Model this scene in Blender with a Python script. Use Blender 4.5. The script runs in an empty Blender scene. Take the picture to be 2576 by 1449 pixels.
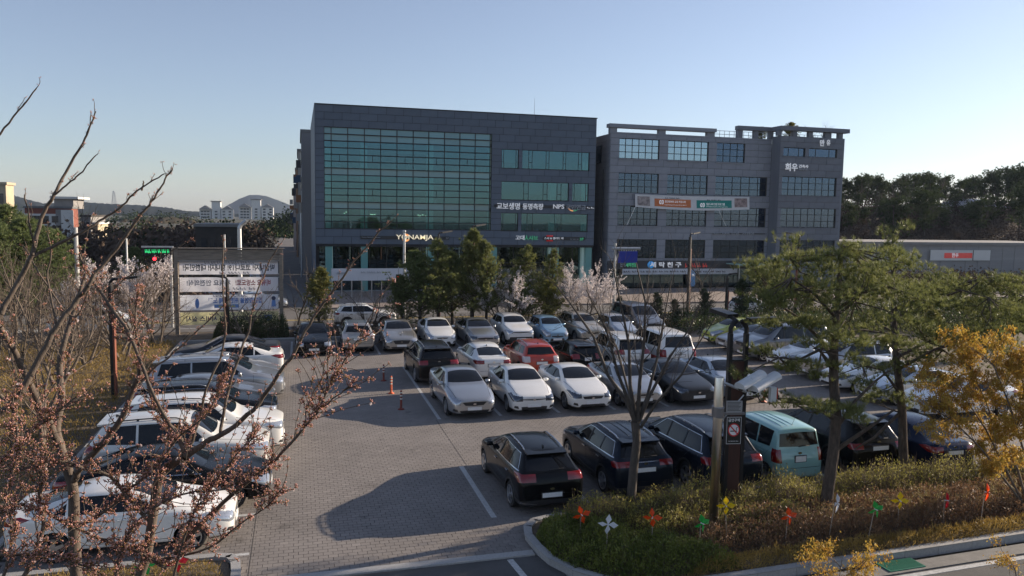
import bpy, bmesh, math, random
import numpy as np
from mathutils import Vector, Matrix, noise as mnoise
from mathutils.bvhtree import BVHTree
from math import sin, cos, tan, pi, radians, atan2, sqrt, hypot

scene = bpy.context.scene
C = scene.collection

# ------------------------------------------------------------------ camera
# World X runs along the parking rows, Y away from the viewer's building.
PITCH, ROLL, EYE, YAW, FPX = .0932, .0159, 7.4575, .2718, 1935.0
def _rot(v):
    return Vector((v[0]*cos(YAW)+v[1]*sin(YAW), -v[0]*sin(YAW)+v[1]*cos(YAW), v[2]))
_F = Vector((0, cos(PITCH), -sin(PITCH))); _U0 = Vector((0, sin(PITCH), cos(PITCH))); _R0 = Vector((1, 0, 0))
CR = _rot(_R0*cos(ROLL)+_U0*sin(ROLL)); CU = _rot(-_R0*sin(ROLL)+_U0*cos(ROLL)); CF = _rot(_F)
cam_data = bpy.data.cameras.new('camera')
cam_data.sensor_width = 36.0
cam_data.lens = 36.0*FPX/2576.0
cam_data.clip_start = .1
cam_data.clip_end = 20000
cam = bpy.data.objects.new('camera', cam_data)
C.objects.link(cam)
cam.matrix_world = Matrix(((CR.x, CU.x, -CF.x, 0), (CR.y, CU.y, -CF.y, 0), (CR.z, CU.z, -CF.z, EYE), (0, 0, 0, 1)))
scene.camera = cam

# ------------------------------------------------------------------ sky, sun, exposure
SUN_AZ, SUN_EL = radians(9.5), radians(16.6)        # azimuth from +X towards +Y
world = bpy.data.worlds.new('World'); scene.world = world; world.use_nodes = True
wn = world.node_tree.nodes; wl = world.node_tree.links
bg = wn['Background']
sky = wn.new('ShaderNodeTexSky'); sky.sky_type = 'NISHITA'; sky.sun_disc = False
sky.sun_elevation = SUN_EL; sky.sun_rotation = pi/2 - SUN_AZ
sky.altitude = 50; sky.air_density = 1.0; sky.dust_density = .35; sky.ozone_density = 3.2
soft = wn.new('ShaderNodeHueSaturation'); soft.inputs['Saturation'].default_value = .72     # thin spring haze greys the blue
tint = wn.new('ShaderNodeMix'); tint.data_type = 'RGBA'; tint.blend_type = 'MULTIPLY'; tint.inputs[0].default_value = 1; tint.inputs[7].default_value = (1.0, .97, 1.02, 1)
wl.new(sky.outputs[0], soft.inputs['Color']); wl.new(soft.outputs[0], tint.inputs[6]); wl.new(tint.outputs[2], bg.inputs[0]); bg.inputs[1].default_value = .089
sun_d = bpy.data.lights.new('sun', 'SUN'); sun_d.energy = 5.0; sun_d.angle = radians(.5); sun_d.color = (1, .84, .66)
sun = bpy.data.objects.new('sun', sun_d); C.objects.link(sun)
SUN_DIR = Vector((cos(SUN_EL)*cos(SUN_AZ), cos(SUN_EL)*sin(SUN_AZ), sin(SUN_EL)))
sun.rotation_euler = SUN_DIR.to_track_quat('Z', 'Y').to_euler()
sun.location = (60, 30, 60)
vs = scene.view_settings
vs.view_transform = 'Standard'; vs.look = 'None'; vs.exposure = .80; vs.gamma = 1.0
scene.render.engine = 'CYCLES'
cy = scene.cycles
cy.use_denoising = True
try: cy.denoiser = 'OPENIMAGEDENOISE'
except Exception: pass
cy.max_bounces = 6; cy.diffuse_bounces = 2; cy.glossy_bounces = 3; cy.transmission_bounces = 4; cy.transparent_max_bounces = 8
cy.caustics_reflective = False; cy.caustics_refractive = False; cy.sample_clamp_indirect = 4

# ------------------------------------------------------------------ helpers
def ray(px, py):
    """direction through a point of the 2576 x 1449 picture"""
    return CF + CR*((px-1288)/FPX) - CU*((py-724.5)/FPX)
def on_z(px, py, z=0.0):
    d = ray(px, py); t = (z-EYE)/d.z; return Vector((d.x*t, d.y*t, z))
def on_y(px, py, y):
    d = ray(px, py); t = y/d.y; return Vector((d.x*t, y, EYE+d.z*t))
def at_d(px, py, dist):
    d = ray(px, py); return Vector((0, 0, EYE)) + d*dist

def obj(name, me, parent=None, loc=None, rotz=0, mats=None):
    o = bpy.data.objects.new(name, me); C.objects.link(o)
    if parent is not None: o.parent = parent
    if loc is not None: o.location = loc
    if rotz: o.rotation_euler = (0, 0, rotz)
    return o
def empty(name, loc=(0, 0, 0), rotz=0):
    o = bpy.data.objects.new(name, None); C.objects.link(o); o.location = loc; o.rotation_euler = (0, 0, rotz); return o
def tag(o, label=None, cat=None, group=None, kind=None):
    if label: o['label'] = label
    if cat: o['category'] = cat
    if group: o['group'] = group
    if kind: o['kind'] = kind
    return o

class MB:
    """collects geometry for one mesh"""
    def __init__(s): s.v = []; s.f = []; s.mi = []; s.cur = 0
    def add(s, vs, fs):
        n = len(s.v); s.v.extend(tuple(p) for p in vs)
        for f in fs: s.f.append(tuple(i+n for i in f)); s.mi.append(s.cur)
        return s
    def box(s, c, d, rz=0, rx=0, ry=0):
        hx, hy, hz = d[0]/2, d[1]/2, d[2]/2
        vs = [Vector((x, y, z)) for x in (-hx, hx) for y in (-hy, hy) for z in (-hz, hz)]
        if rx or ry or rz:
            from mathutils import Euler
            m = Euler((rx, ry, rz)).to_matrix(); vs = [m @ p for p in vs]
        c = Vector(c)
        return s.add([p+c for p in vs], [(0, 1, 3, 2), (4, 6, 7, 5), (0, 4, 5, 1), (2, 3, 7, 6), (0, 2, 6, 4), (1, 5, 7, 3)])
    def b2(s, x0, x1, y0, y1, z0, z1):
        return s.box(((x0+x1)/2, (y0+y1)/2, (z0+z1)/2), (x1-x0, y1-y0, z1-z0))
    def quad(s, a, b, c, d): return s.add([a, b, c, d], [(0, 1, 2, 3)])
    def tube(s, pts, rad, n=6, cap=True):
        pts = [Vector(p) for p in pts]
        if not hasattr(rad, '__len__'): rad = [rad]*len(pts)
        vs = []; fs = []; prev = None
        for i, p in enumerate(pts):
            t = (pts[min(i+1, len(pts)-1)]-pts[max(i-1, 0)])
            if t.length < 1e-9: t = Vector((0, 0, 1))
            t.normalize()
            a = t.cross(Vector((0, 0, 1))) if prev is None else prev - t*prev.dot(t)
            if a.length < 1e-4: a = t.cross(Vector((1, 0, 0)))
            a.normalize(); prev = a; b = t.cross(a)
            for k in range(n):
                an = 2*pi*k/n; vs.append(p+(a*cos(an)+b*sin(an))*rad[i])
        for i in range(len(pts)-1):
            for k in range(n):
                k2 = (k+1) % n; fs.append((i*n+k, i*n+k2, (i+1)*n+k2, (i+1)*n+k))
        if cap:
            fs.append(tuple(range(n))[::-1]); fs.append(tuple((len(pts)-1)*n+k for k in range(n)))
        return s.add(vs, fs)
    def lathe(s, prof, c=(0, 0, 0), n=24, axis='z'):
        vs = []; fs = []; c = Vector(c)
        for (r, h) in prof:
            for k in range(n):
                an = 2*pi*k/n
                q = (r*cos(an), r*sin(an), h) if axis == 'z' else (r*cos(an), h, r*sin(an))
                vs.append(c+Vector(q))
        m = len(prof)
        for i in range(m-1):
            for k in range(n):
                k2 = (k+1) % n; fs.append((i*n+k, i*n+k2, (i+1)*n+k2, (i+1)*n+k))
        fs.append(tuple(range(n))[::-1]); fs.append(tuple((m-1)*n+k for k in range(n)))
        return s.add(vs, fs)
    def prism(s, poly, z0, z1):
        n = len(poly)
        vs = [(x, y, z0) for x, y in poly]+[(x, y, z1) for x, y in poly]
        fs = [tuple(range(n))[::-1], tuple(range(n, 2*n))]+[(i, (i+1) % n, n+(i+1) % n, n+i) for i in range(n)]
        return s.add(vs, fs)
    def mesh(s, name, mat=None, smooth=False):
        me = bpy.data.meshes.new(name); me.from_pydata(s.v, [], s.f)
        if mat is not None:
            for m in (mat if isinstance(mat, (list, tuple)) else [mat]): me.materials.append(m)
            if isinstance(mat, (list, tuple)) and len(mat) > 1: me.polygons.foreach_set('material_index', s.mi)
        if smooth: me.polygons.foreach_set('use_smooth', [True]*len(me.polygons))
        me.update(); return me
    def build(s, name, mat=None, parent=None, smooth=False, loc=None, rotz=0):
        return obj(name, s.mesh(name, mat, smooth), parent, loc, rotz)

def np_mesh(name, verts, faces, mat=None, smooth=False, mi=None):
    """fast mesh from numpy arrays; faces all of one size"""
    me = bpy.data.meshes.new(name)
    nv = len(verts); nf, k = faces.shape
    me.vertices.add(nv); me.vertices.foreach_set('co', np.asarray(verts, dtype=np.float32).ravel())
    me.loops.add(nf*k); me.loops.foreach_set('vertex_index', np.asarray(faces, dtype=np.int32).ravel())
    me.polygons.add(nf); me.polygons.foreach_set('loop_start', np.arange(0, nf*k, k, dtype=np.int32))
    if mat is not None:
        for m in (mat if isinstance(mat, (list, tuple)) else [mat]): me.materials.append(m)
    if mi is not None: me.polygons.foreach_set('material_index', np.asarray(mi, dtype=np.int32))
    me.polygons.foreach_set('use_smooth', np.full(nf, bool(smooth)))
    me.update(calc_edges=True); me.validate(); return me

def copy_tree(o, parent=None):
    c = o.copy(); C.objects.link(c)
    if parent is not None: c.parent = parent
    for ch in o.children: copy_tree(ch, c)
    return c

# ------------------------------------------------------------------ materials
_mats = {}
def mat(name, col, rough=.6, metal=0.0, var=0.0, scale=8.0, bump=0.0, bscale=40.0, coat=0.0, spec=.5, col2=None, objvar=0.0, detail=4.0, stretch=None, trans=0.0, emit=None, estr=0.0):
    """procedural Principled material: colour, noise variation, per-object variation, fine relief"""
    if name in _mats: return _mats[name]
    m = bpy.data.materials.new(name); m.use_nodes = True
    nt = m.node_tree; N = nt.nodes; K = nt.links; b = N['Principled BSDF']
    b.inputs['Roughness'].default_value = rough; b.inputs['Metallic'].default_value = metal
    b.inputs['Specular IOR Level'].default_value = spec
    b.inputs['Coat Weight'].default_value = coat; b.inputs['Coat Roughness'].default_value = .06
    b.inputs['Base Color'].default_value = (*col, 1)
    m.diffuse_color = (*col, 1)
    if trans: b.inputs['Transmission Weight'].default_value = trans
    if emit: b.inputs['Emission Color'].default_value = (*emit, 1); b.inputs['Emission Strength'].default_value = estr
    tc = None
    if var or bump:
        tc = N.new('ShaderNodeTexCoord'); src = tc.outputs['Object']
        if stretch:
            mp = N.new('ShaderNodeMapping'); mp.inputs['Scale'].default_value = stretch; K.new(src, mp.inputs[0]); src = mp.outputs[0]
    csock = None
    if var:
        nz = N.new('ShaderNodeTexNoise'); nz.inputs['Scale'].default_value = scale; nz.inputs['Detail'].default_value = detail; nz.inputs['Roughness'].default_value = .62
        K.new(src, nz.inputs['Vector'])
        rp = N.new('ShaderNodeValToRGB'); c2 = col2 if col2 else tuple(min(1, c*(1+var)) for c in col)
        c1 = col if col2 else tuple(c*(1-var) for c in col)
        rp.color_ramp.elements[0].color = (*c1, 1); rp.color_ramp.elements[1].color = (*c2, 1)
        rp.color_ramp.elements[0].position = .3; rp.color_ramp.elements[1].position = .7
        K.new(nz.outputs[0], rp.inputs[0]); csock = rp.outputs[0]
    if objvar:
        oi = N.new('ShaderNodeObjectInfo'); hs = N.new('ShaderNodeHueSaturation')
        mr = N.new('ShaderNodeMapRange'); mr.inputs['To Min'].default_value = 1-objvar; mr.inputs['To Max'].default_value = 1+objvar
        K.new(oi.outputs['Random'], mr.inputs[0]); K.new(mr.outputs[0], hs.inputs['Value'])
        if csock: K.new(csock, hs.inputs['Color'])
        else: hs.inputs['Color'].default_value = (*col, 1)
        csock = hs.outputs[0]
    if csock: K.new(csock, b.inputs['Base Color'])
    if bump:
        n2 = N.new('ShaderNodeTexNoise'); n2.inputs['Scale'].default_value = bscale; n2.inputs['Detail'].default_value = 3
        K.new(src, n2.inputs['Vector'])
        bp = N.new('ShaderNodeBump'); bp.inputs['Strength'].default_value = bump; bp.inputs['Distance'].default_value = .02
        K.new(n2.outputs[0], bp.inputs['Height']); K.new(bp.outputs[0], b.inputs['Normal'])
    _mats[name] = m
    return m

def leaf_mat(name, col, col2, rough=.55, translucent=.35, scale=1.5, spec=.35):
    """foliage: two greens mixed by place, some light passing through"""
    if name in _mats: return _mats[name]
    m = bpy.data.materials.new(name); m.use_nodes = True
    nt = m.node_tree; N = nt.nodes; K = nt.links; b = N['Principled BSDF']; out = N['Material Output']
    tc = N.new('ShaderNodeTexCoord'); nz = N.new('ShaderNodeTexNoise'); nz.inputs['Scale'].default_value = scale; nz.inputs['Detail'].default_value = 6
    nz.inputs['Roughness'].default_value = .75
    K.new(tc.outputs['Object'], nz.inputs['Vector'])
    rp = N.new('ShaderNodeValToRGB'); rp.color_ramp.elements[0].color = (*col, 1); rp.color_ramp.elements[1].color = (*col2, 1)
    rp.color_ramp.elements[0].position = .35; rp.color_ramp.elements[1].position = .65
    K.new(nz.outputs[0], rp.inputs[0]); K.new(rp.outputs[0], b.inputs['Base Color'])
    b.inputs['Roughness'].default_value = rough; b.inputs['Specular IOR Level'].default_value = spec
    tl = N.new('ShaderNodeBsdfTranslucent'); K.new(rp.outputs[0], tl.inputs['Color'])
    mx = N.new('ShaderNodeMixShader'); mx.inputs[0].default_value = translucent
    K.new(b.outputs[0], mx.inputs[1]); K.new(tl.outputs[0], mx.inputs[2]); K.new(mx.outputs[0], out.inputs['Surface'])
    m.diffuse_color = (*col, 1)
    _mats[name] = m
    return m

def window_glass(name, tint, refl=.16, rough=.02, gloss=(.66, .93, 1)):
    """a pane: tinted see-through glass with a coated, mirror-like face"""
    if name in _mats: return _mats[name]
    m = bpy.data.materials.new(name); m.use_nodes = True
    nt = m.node_tree; N = nt.nodes; K = nt.links; out = N['Material Output']; N.remove(N['Principled BSDF'])
    tr = N.new('ShaderNodeBsdfTransparent'); tr.inputs[0].default_value = (*tint, 1)
    gl = N.new('ShaderNodeBsdfGlossy'); gl.inputs['Roughness'].default_value = rough; gl.inputs[0].default_value = (*gloss, 1)
    fr = N.new('ShaderNodeFresnel'); fr.inputs[0].default_value = 1.5
    ad = N.new('ShaderNodeMath'); ad.operation = 'ADD'; ad.inputs[1].default_value = refl; ad.use_clamp = True
    K.new(fr.outputs[0], ad.inputs[0])
    mx = N.new('ShaderNodeMixShader'); K.new(ad.outputs[0], mx.inputs[0]); K.new(tr.outputs[0], mx.inputs[1]); K.new(gl.outputs[0], mx.inputs[2])
    tc = N.new('ShaderNodeTexCoord'); nz = N.new('ShaderNodeTexNoise'); nz.inputs['Scale'].default_value = .5
    K.new(tc.outputs['Object'], nz.inputs['Vector'])
    bp = N.new('ShaderNodeBump'); bp.inputs['Strength'].default_value = .05; bp.inputs['Distance'].default_value = .05
    K.new(nz.outputs[0], bp.inputs['Height']); K.new(bp.outputs[0], gl.inputs['Normal'])
    K.new(mx.outputs[0], out.inputs['Surface'])
    m.diffuse_color = (*tint, 1); _mats[name] = m
    return m

_tmp = bpy.data.scenes.new('workbench')
def bake(o):
    """evaluated copy of a single object, worked out away from the big scene"""
    _tmp.collection.objects.link(o); vl = _tmp.view_layers[0]; vl.update()
    me = bpy.data.meshes.new_from_object(o.evaluated_get(vl.depsgraph)); _tmp.collection.objects.unlink(o); return me
def words_mesh(n, m_, mirror=False, seed=0):
    """a line of print too small to read: n little word-blocks in a 1 x 1 field"""
    rr = random.Random(seed+n); q = MB(); x = 0.0
    for i in range(n):
        for k in range(rr.randint(2, 4)):
            wd = rr.uniform(.5, .9); h0 = rr.uniform(0, .3); q.b2(x, x+wd*.35, -.004, .004, h0, 1); q.b2(x+wd*.45, x+wd, -.0035, .0035, rr.uniform(0, .2), rr.uniform(.4, .6)); x += wd+.25
        x += .6
    return q.mesh('lettering', m_)
def text_mesh(body, size=1.0, extrude=.02, bold=.0, align='CENTER', mirror=False, mat_=None, spacing=1.0):
    if body.startswith('~'): return words_mesh(int(body[1:]), mat_, mirror)
    cu = bpy.data.curves.new('lettering', 'FONT'); cu.body = body; cu.size = size; cu.extrude = extrude; cu.offset = bold*size
    cu.align_x = align; cu.align_y = 'CENTER'; cu.space_character = spacing; cu.resolution_u = 2
    o = bpy.data.objects.new('lettering', cu); me = bake(o)
    bpy.data.objects.remove(o); bpy.data.curves.remove(cu)
    # stand it up: text plane -> XZ, reading from -Y
    me.transform(Matrix(((-1 if mirror else 1, 0, 0, 0), (0, 0, -1, 0), (0, 1, 0, 0), (0, 0, 0, 1))))
    if mirror: me.flip_normals()
    me.materials.clear()
    if mat_: me.materials.append(mat_)
    me.name = 'lettering'
    return me
# ------------------------------------------------------------------ the setting: ground, lot, roads, kerbs, beds
M_SOIL = mat('soil', (.13, .10, .07), rough=.95, var=.35, scale=3, bump=.5, bscale=25)
M_EARTH = mat('far ground', (.075, .062, .042), rough=.95, var=.35, scale=.02, col2=(.05, .055, .03))
M_ASPH = mat('asphalt', (.085, .082, .08), rough=.9, var=.22, scale=1.2, bump=.35, bscale=160, detail=8)
M_ASPH2 = mat('worn asphalt', (.13, .12, .112), rough=.9, var=.2, scale=.35, bump=.3, bscale=120, detail=8)
M_CONC = mat('concrete', (.30, .29, .27), rough=.85, var=.2, scale=4, bump=.3, bscale=60)
M_GRANITE = mat('granite kerb', (.34, .335, .325), rough=.75, var=.16, scale=22, bump=.25, bscale=90, objvar=.08)
M_WALK = mat('sidewalk paving', (.27, .22, .19), rough=.9, var=.2, scale=1.5)
M_LINE = mat('line paint', (.47, .47, .46), rough=.7, var=.28, scale=14, bump=.15)
M_JOINT = mat('joint sand', (.05, .045, .042), rough=1.0, var=.3, scale=30)

def paver_material(name, base, alt):
    m = bpy.data.materials.new(name); m.use_nodes = True; nt = m.node_tree; N = nt.nodes; K = nt.links; b = N['Principled BSDF']
    geo = N.new('ShaderNodeNewGeometry'); oi = N.new('ShaderNodeObjectInfo'); ad = N.new('ShaderNodeMath'); ad.operation = 'ADD'
    K.new(geo.outputs['Random Per Island'], ad.inputs[0]); K.new(oi.outputs['Random'], ad.inputs[1])
    fr = N.new('ShaderNodeMath'); fr.operation = 'FRACT'; K.new(ad.outputs[0], fr.inputs[0])
    rp = N.new('ShaderNodeValToRGB'); e = rp.color_ramp.elements
    e[0].color = (*[c*.90 for c in base], 1); e[1].color = (*[c*1.08 for c in base], 1)
    q = e.new(.5); q.color = (*base, 1); q = e.new(.90); q.color = (*alt, 1)
    K.new(fr.outputs[0], rp.inputs[0])
    tc = N.new('ShaderNodeNewGeometry'); nz = N.new('ShaderNodeTexNoise'); nz.inputs['Scale'].default_value = .45; nz.inputs['Detail'].default_value = 7; nz.inputs['Roughness'].default_value = .6
    K.new(tc.outputs['Position'], nz.inputs['Vector'])
    mr = N.new('ShaderNodeMapRange'); mr.inputs['From Min'].default_value = .3; mr.inputs['From Max'].default_value = .7; mr.inputs['To Min'].default_value = .82; mr.inputs['To Max'].default_value = 1.12
    K.new(nz.outputs[0], mr.inputs[0])
    n3 = N.new('ShaderNodeTexNoise'); n3.inputs['Scale'].default_value = 90; n3.inputs['Detail'].default_value = 2; K.new(tc.outputs['Position'], n3.inputs['Vector'])
    m3 = N.new('ShaderNodeMapRange'); m3.inputs['From Min'].default_value = .3; m3.inputs['From Max'].default_value = .7; m3.inputs['To Min'].default_value = .88; m3.inputs['To Max'].default_value = 1.1; K.new(n3.outputs[0], m3.inputs[0])
    m0 = N.new('ShaderNodeMath'); m0.operation = 'MULTIPLY'; K.new(mr.outputs[0], m0.inputs[0]); K.new(m3.outputs[0], m0.inputs[1])
    n4 = N.new('ShaderNodeTexNoise'); n4.inputs['Scale'].default_value = 1.7; n4.inputs['Detail'].default_value = 4; K.new(tc.outputs['Position'], n4.inputs['Vector'])     # oil drips and worn patches
    m4 = N.new('ShaderNodeMapRange'); m4.inputs['From Min'].default_value = .62; m4.inputs['From Max'].default_value = .74; m4.inputs['To Min'].default_value = 1; m4.inputs['To Max'].default_value = .72; K.new(n4.outputs[0], m4.inputs[0])
    mm = N.new('ShaderNodeMath'); mm.operation = 'MULTIPLY'; K.new(m0.outputs[0], mm.inputs[0]); K.new(m4.outputs[0], mm.inputs[1])
    mx = N.new('ShaderNodeVectorMath'); mx.operation = 'SCALE'; K.new(rp.outputs[0], mx.inputs[0]); K.new(mm.outputs[0], mx.inputs['Scale'])
    K.new(mx.outputs[0], b.inputs['Base Color']); b.inputs['Roughness'].default_value = .85; b.inputs['Specular IOR Level'].default_value = .3
    bp = N.new('ShaderNodeBump'); bp.inputs['Strength'].default_value = .25; bp.inputs['Distance'].default_value = .004; K.new(n3.outputs[0], bp.inputs['Height']); K.new(bp.outputs[0], b.inputs['Normal'])
    m.diffuse_color = (*base, 1); return m
M_PAVER = paver_material('paving block', (.245, .222, .205), (.222, .20, .185))

# the ground: one sheet out to the horizon, the lot standing half a metre above the street
us = [-4000, -1200, -400, -150, -60, -30, -10, 0, 30, 60, 110, 250, 800, 4000]
vsl = [-600, -60, 10, 30, 50.0, 51.6, 70, 100, 160, 300, 700, 1500, 6000]
gv = []; gf = []
for j, v in enumerate(vsl):
    for i, u in enumerate(us):
        z = -.10 if v <= 50 else -.66
        gv.append((u, v, z))
for j in range(len(vsl)-1):
    for i in range(len(us)-1):
        a = j*len(us)+i; gf.append((a, a+1, a+1+len(us), a+len(us)))
m_ = MB(); m_.add(gv, gf)
tag(m_.build('ground', M_EARTH), kind='structure')

# paved lot with its blocks
LU0, LU1, LV0, LV1 = -6.15, 27.9, 15.92, 46.3
lot = MB().b2(LU0, LU1, LV0, LV1, -.09, -.022).build('parking_lot', M_JOINT); tag(lot, kind='structure')
def block_arrays(cu, cv, du, dv, tilt):
    """paving blocks with open joints between them"""
    n = len(cu); jg = .0045
    hx, hy = du/2-jg, dv/2-jg
    base = np.array([(-hx, -hy), (hx, -hy), (hx, hy), (-hx, hy)])
    V = np.zeros((n, 8, 3), dtype=np.float32)
    for k in range(4):
        V[:, k, 0] = cu+base[k, 0]; V[:, k, 1] = cv+base[k, 1]; V[:, k, 2] = -.03
        V[:, 4+k, 0] = cu+base[k, 0]; V[:, 4+k, 1] = cv+base[k, 1]; V[:, 4+k, 2] = tilt
    f = [(k, (k+1) % 4, 4+(k+1) % 4, 4+k) for k in range(4)]+[(4, 5, 6, 7)]; f = np.array(f, dtype=np.int32)
    F = (f[None, :, :]+(np.arange(n, dtype=np.int32)*8)[:, None, None]).reshape(-1, 4)
    return V.reshape(-1, 3), F
rng = np.random.default_rng(5)
BU, BV = .21, .155
rows = int((LV1-LV0)/BV); cu = []; cv = []
for r in range(rows):
    off = (r % 2)*BU/2
    xs = np.arange(LU0+off+BU/2, LU1-BU/2+.001, BU)
    cu.append(xs); cv.append(np.full(len(xs), LV0+(r+.5)*BV))
cu = np.concatenate(cu); cv = np.concatenate(cv)
# blocks nobody could see (far outside the view) are left off
dirx = cu*CR.x+cv*CR.y; diry = cu*CF.x+cv*CF.y
keep = (np.abs(dirx)/diry < .72); cu, cv = cu[keep], cv[keep]
cu = cu+rng.normal(0, .0012, len(cu)); cv = cv+rng.normal(0, .0012, len(cv)); tz = rng.normal(0, .0007, len(cu))
dist = np.hypot(cu, cv); sx = (cu*CR.x+cv*CR.y)/(cu*CF.x+cv*CF.y)
open_ = (np.abs(sx) < .6) & (cu > -1.2) & (cu < 4.8) & (cv < 19)
cand = np.where(open_)[0]; near = cand[np.argsort(dist[cand])][:290]
far = np.ones(len(cu), dtype=bool); far[near] = False
V, F = block_arrays(cu[far], cv[far], BU, BV, tz[far])
tag(obj('paving_blocks', np_mesh('paving_blocks', V, F, M_PAVER), lot), kind='stuff')
V1, F1 = block_arrays(np.zeros(1), np.zeros(1), BU, BV, np.zeros(1)); one = np_mesh('paver', V1, F1, M_PAVER)
for i in near: obj('paver', one, lot, (float(cu[i]), float(cv[i]), float(tz[i])))
# seams where the block fields meet
for u0, v0, v1 in ((-1.06, 16.0, 40.6), (4.80, 21.95, 27.25)):
    MB().b2(u0-.008, u0+.008, v0, v1, -.004, .0025).build('seam', M_JOINT, lot)

# bay lines
def pline(x0, x1, y0, y1, z=.005, name='parking_line', parent=None):
    o = MB().b2(x0, x1, y0, y1, z-.004, z).build(name, M_LINE, parent if parent else lot); return o
for u in (4.93, 7.26, 9.56, 11.86, 14.16, 16.46, 18.76): pline(u-.06, u+.06, 27.3, 37.4)
for u in (4.62, 7.25, 9.95, 12.40, 14.85, 17.35, 19.8): pline(u-.07, u+.07, 17.9, 21.9)
for u in (-.4, 1.9, 4.15, 6.45, 8.85, 11.1, 13.3, 15.5, 17.8, 20.1): pline(u-.06, u+.06, 40.9, 45.9)
for i in range(11): v = 17.15+2.3*i; pline(-6.0, -1.1, v-.06, v+.06)
for i in range(9): v = 22.4+2.35*i; pline(22.9, 27.6, v-.06, v+.06)

def kerb_run(path, w=.16, h=.14, name='kerb', z0=-.08, step=1.0):
    """granite kerb stones laid along a path, each stone its own piece"""
    root = empty(name, (0, 0, 0)); tag(root, kind='structure')
    pts = [Vector((x, y, 0)) for x, y in path]
    seg = [];
    for a, b in zip(pts, pts[1:]):
        L = (b-a).length; n = max(1, round(L/step))
        for i in range(n): seg.append((a.lerp(b, i/n), a.lerp(b, (i+1)/n)))
    for a, b in seg:
        d = (b-a); L = d.length; t = d.normalized(); nrm = Vector((-t.y, t.x, 0)); ch = .025
        q = MB(); g = .004
        prof = [(0, z0), (0, h-ch), (ch, h), (w-ch*.4, h), (w, h-ch*.4), (w, z0)]
        vs_ = [a+t*g+nrm*p[0]+Vector((0, 0, p[1])) for p in prof]+[b-t*g+nrm*p[0]+Vector((0, 0, p[1])) for p in prof]
        m = len(prof); fs_ = [(i, i+1, m+i+1, m+i)[::-1] for i in range(m-1)]+[tuple(range(m)), tuple(range(2*m-1, m-1, -1))]
        q.add(vs_, fs_).build('kerb_stone', M_GRANITE, root)
    return root
BED = [(5.02, 16.2), (5.0, 16.75), (5.12, 17.15), (5.45, 17.45), (6.0, 17.55)]
left_curve = [(8.2, 13.42), (7.2, 13.45), (6.5, 13.62), (5.9, 13.98), (5.45, 14.5), (5.15, 15.15), (5.03, 15.8), (5.0, 16.45), (5.12, 16.95), (5.42, 17.3), (5.9, 17.45)]
front_edge = [(28, 14.25), (20, 13.92), (14, 13.66), (8.2, 13.42)]
kerb_run(front_edge+left_curve[1:]+[(9, 17.5), (15, 17.5), (24, 17.5)][0:], name='kerb', w=-.16)
kerb_run([(-9, 17.02), (-1.75, 17.02), (-1.42, 16.92), (-1.27, 16.6), (-1.22, 16.1), (-1.1, 13.0), (-1.0, 9)], name='kerb', w=-.16)
kerb_run([(-6.3, 17.1), (-6.3, 46.5)], name='kerb', w=.16)
kerb_run([(-6.3, 46.45), (28, 46.45)], name='kerb', w=.16)
kerb_run([(28.05, 46.4), (28.05, 17.6)], name='kerb', w=.16)

# planting beds (soil sheets)
def sheet(name, poly, z, m, kind='structure'):
    q = MB(); q.prism(poly, z-.12, z); return tag(q.build(name, m), kind=kind)
sheet('planting_bed', [(x, y+.12) for x, y in front_edge[1:]]+[(x+.13, y) for x, y in left_curve[1:-1]]+[(5.95, 17.34), (24, 17.34)], .09, M_SOIL)
sheet('planting_bed', [(-14, 6), (-1.2, 8.8), (-1.28, 13), (-1.4, 16.1), (-1.5, 16.7), (-1.85, 16.86), (-14, 16.86)], .07, M_SOIL)
sheet('planting_bed', [(-60, 16.95), (-6.46, 17.2), (-6.46, 50.4), (-60, 50.4)], .06, M_SOIL)
sheet('planting_bed', [(-6.4, 46.62), (60, 46.62), (60, 50.3), (-6.4, 50.3)], .05, M_SOIL)
sheet('planting_bed', [(28.22, 13.5), (70, 15.5), (70, 46.5), (28.22, 46.5)], .055, M_SOIL)

# near road, entrance and gutter
tag(MB().b2(-1.02, 5.35, 6, 15.66, -.09, -.03).build('driveway', M_ASPH), kind='structure')
tag(MB().b2(-1.0, 5.0, 15.67, 15.91, -.09, .004).build('driveway_edging', M_GRANITE), kind='structure')
q = MB(); q.prism([(-60, 2), (60, 4.6), (60, 14.9), (28, 13.62), (8.2, 12.80), (6.9, 12.84), (5.35, 12.95), (5.34, 6.2), (-1.03, 6.2), (-1.03, 2.5)], -.085, -.036); tag(q.build('road', M_ASPH), kind='structure')  # dark asphalt here carries the shade over the near road in its colour
q = MB(); q.prism([(28, 13.66), (28, 14.06), (20, 13.74), (14, 13.48), (8.2, 13.24), (7.2, 13.27), (6.4, 13.45), (5.8, 13.8), (5.37, 14.3), (5.37, 12.98), (6.9, 12.87), (8.2, 12.83)], -.08, -.018); tag(q.build('gutter', mat('gutter concrete', (.19, .182, .17), rough=.85, var=.2, scale=4, bump=.3, bscale=60)), kind='structure')  # concrete darkened too: shade along the road put into the tone
q = MB(); q.prism([(8.2, 12.62), (28, 13.42), (28, 13.56), (8.2, 12.76)], -.04, -.026); tag(q.build('road_line', M_LINE), kind='structure')
a_, b_ = on_z(1283, 1408, -.03), on_z(1322, 1455, -.03); d_ = (b_-a_).normalized(); n_ = Vector((-d_.y, d_.x, 0))*.07
q = MB(); q.prism([(p.x, p.y) for p in (a_-n_, b_+d_*2-n_, b_+d_*2+n_, a_+n_)], -.04, -.024); tag(q.build('road_line', M_LINE), kind='structure')
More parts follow.
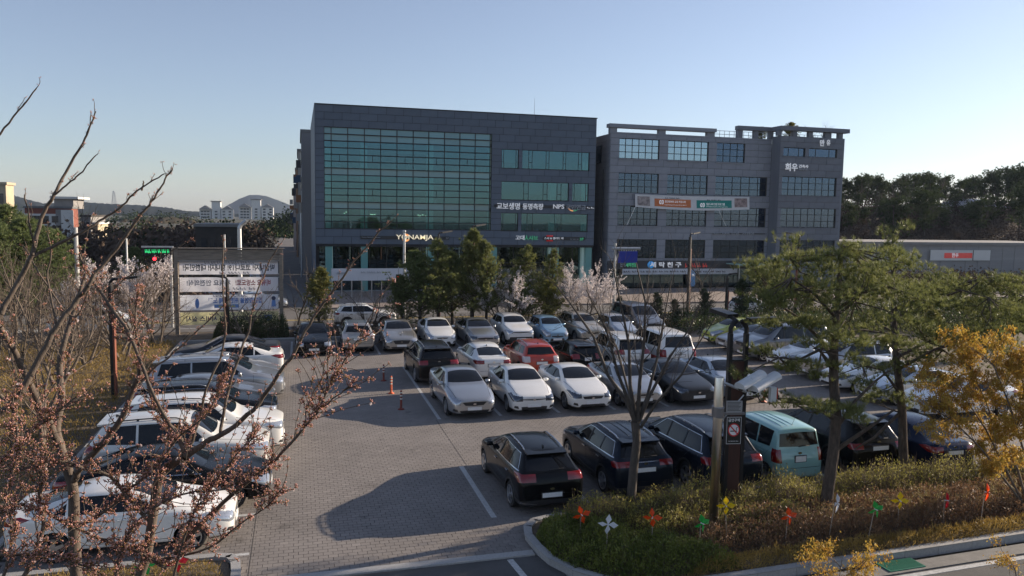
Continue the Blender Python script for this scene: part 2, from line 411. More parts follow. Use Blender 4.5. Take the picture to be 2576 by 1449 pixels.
# street beyond the lot
tag(MB().b2(-260, 260, 50.45, 53.0, -.66, -.45).build('sidewalk', M_WALK), kind='structure')
tag(MB().b2(-260, 260, 53.02, 66.0, -.66, -.60).build('road', M_ASPH2), kind='structure')
tag(MB().b2(-260, 260, 53.0, 53.016, -.66, -.44).build('kerb', M_GRANITE), kind='structure')
tag(MB().b2(-5.6, 1.2, 66.0, 260, -.655, -.59).build('road', M_ASPH2), kind='structure')
tag(MB().b2(1.25, 66, 66.02, 79.7, -.66, -.46).build('sidewalk', M_WALK), kind='structure')
tag(MB().b2(-200, -5.65, 66.02, 72, -.66, -.46).build('sidewalk', M_WALK), kind='structure')
tag(MB().b2(66.0, 200, 66.02, 74, -.66, -.46).build('sidewalk', M_WALK), kind='structure')
for x0 in range(-120, 120, 8): tag(MB().b2(x0, x0+4, 56.3, 56.45, -.60, -.594).build('road_line', M_LINE), kind='structure')
for y in (59.4, 59.75): tag(MB().b2(-200, 200, y, y+.13, -.60, -.594).build('road_line', mat('yellow line paint', (.55, .38, .06), rough=.7, var=.2, scale=10)), kind='structure')
for x0 in range(-118, 120, 8): tag(MB().b2(x0, x0+4, 62.6, 62.75, -.60, -.594).build('road_line', M_LINE), kind='structure')
for i in range(11): tag(MB().b2(-27+i*1.0, -26.5+i*1.0, 53.8, 57.5, -.60, -.593).build('crosswalk_stripe', M_LINE), kind='structure')
# green drain cover
dc = on_z(2265, 1422, -.02); r = tag(empty('drain_cover', (dc.x, dc.y, -.018), .04), 'green slotted drain cover set in the concrete gutter', 'drain cover')
M_GRN = mat('green steel', (.02, .16, .10), rough=.5, var=.2, scale=8)
q = MB(); q.b2(-.48, .48, -.22, -.19, .0, .02); q.b2(-.48, .48, .19, .22, .0, .02); q.b2(-.48, -.45, -.19, .19, 0, .02); q.b2(.45, .48, -.19, .19, 0, .02); q.build('frame', M_GRN, r)
bar = MB().b2(-.008, .008, -.19, .19, 0, .018).mesh('bar', M_GRN)
for i in range(30): obj('bar', bar, r, (-.435+i*.03, 0, 0))
MB().b2(-.45, .45, -.19, .19, -.002, .002).build('pit_shade', mat('drain shade', (.01, .02, .015), rough=1), r)  # thin dark sheet painted for the shade below the bars
# ------------------------------------------------------------------ the two buildings across the street
FV = 80.0
def uz1(cx, cy, v=FV):      # places read off the picture of the dark building
    p = on_y((1150+.4852*cx)*.6389, (380+.4852*cy)*.6389, v); return p.x, p.z
def uz2(cx, cy, v=FV):      # and of the grey one
    p = on_y((2300+.4279*cx)*.6389, (450+.4279*cy)*.6389, v); return p.x, p.z
M_CLAD = mat('dark cladding', (.092, .118, .158), rough=.55, var=.10, scale=.6, objvar=.07, bump=.05, bscale=30)
M_CLADB = mat('cladding backing', (.03, .03, .032), rough=.9)
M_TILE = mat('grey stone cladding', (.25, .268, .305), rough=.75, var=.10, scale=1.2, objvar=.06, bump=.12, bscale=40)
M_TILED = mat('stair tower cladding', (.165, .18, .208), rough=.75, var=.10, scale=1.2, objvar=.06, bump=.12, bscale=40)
M_MULL = mat('mullion', (.02, .024, .028), rough=.4, metal=.3)
M_SPAN = mat('spandrel glass', (.105, .28, .325), rough=.08, spec=.8, coat=.5, objvar=.12)
M_COLM = mat('interior column', (.55, .66, .62), rough=.7, emit=(.25, .42, .40), estr=.10)  # columns glow faintly by themselves; brightness put into the material, no lamp there
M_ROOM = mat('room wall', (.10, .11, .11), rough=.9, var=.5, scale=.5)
M_SLAB = mat('floor slab', (.35, .36, .34), rough=.9)
M_BLINDG = mat('grey blind', (.30, .33, .38), rough=.9, objvar=.15)
M_BLIND = mat('roller blind', (.50, .58, .54), rough=.9, objvar=.15)
G_TEAL = window_glass('teal pane', (.34, .56, .58), .115, gloss=(.50, .84, 1))
G_DARK = window_glass('shop pane', (.30, .40, .40), .10)
G_GREY = window_glass('grey pane', (.16, .22, .30), .12, gloss=(.50, .70, 1))
G_BLUE = window_glass('sky reflecting pane', (.25, .32, .38), .46, gloss=(.66, .86, 1))
M_ROOFD = mat('flat roof', (.18, .18, .18), rough=.9, var=.2, scale=1)
M_LED = mat('ceiling lamp', (.9, .8, .6), rough=.5, emit=(1, .78, .5), estr=1.6)
UNIT = MB().box((0, 0, 0), (1, 1, 1))
_units = {}
def piece(name, m, parent, u0, u1, z0, z1, v0, v1, bevel=False):
    k = (name, m.name)
    if k not in _units: _units[k] = UNIT.mesh(name, m)
    o = obj(name, _units[k], parent, ((u0+u1)/2, (v0+v1)/2, (z0+z1)/2)); o.scale = (abs(u1-u0), abs(v1-v0), abs(z1-z0)); return o
def free_rects(u0, u1, z0, z1, holes):
    zs = sorted({z0, z1}|{z for h in holes for z in (h[2], h[3]) if z0 < z < z1}); out = []
    for a, b in zip(zs, zs[1:]):
        zc = (a+b)/2; x = u0
        for h in sorted([h for h in holes if h[2] < zc < h[3]]):
            if h[0] > x+.01: out.append([x, h[0], a, b])
            x = max(x, h[1])
        if x < u1-.01: out.append([x, u1, a, b])
    merged = []
    for r in out:
        for q in merged:
            if abs(q[0]-r[0]) < 1e-4 and abs(q[1]-r[1]) < 1e-4 and abs(q[3]-r[2]) < 1e-4: q[3] = r[3]; break
        else: merged.append(list(r))
    return merged
def clad(root, name, m, u0, u1, z0, z1, v, holes, pw, ph, thick=.3, gap=.016, back=None):
    for a, b, c, d in free_rects(u0, u1, z0, z1, holes):
        piece('wall', back or M_CLADB, root, a, b, c, d, v+.035, v+thick)
        nr = max(1, round((d-c)/ph))
        for j in range(nr):
            nc = max(1, round((b-a)/pw)); h0 = c+(d-c)*j/nr; h1 = c+(d-c)*(j+1)/nr
            sh = .5 if (j % 2 and nc > 2) else 0
            edges = [a]+[a+(b-a)*(i+sh)/nc for i in range(0 if sh else 1, nc)]+[b]
            for e0, e1 in zip(edges, edges[1:]):
                if e1-e0 > .05: piece(name, m, root, e0+gap, e1-gap, h0+gap, h1-gap, v, v+.05)

# --- dark office block with the glass curtain wall
b1 = empty('office_building', (0, 0, 0)); tag(b1, 'dark office block with a wide teal glass curtain wall and shop signs', 'building')
U0, U1, ZT, ZB = 1.72, 31.64, 18.22, -.6
cw0, cwt = uz1(258, 240); cw1, cwb = uz1(1612, 1087); cwt = uz1(900, 272)[1]; cwb = uz1(900, 1077)[1]
W1 = [(uz1(1703, 428)[0], uz1(1840, 428)[0]), (uz1(1870, 437)[0], uz1(2415, 437)[0])]
row_z = [(uz1(1950, 588)[1], uz1(1950, 436)[1]), (uz1(1950, 842)[1], uz1(1950, 694)[1]), (uz1(1950, 1092)[1], uz1(1950, 948)[1])]
W2 = [(uz1(1700, 690)[0], uz1(2247, 690)[0]), (uz1(2277, 700)[0], uz1(2407, 700)[0])]
W3 = [(uz1(1697, 945)[0], uz1(1835, 945)[0]), (uz1(1862, 950)[0], uz1(2400, 950)[0])]
zfb = uz1(1300, 1202)[1]
wins = [(a, b, *row_z[0]) for a, b in W1]+[(a, b, *row_z[1]) for a, b in W2]+[(a, b, *row_z[2]) for a, b in W3]
holes = [(cw0, cw1, cwb, cwt)]+wins
clad(b1, 'cladding_panel', M_CLAD, U0, U1, zfb, ZT, FV, holes, 1.75, .72)
piece('coping', M_MULL, b1, U0-.06, U1+.06, ZT, ZT+.09, FV-.06, FV+24)
# side walls, back, roof
for uu, s in ((U0, 1), (U1, -1)):
    piece('side_wall', M_CLADB, b1, uu, uu+s*.3, ZB, ZT, FV+.32, FV+24)
nr = 13
for j in range(26):
    for i in range(8):
        piece('cladding_panel', M_CLAD, b1, U0-.04, U0-.002, ZB+(ZT-ZB)*j/26+.016, ZB+(ZT-ZB)*(j+1)/26-.016, FV+.02+3*i, FV+3*(i+1)-.02) if i < 3 else None
piece('side_wall', M_CLAD, b1, U0-.035, U0-.003, ZB, ZT, FV+9, FV+24)
piece('back_wall', M_CLAD, b1, U0+.3, U1-.3, ZB, ZT, FV+23.7, FV+24)
piece('roof', M_ROOFD, b1, U0+.3, U1-.3, ZT-.6, ZT-.4, FV+.32, FV+23.7)
# curtain wall: mullions, panes, spandrels
colx = [uz1(c, 272)[0] for c in (258, 317, 452, 588, 720, 853, 985, 1112, 1240, 1365, 1490, 1612)]
nrow = 15
rz = [cwt+(cwb-cwt)*i/nrow for i in range(nrow+1)]
GV = FV+.16
random.seed(3)
spand = {0, 1, 6, 11}
for r in range(nrow):
    for c in range(11):
        a, b = colx[c]+.04, colx[c+1]-.04; z1, z0 = rz[r]-.035, rz[r+1]+.035
        if r in spand: piece('spandrel_panel', M_SPAN, b1, a, b, z0, z1, GV, GV+.04)
        else: piece('pane', G_TEAL, b1, a, b, z0, z1, GV, GV+.02)
        if r not in spand and ((r in (2, 3) and random.random() < .45) or (r in (7, 8) and c in (1, 2, 3, 4, 5, 6, 8, 9) and random.random() < .5) or random.random() < .04):
            piece('blind', M_BLIND, b1, a, b, z0+(0 if random.random() < .8 else .3), z1, GV+.25, GV+.27)
for x in colx: piece('mullion', M_MULL, b1, x-.04, x+.04, cwb, cwt, GV-.06, GV+.12)
for z in rz: piece('transom', M_MULL, b1, cw0, cw1, z-.045, z+.045, GV-.16, GV+.10)
M_CLUT = mat('office clutter', (.30, .30, .28), rough=.8, objvar=.6)
for r in (5, 10, 14):
    for c in range(1, 11):
        for _ in range(2):
            if random.random() < .6:
                x = colx[c]+random.uniform(.2, 1.3); hgt = random.uniform(.25, .75); piece('cabinet', M_CLUT, b1, x, x+random.uniform(.25, .6), rz[r+1], rz[r+1]+hgt, GV+.5, GV+.9)
for r, c in ((4, 1), (4, 3), (4, 5), (4, 7), (4, 9), (9, 7), (9, 3)):
    x = (colx[c]+colx[c+1])/2; piece('vent_frame', M_MULL, b1, x-.03, x+.03, rz[r+1], rz[r], GV-.03, GV+.05)
for x in (uz1(300, 500)[0], uz1(588, 500)[0], uz1(1132, 500)[0], uz1(1640, 500)[0], uz1(2140, 500)[0], uz1(2410, 500)[0]):
    piece('interior_column', M_COLM, b1, x-.33, x+.33, ZB, ZT-.7, GV+.5, GV+1.1)
slabs = [rz[15]-.5, rz[12]+.3, rz[7]+.3, rz[2]+.35]
for z in slabs: piece('floor_slab', M_SLAB, b1, U0+.35, U1-.35, z-.3, z, GV+.45, FV+10)
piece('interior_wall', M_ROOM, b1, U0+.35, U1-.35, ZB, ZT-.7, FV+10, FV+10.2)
for i, (cx, cy) in enumerate(((425, 948), (440, 938), (640, 957), (655, 958), (672, 957), (1025, 962), (1040, 968), (1060, 960), (1085, 970), (1035, 975), (2045, 982), (2060, 980), (2075, 983))):
    x, z = uz1(cx, cy, FV+4); piece('ceiling_lamp', M_LED, b1, x-.07, x+.07, z-.05, z+.05, FV+4, FV+4.1)
# punched windows
def bars(root, m, u0, u1, z0, z1, v, us_, zs_, t=.05, d=.10):
    for a, b in ((u0, u0+t), (u1-t, u1)): piece('window_frame', m, root, a, b, z0, z1, v, v+d)
    for a, b in ((z0, z0+t), (z1-t, z1)): piece('window_frame', m, root, u0+t, u1-t, a, b, v+.002, v+d-.002)
    for x in us_: piece('window_bar', m, root, x-t/2, x+t/2, z0+t, z1-t, v+.004, v+d-.004)
    for z in zs_: piece('window_bar', m, root, u0+t, u1-t, z-t/2, z+t/2, v+.006, v+d-.006)
def panes(root, g, u0, u1, z0, z1, v, us_, zs_, name='pane'):
    X = [u0]+sorted(us_)+[u1]; Z = [z0]+sorted(zs_)+[z1]
    for a, b in zip(X, X[1:]):
        for c, d in zip(Z, Z[1:]): piece(name, g, root, a+.01, b-.01, c+.01, d-.01, v, v+.015)
fr = {0: (.13, .87), 1: (.10, .15, .355, .40, .61, .65, .84, .89), 2: (.33, .40, .62, .68, .83, .89), 3: (.14, .86), 4: (.13, .87), 5: (.09, .17, .5, .6)}
for i, (a, b, z0, z1) in enumerate(wins):
    us_ = [a+(b-a)*f for f in fr[i]]; v = FV+.14
    panes(b1, G_TEAL, a, b, z0, z1, v+.03, us_, []); bars(b1, M_MULL, a, b, z0, z1, v, us_, [], .045)
    X = [a]+us_+[b]
    for p, q in zip(X, X[1:]):
        if q-p < .6: piece('window_bar', M_MULL, b1, p, q, z0+(z1-z0)*.33, z0+(z1-z0)*.33+.06, v, v+.08)
        elif random.random() < .5: piece('blind', M_BLIND, b1, p+.05, q-.05, z0+random.choice((0, .6, 1.0)), z1, v+.2, v+.22)
    piece('sill', M_MULL, b1, a-.03, b+.03, z0-.05, z0, FV-.02, v)
# ground floor: set-back shop glass and columns
gz = ZB; GS = FV+1.2
piece('soffit', M_CLADB, b1, U0+.02, U1-.02, zfb-.25, zfb-.002, FV+.02, FV+9)
n = 17
for i in range(n):
    a = U0+.3+(U1-U0-.6)*i/n; b = U0+.3+(U1-U0-.6)*(i+1)/n
    piece('shop_pane', G_DARK, b1, a+.05, b-.05, gz+.1, zfb-.3, GS, GS+.02); piece('mullion', M_MULL, b1, b-.04, b+.04, gz, zfb-.25, GS-.04, GS+.06)
    piece('transom', M_MULL, b1, a+.04, b-.04, gz+2.9, gz+2.98, GS-.03, GS+.05)
M_TEALC = mat('teal glass column', (.16, .36, .34), rough=.15, coat=.6)
for cx in (298, 588, 1130, 1640, 2142, 2410):
    x = uz1(cx, 1290)[0]; piece('column', M_TEALC, b1, x-.34, x+.34, gz, zfb-.25, FV+.1, FV+.8)
piece('plinth', M_GRANITE, b1, U0, U1, gz-.05, gz+.12, FV-.2, FV+2)
# lightning rod
q = MB(); p = on_y(1344, 292, FV+6); q.tube([(p.x, FV+6, ZT-.5), (p.x, FV+6, ZT+.9)], .05, 6); q.tube([(p.x, FV+6, ZT+.9), (p.x, FV+6, on_y(1344, 246, FV+6).z)], [.028, .012], 5)
rod = q.build('lightning_rod', mat('galvanised steel', (.4, .41, .42), rough=.4, metal=.8)); tag(rod, 'thin steel lightning rod on the roof of the dark office block', 'lightning rod')

# --- grey stone building
b2 = empty('stone_building', (0, 0, 0)); tag(b2, 'grey stone-clad building with gridded windows and an open roof frame', 'building')
X0, X1 = uz2(236, 600)[0], uz2(1795, 600, 78.3)[0]; XT1 = uz2(2372, 400, 78.3)[0]; TV = 78.3
ZW = uz2(700, 196)[1]; ZG = -.6
rows = [(uz2(735, 428-8)[1], uz2(735, 236)[1]), (uz2(735, 733)[1], uz2(735, 550)[1]), (uz2(735, 1030)[1], uz2(735, 846)[1]), (uz2(735, 1326)[1], uz2(735, 1152)[1])]
ca = [(uz2(322, 400)[0], uz2(690, 400)[0]), (uz2(772, 400)[0], uz2(1143, 400)[0]), (uz2(1220, 400)[0], uz2(1478, 400)[0])]
cb = [(uz2(315, 700)[0], uz2(683, 700)[0]), (uz2(764, 700)[0], uz2(1133, 700)[0]), (uz2(1208, 700)[0], uz2(1680, 700)[0])]
wl2 = [(a, b, *rows[0], 0, i) for i, (a, b) in enumerate(ca)]+[(a, b, *rows[r], r, i) for r in (1, 2, 3) for i, (a, b) in enumerate(cb)]
zsh = uz2(700, 1348)[1]
clad(b2, 'stone_panel', M_TILE, X0, X1-.05, zsh, ZW, FV, [w[:4] for w in wl2], 1.9, .66, back=mat('stone backing', (.09, .09, .09), rough=.9))
Mback = _mats['stone backing']
for a, b, z0, z1, r, i in wl2:
    nc = 6 if b-a < 8.6 else 8
    if r == 0 and i == 2: nc = 4
    us_ = [a+(b-a)*k/nc for k in range(1, nc)]; zs_ = [z0+(z1-z0)/3, z0+(z1-z0)*2/3]; v = FV+.16
    g = G_BLUE if r == 0 and i < 2 else G_GREY
    panes(b2, g, a, b, z0, z1, v+.04, us_, zs_); bars(b2, M_MULL, a, b, z0, z1, v, us_, zs_, .07)
    piece('sill', M_TILE, b2, a-.12, b+.12, z0-.12, z0-.002, FV-.10, v+.02); piece('lintel', M_TILE, b2, a-.08, b+.08, z1+.002, z1+.09, FV-.04, v)
    for k in range(nc):
        if random.random() < .16: piece('blind', M_BLINDG, b2, a+(b-a)*k/nc+.06, a+(b-a)*(k+1)/nc-.06, z1-(z1-z0)*random.choice((.33, .66)), z1, v+.3, v+.32)
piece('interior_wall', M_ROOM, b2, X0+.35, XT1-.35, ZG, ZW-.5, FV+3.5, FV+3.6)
for r in (0, 1, 2, 3): piece('floor_slab', M_SLAB, b2, X0+.35, XT1-.35, rows[r][0]-1.0, rows[r][0]-.7, FV+.35, FV+3.5)
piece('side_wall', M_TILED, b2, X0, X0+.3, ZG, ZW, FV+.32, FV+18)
for j in range(24):
    for k in range(3): piece('stone_panel', M_TILE, b2, X0-.04, X0-.003, ZG+(ZW-ZG)*j/24+.014, ZG+(ZW-ZG)*(j+1)/24-.014, FV+.01+2.6*k, FV+2.6*(k+1)-.02)
sw0, sw1 = uz2(250, 262), uz2(250, 440)
bars(b2, M_MULL, X0-.07, X0-.05, uz2(240, 440)[1], uz2(240, 262)[1], FV+2.4, [], [], .01)
piece('side_window', G_BLUE, b2, X0-.07, X0-.05, uz2(240, 435)[1], uz2(240, 268)[1], FV+2.6, FV+4.2)
piece('roof', M_ROOFD, b2, X0+.3, XT1-.3, ZW-.5, ZW-.35, FV+.32, FV+17.7); piece('back_wall', M_TILED, b2, X0+.3, XT1, ZG, ZW, FV+17.7, FV+18)
# stair tower standing forward at the right
ZTW = uz2(2000, 205, TV)[1]
tw = [(uz2(1835, 350, TV)[0], uz2(2035, 350, TV)[0], uz2(1935, 388, TV)[1], uz2(1935, 307, TV)[1], 'small'), (uz2(2070, 350, TV)[0], uz2(2330, 350, TV)[0], uz2(2200, 397, TV)[1], uz2(2200, 318, TV)[1], 'small'),
      (uz2(1822, 650, TV)[0], uz2(2322, 650, TV)[0], uz2(2070, 752, TV)[1], uz2(2070, 578, TV)[1], 'big'), (uz2(1808, 950, TV)[0], uz2(2315, 950, TV)[0], uz2(2070, 1044, TV)[1], uz2(2070, 866, TV)[1], 'big'), (uz2(1800, 1200, TV)[0], uz2(2305, 1200, TV)[0], uz2(2070, 1325, TV)[1], uz2(2070, 1160, TV)[1], 'big')]
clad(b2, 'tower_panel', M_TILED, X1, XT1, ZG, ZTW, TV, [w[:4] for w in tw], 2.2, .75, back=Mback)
for a, b, z0, z1, kd in tw:
    v = TV+.16
    if kd == 'small': us_, zs_ = [a+(b-a)*.26, a+(b-a)*.74], []
    else: us_, zs_ = [a+(b-a)*k/8 for k in range(1, 8)], [z0+(z1-z0)/3, z0+(z1-z0)*2/3]
    panes(b2, G_GREY, a, b, z0, z1, v+.04, us_, zs_); bars(b2, M_MULL, a, b, z0, z1, v, us_, zs_, .06); piece('sill', M_TILED, b2, a-.08, b+.08, z0-.1, z0-.002, TV-.06, v+.02)
    if kd == 'small': piece('blind', M_BLIND, b2, us_[0]+.05, us_[1]-.05, z0+.05, z1-.05, v+.2, v+.22)
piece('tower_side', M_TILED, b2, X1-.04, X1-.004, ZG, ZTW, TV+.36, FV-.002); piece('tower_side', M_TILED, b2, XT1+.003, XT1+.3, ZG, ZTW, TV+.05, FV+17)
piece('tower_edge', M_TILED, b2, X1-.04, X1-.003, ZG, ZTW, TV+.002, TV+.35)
# open roof frames
def beam(cx0, cx1, cy0, cy1, v, d=.8, ov=.0):
    a, z1 = uz2(cx0, cy0, v); b = uz2(cx1, cy0, v)[0]; z0 = uz2(cx0, cy1, v)[1]; piece('roof_beam', M_TILE, b2, a, b, z0, z1, v-ov, v+d); return z0
za = ZW
bz1 = uz2(700, 108)[1]; bz0 = uz2(700, 142)[1]
piece('roof_beam', M_TILE, b2, uz2(230, 100)[0], uz2(1212, 120)[0], bz0, bz1, FV-.25, FV+.75)
for a, b in ((240, 305), (690, 753), (1136, 1202)): piece('roof_post', M_TILE, b2, uz2(a, 150)[0], uz2(b, 150)[0], za-.001, bz0-.002, FV+.02, FV+.55)
piece('parapet', M_TILE, b2, X0, X1-.06, ZW, ZW+.18, FV+.004, FV+.30)
tz1 = uz2(2100, 122, TV)[1]; tz0 = uz2(2100, 160, TV)[1]
piece('roof_beam', M_TILED, b2, uz2(1800, 120, TV)[0], uz2(2432, 140, TV)[0], tz0, tz1, TV-.3, TV+.6)
lz1 = uz2(1600, 112)[1]; piece('roof_beam', M_TILED, b2, uz2(1412, 120)[0], uz2(1800, 120)[0]+.3, tz0+.003, tz1-.003, FV-.2, FV+.55); piece('roof_beam', M_TILED, b2, X1-.3, X1+.35, tz0+.006, tz1-.006, TV+.6, FV-.2)
for a, b in ((1415, 1462), (1568, 1605), (1708, 1745)): piece('roof_post', M_TILED, b2, uz2(a, 170)[0], uz2(b, 170)[0], ZW+.18, tz0-.004, FV+.02, FV+.5)
for a, b in ((1785, 1820), (1925, 1963), (2072, 2108), (2222, 2280), (2347, 2385)): piece('roof_post', M_TILED, b2, uz2(a, 170, TV)[0], uz2(b, 170, TV)[0], ZTW, tz0-.004, TV+.03, TV+.5)
q = MB(); M_RAIL = mat('steel handrail', (.45, .46, .47), rough=.35, metal=.8)
ra, rb = uz2(1292, 200)[0], uz2(2385, 200)[0]
for z in (.35, .75, 1.15): q.tube([(ra, FV+2.2, ZW+z), (rb, FV+2.2, ZW+z)], .03, 5)
for i in range(26): x = ra+(rb-ra)*i/25; q.tube([(x, FV+2.2, ZW-.3), (x, FV+2.2, ZW+1.15)], .03, 5)
q.build('roof_railing', M_RAIL, b2)
# drain pipe
q = MB(); xx = uz2(140, 600, FV+2)[0]; q.tube([(X0-.12, FV+1.6, uz2(140, 500)[1]), (X0-.12, FV+1.6, ZG)], .06, 6); q.build('drain_pipe', M_MULL, b2)
# shops at street level
piece('shop_wall', Mback, b2, X0, X1-.06, ZG, zsh-.002, FV+.9, FV+1.1)
for i in range(12):
    a = X0+.1+(X1-X0-.3)*i/12; b = X0+.1+(X1-X0-.3)*(i+1)/12
    piece('shop_pane', G_DARK, b2, a+.06, b-.06, ZG+.1, zsh-.9, FV+.5, FV+.52); piece('mullion', M_MULL, b2, a-.04, a+.04, ZG, zsh-.9, FV+.46, FV+.56)
piece('shop_fascia', mat('shop fascia', (.035, .037, .045), rough=.5), b2, X0-.02, X1-.07, zsh-.95, zsh-.004, FV-.12, FV+.4)

# ------------------------------------------------------------------ signs
M_CREAM = mat('cream letter', (.75, .68, .5), rough=.4, emit=(1, .86, .6), estr=.35)
M_WHITE = mat('white letter', (.75, .76, .78), rough=.4, emit=(.9, .93, 1), estr=.12)
M_GREY = mat('grey letter', (.33, .36, .40), rough=.4)
M_GREENL = mat('green letter', (.05, .30, .16), rough=.4, emit=(.1, .6, .3), estr=.15)
M_REDL = mat('red letter', (.42, .05, .05), rough=.4, emit=(.8, .08, .06), estr=.10)
M_ORANGE = mat('orange disc', (.75, .33, .12), rough=.4, emit=(1, .5, .2), estr=.35)
M_BLUE = mat('blue disc', (.03, .22, .55), rough=.4, emit=(.05, .35, .8), estr=.2)
M_DARKBOX = mat('sign tray', (.03, .032, .036), rough=.5)
def sign(label, items, tray=None, v=FV, z_at=None, cat='sign', conv=uz1, name='shop_sign'):
    """items: (text, cx0, cx1, cy, height in m, material, bold)"""
    xs = [uz for it in items for uz in (conv(it[1], it[3], v)[0], conv(it[2], it[3], v)[0])]
    zc = sum(conv((it[1]+it[2])/2, it[3], v)[1] for it in items)/len(items)
    root = empty(name, ((min(xs)+max(xs))/2, v-.02, zc)); tag(root, label, cat)
    if tray:
        a = conv(tray[0], tray[2], v); b = conv(tray[1], tray[2], v); t = MB().b2(a[0]-root.location.x, b[0]-root.location.x, -.10, -.02, -tray[3]/2, tray[3]/2); t.build('tray', M_DARKBOX, root)
    for it in items:
        a, z = conv(it[1], it[3], v); b, z2 = conv(it[2], it[3], v)
        me = text_mesh(it[0], 1.0, .03, it[6] if len(it) > 6 else 0, mat_=it[5])
        co = [vv.co for vv in me.vertices]; x0 = min(c.x for c in co); x1 = max(c.x for c in co); z0 = min(c.z for c in co); z1 = max(c.z for c in co)
        sx_ = (b-a)/(x1-x0); sz = it[4]/(z1-z0)
        me.transform(Matrix.Translation((-(x0+x1)/2, 0, -(z0+z1)/2))); me.transform(Matrix.Diagonal((sx_, 1, sz, 1)))
        o = obj('lettering', me, root, ((a+b)/2-root.location.x, -.14, (z+z2)/2-root.location.z))
    return root
s = sign('cream YONAMJA letters with an orange ring on the dark office block', [('YONAMJA', 842, 1145, 1146, .62, M_CREAM, .012), ('Fusion Handy Restaurant', 565, 715, 1143, .16, M_GREY, 0), ('3F', 1245, 1270, 1150, .2, M_GREY, 0)], (555, 1275, 1143, .34))
px, pz = uz1(772, 1143); q = MB(); q.lathe([(.42, 0), (.42, -.06), (.34, -.07), (.34, 0)], n=28, axis='y'); q.build('ring', M_ORANGE, s, (px-s.location.x, -.12, pz-s.location.z))
q = MB(); q.lathe([(.25, 0), (.25, -.05), (.01, -.055)], n=24, axis='y'); q.build('disc', M_CREAM, s, (px-s.location.x, -.13, pz-s.location.z))
for dx in (-.62, .52): MB().b2(-.05, .05, -.06, 0, -.28, .28).build('bar', M_CREAM, s, (px-s.location.x+dx, -.12, pz-s.location.z))
sign('white Korean insurance office letters on the dark block', [('교보생명', 1657, 1845, 889, .72, M_WHITE, .02)])
sign('white Korean surveyor letters beside the insurance office sign', [('동명측량', 1868, 2035, 893, .66, M_WHITE, .02)])
s = sign('NPS pension office sign with a coloured smile arc', [('NPS', 2115, 2205, 893, .48, M_WHITE, .02), ('국민연금', 2220, 2380, 899, .56, M_GREY, .02), ('~1', 2390, 2448, 903, .16, M_WHITE, 0)], (1640, 2450, 900, .30))
px, pz = uz1(2130, 905)
for k in range(12):
    a0, a1 = pi+pi*k/12*.85+.2, pi+pi*(k+1)/12*.85+.2
    q = MB(); R1, R0 = .62, .50 if 2 < k < 9 else .55
    q.add([(R1*cos(a0), 0, R1*.75*sin(a0)), (R1*cos(a1), 0, R1*.75*sin(a1)), (R0*cos(a1), 0, R0*.7*sin(a1)), (R0*cos(a0), 0, R0*.7*sin(a0))], [(0, 1, 2, 3)])
    q.build('arc', M_ORANGE if k < 6 else M_GREENL, s, (px-s.location.x, -.16, pz-s.location.z))
s = sign('red square logo with white and green Korean restaurant letters', [('고대', 1810, 1882, 1145, .50, M_WHITE, .02), ('人', 1885, 1915, 1145, .5, M_GREENL, .02), ('샤브', 1918, 1990, 1148, .48, M_GREENL, .01), ('스시 & 샐러드 바', 2043, 2200, 1150, .26, M_WHITE, .01), ('3F', 2330, 2362, 1157, .30, M_GREENL, .02), ('~3', 2255, 2320, 1157, .12, M_GREY, 0)], (2035, 2375, 1152, .36))
px, pz = uz1(1762, 1142); MB().b2(-.36, .36, -.08, -.0, -.33, .33).build('logo_square', mat('logo red', (.5, .03, .03), rough=.4, emit=(.8, .05, .05), estr=.1), s, (px-s.location.x, -.10, pz-s.location.z))
q = MB(); q.lathe([(.18, 0), (.18, -.03), (.01, -.035)], n=18, axis='y'); q.build('logo_disc', M_WHITE, s, (px-s.location.x, -.19, pz-s.location.z))
sign('white Korean letters high on the stair tower', [('만', 2162, 2203, 265, .74, M_WHITE, .03), ('유', 2222, 2258, 262, .66, M_WHITE, .03)], v=TV, conv=uz2)
sign('white Korean architect office letters on the stair tower', [('희우', 1843, 1957, 487, .92, M_WHITE, .03), ('건축사', 1968, 2055, 480, .38, M_WHITE, .02), ('사무소', 1968, 2050, 507, .26, M_GREY, .01)], v=TV, conv=uz2)
sign('thin row of pale letters above the second storey of the grey building', [('REST HAIR', 1185, 1335, 1097, .22, M_GREY, .01), ('안녕, 가위야', 1345, 1560, 1097, .42, M_GREY, .01)], (1185, 1660, 1105, .10), conv=uz2)
s = sign('laundry shop sign with blue disc and white Korean letters', [('세 탁 친 구', 602, 888, 1383, .62, M_WHITE, .02), ('EH', 330, 372, 1383, .5, M_GREY, .01), ('세탁전문', 378, 480, 1385, .5, M_GREENL, .02)], conv=uz2, v=FV-.12)
px, pz = uz2(538, 1380); q = MB(); q.lathe([(.40, 0), (.40, -.06), (.01, -.065)], n=26, axis='y'); q.build('disc', M_BLUE, s, (px-s.location.x, -.12, pz-s.location.z))
q = MB(); q.lathe([(.33, 0), (.33, -.02), (.28, -.02), (.28, 0)], n=26, axis='y'); q.build('disc_ring', M_WHITE, s, (px-s.location.x, -.17, pz-s.location.z)); MB().b2(-.03, .03, -.03, 0, -.22, .22).build('needle', M_ORANGE, s, (px-s.location.x, -.2, pz-s.location.z))
sign('dark red Korean letters at the right of the laundry sign', [('~3', 925, 1125, 1390, .5, M_REDL, .01)], conv=uz2, v=FV-.12)
M_PAPER = mat('printed vinyl', (.56, .58, .62), rough=.6, var=.12, scale=1.2)
s = sign('long white strip of small lettering under the laundry sign', [('~9', 360, 930, 1446, .2, M_DARKBOX, 0), ('~5', 1010, 1290, 1446, .2, M_DARKBOX, 0)], conv=uz2, v=FV-.16)
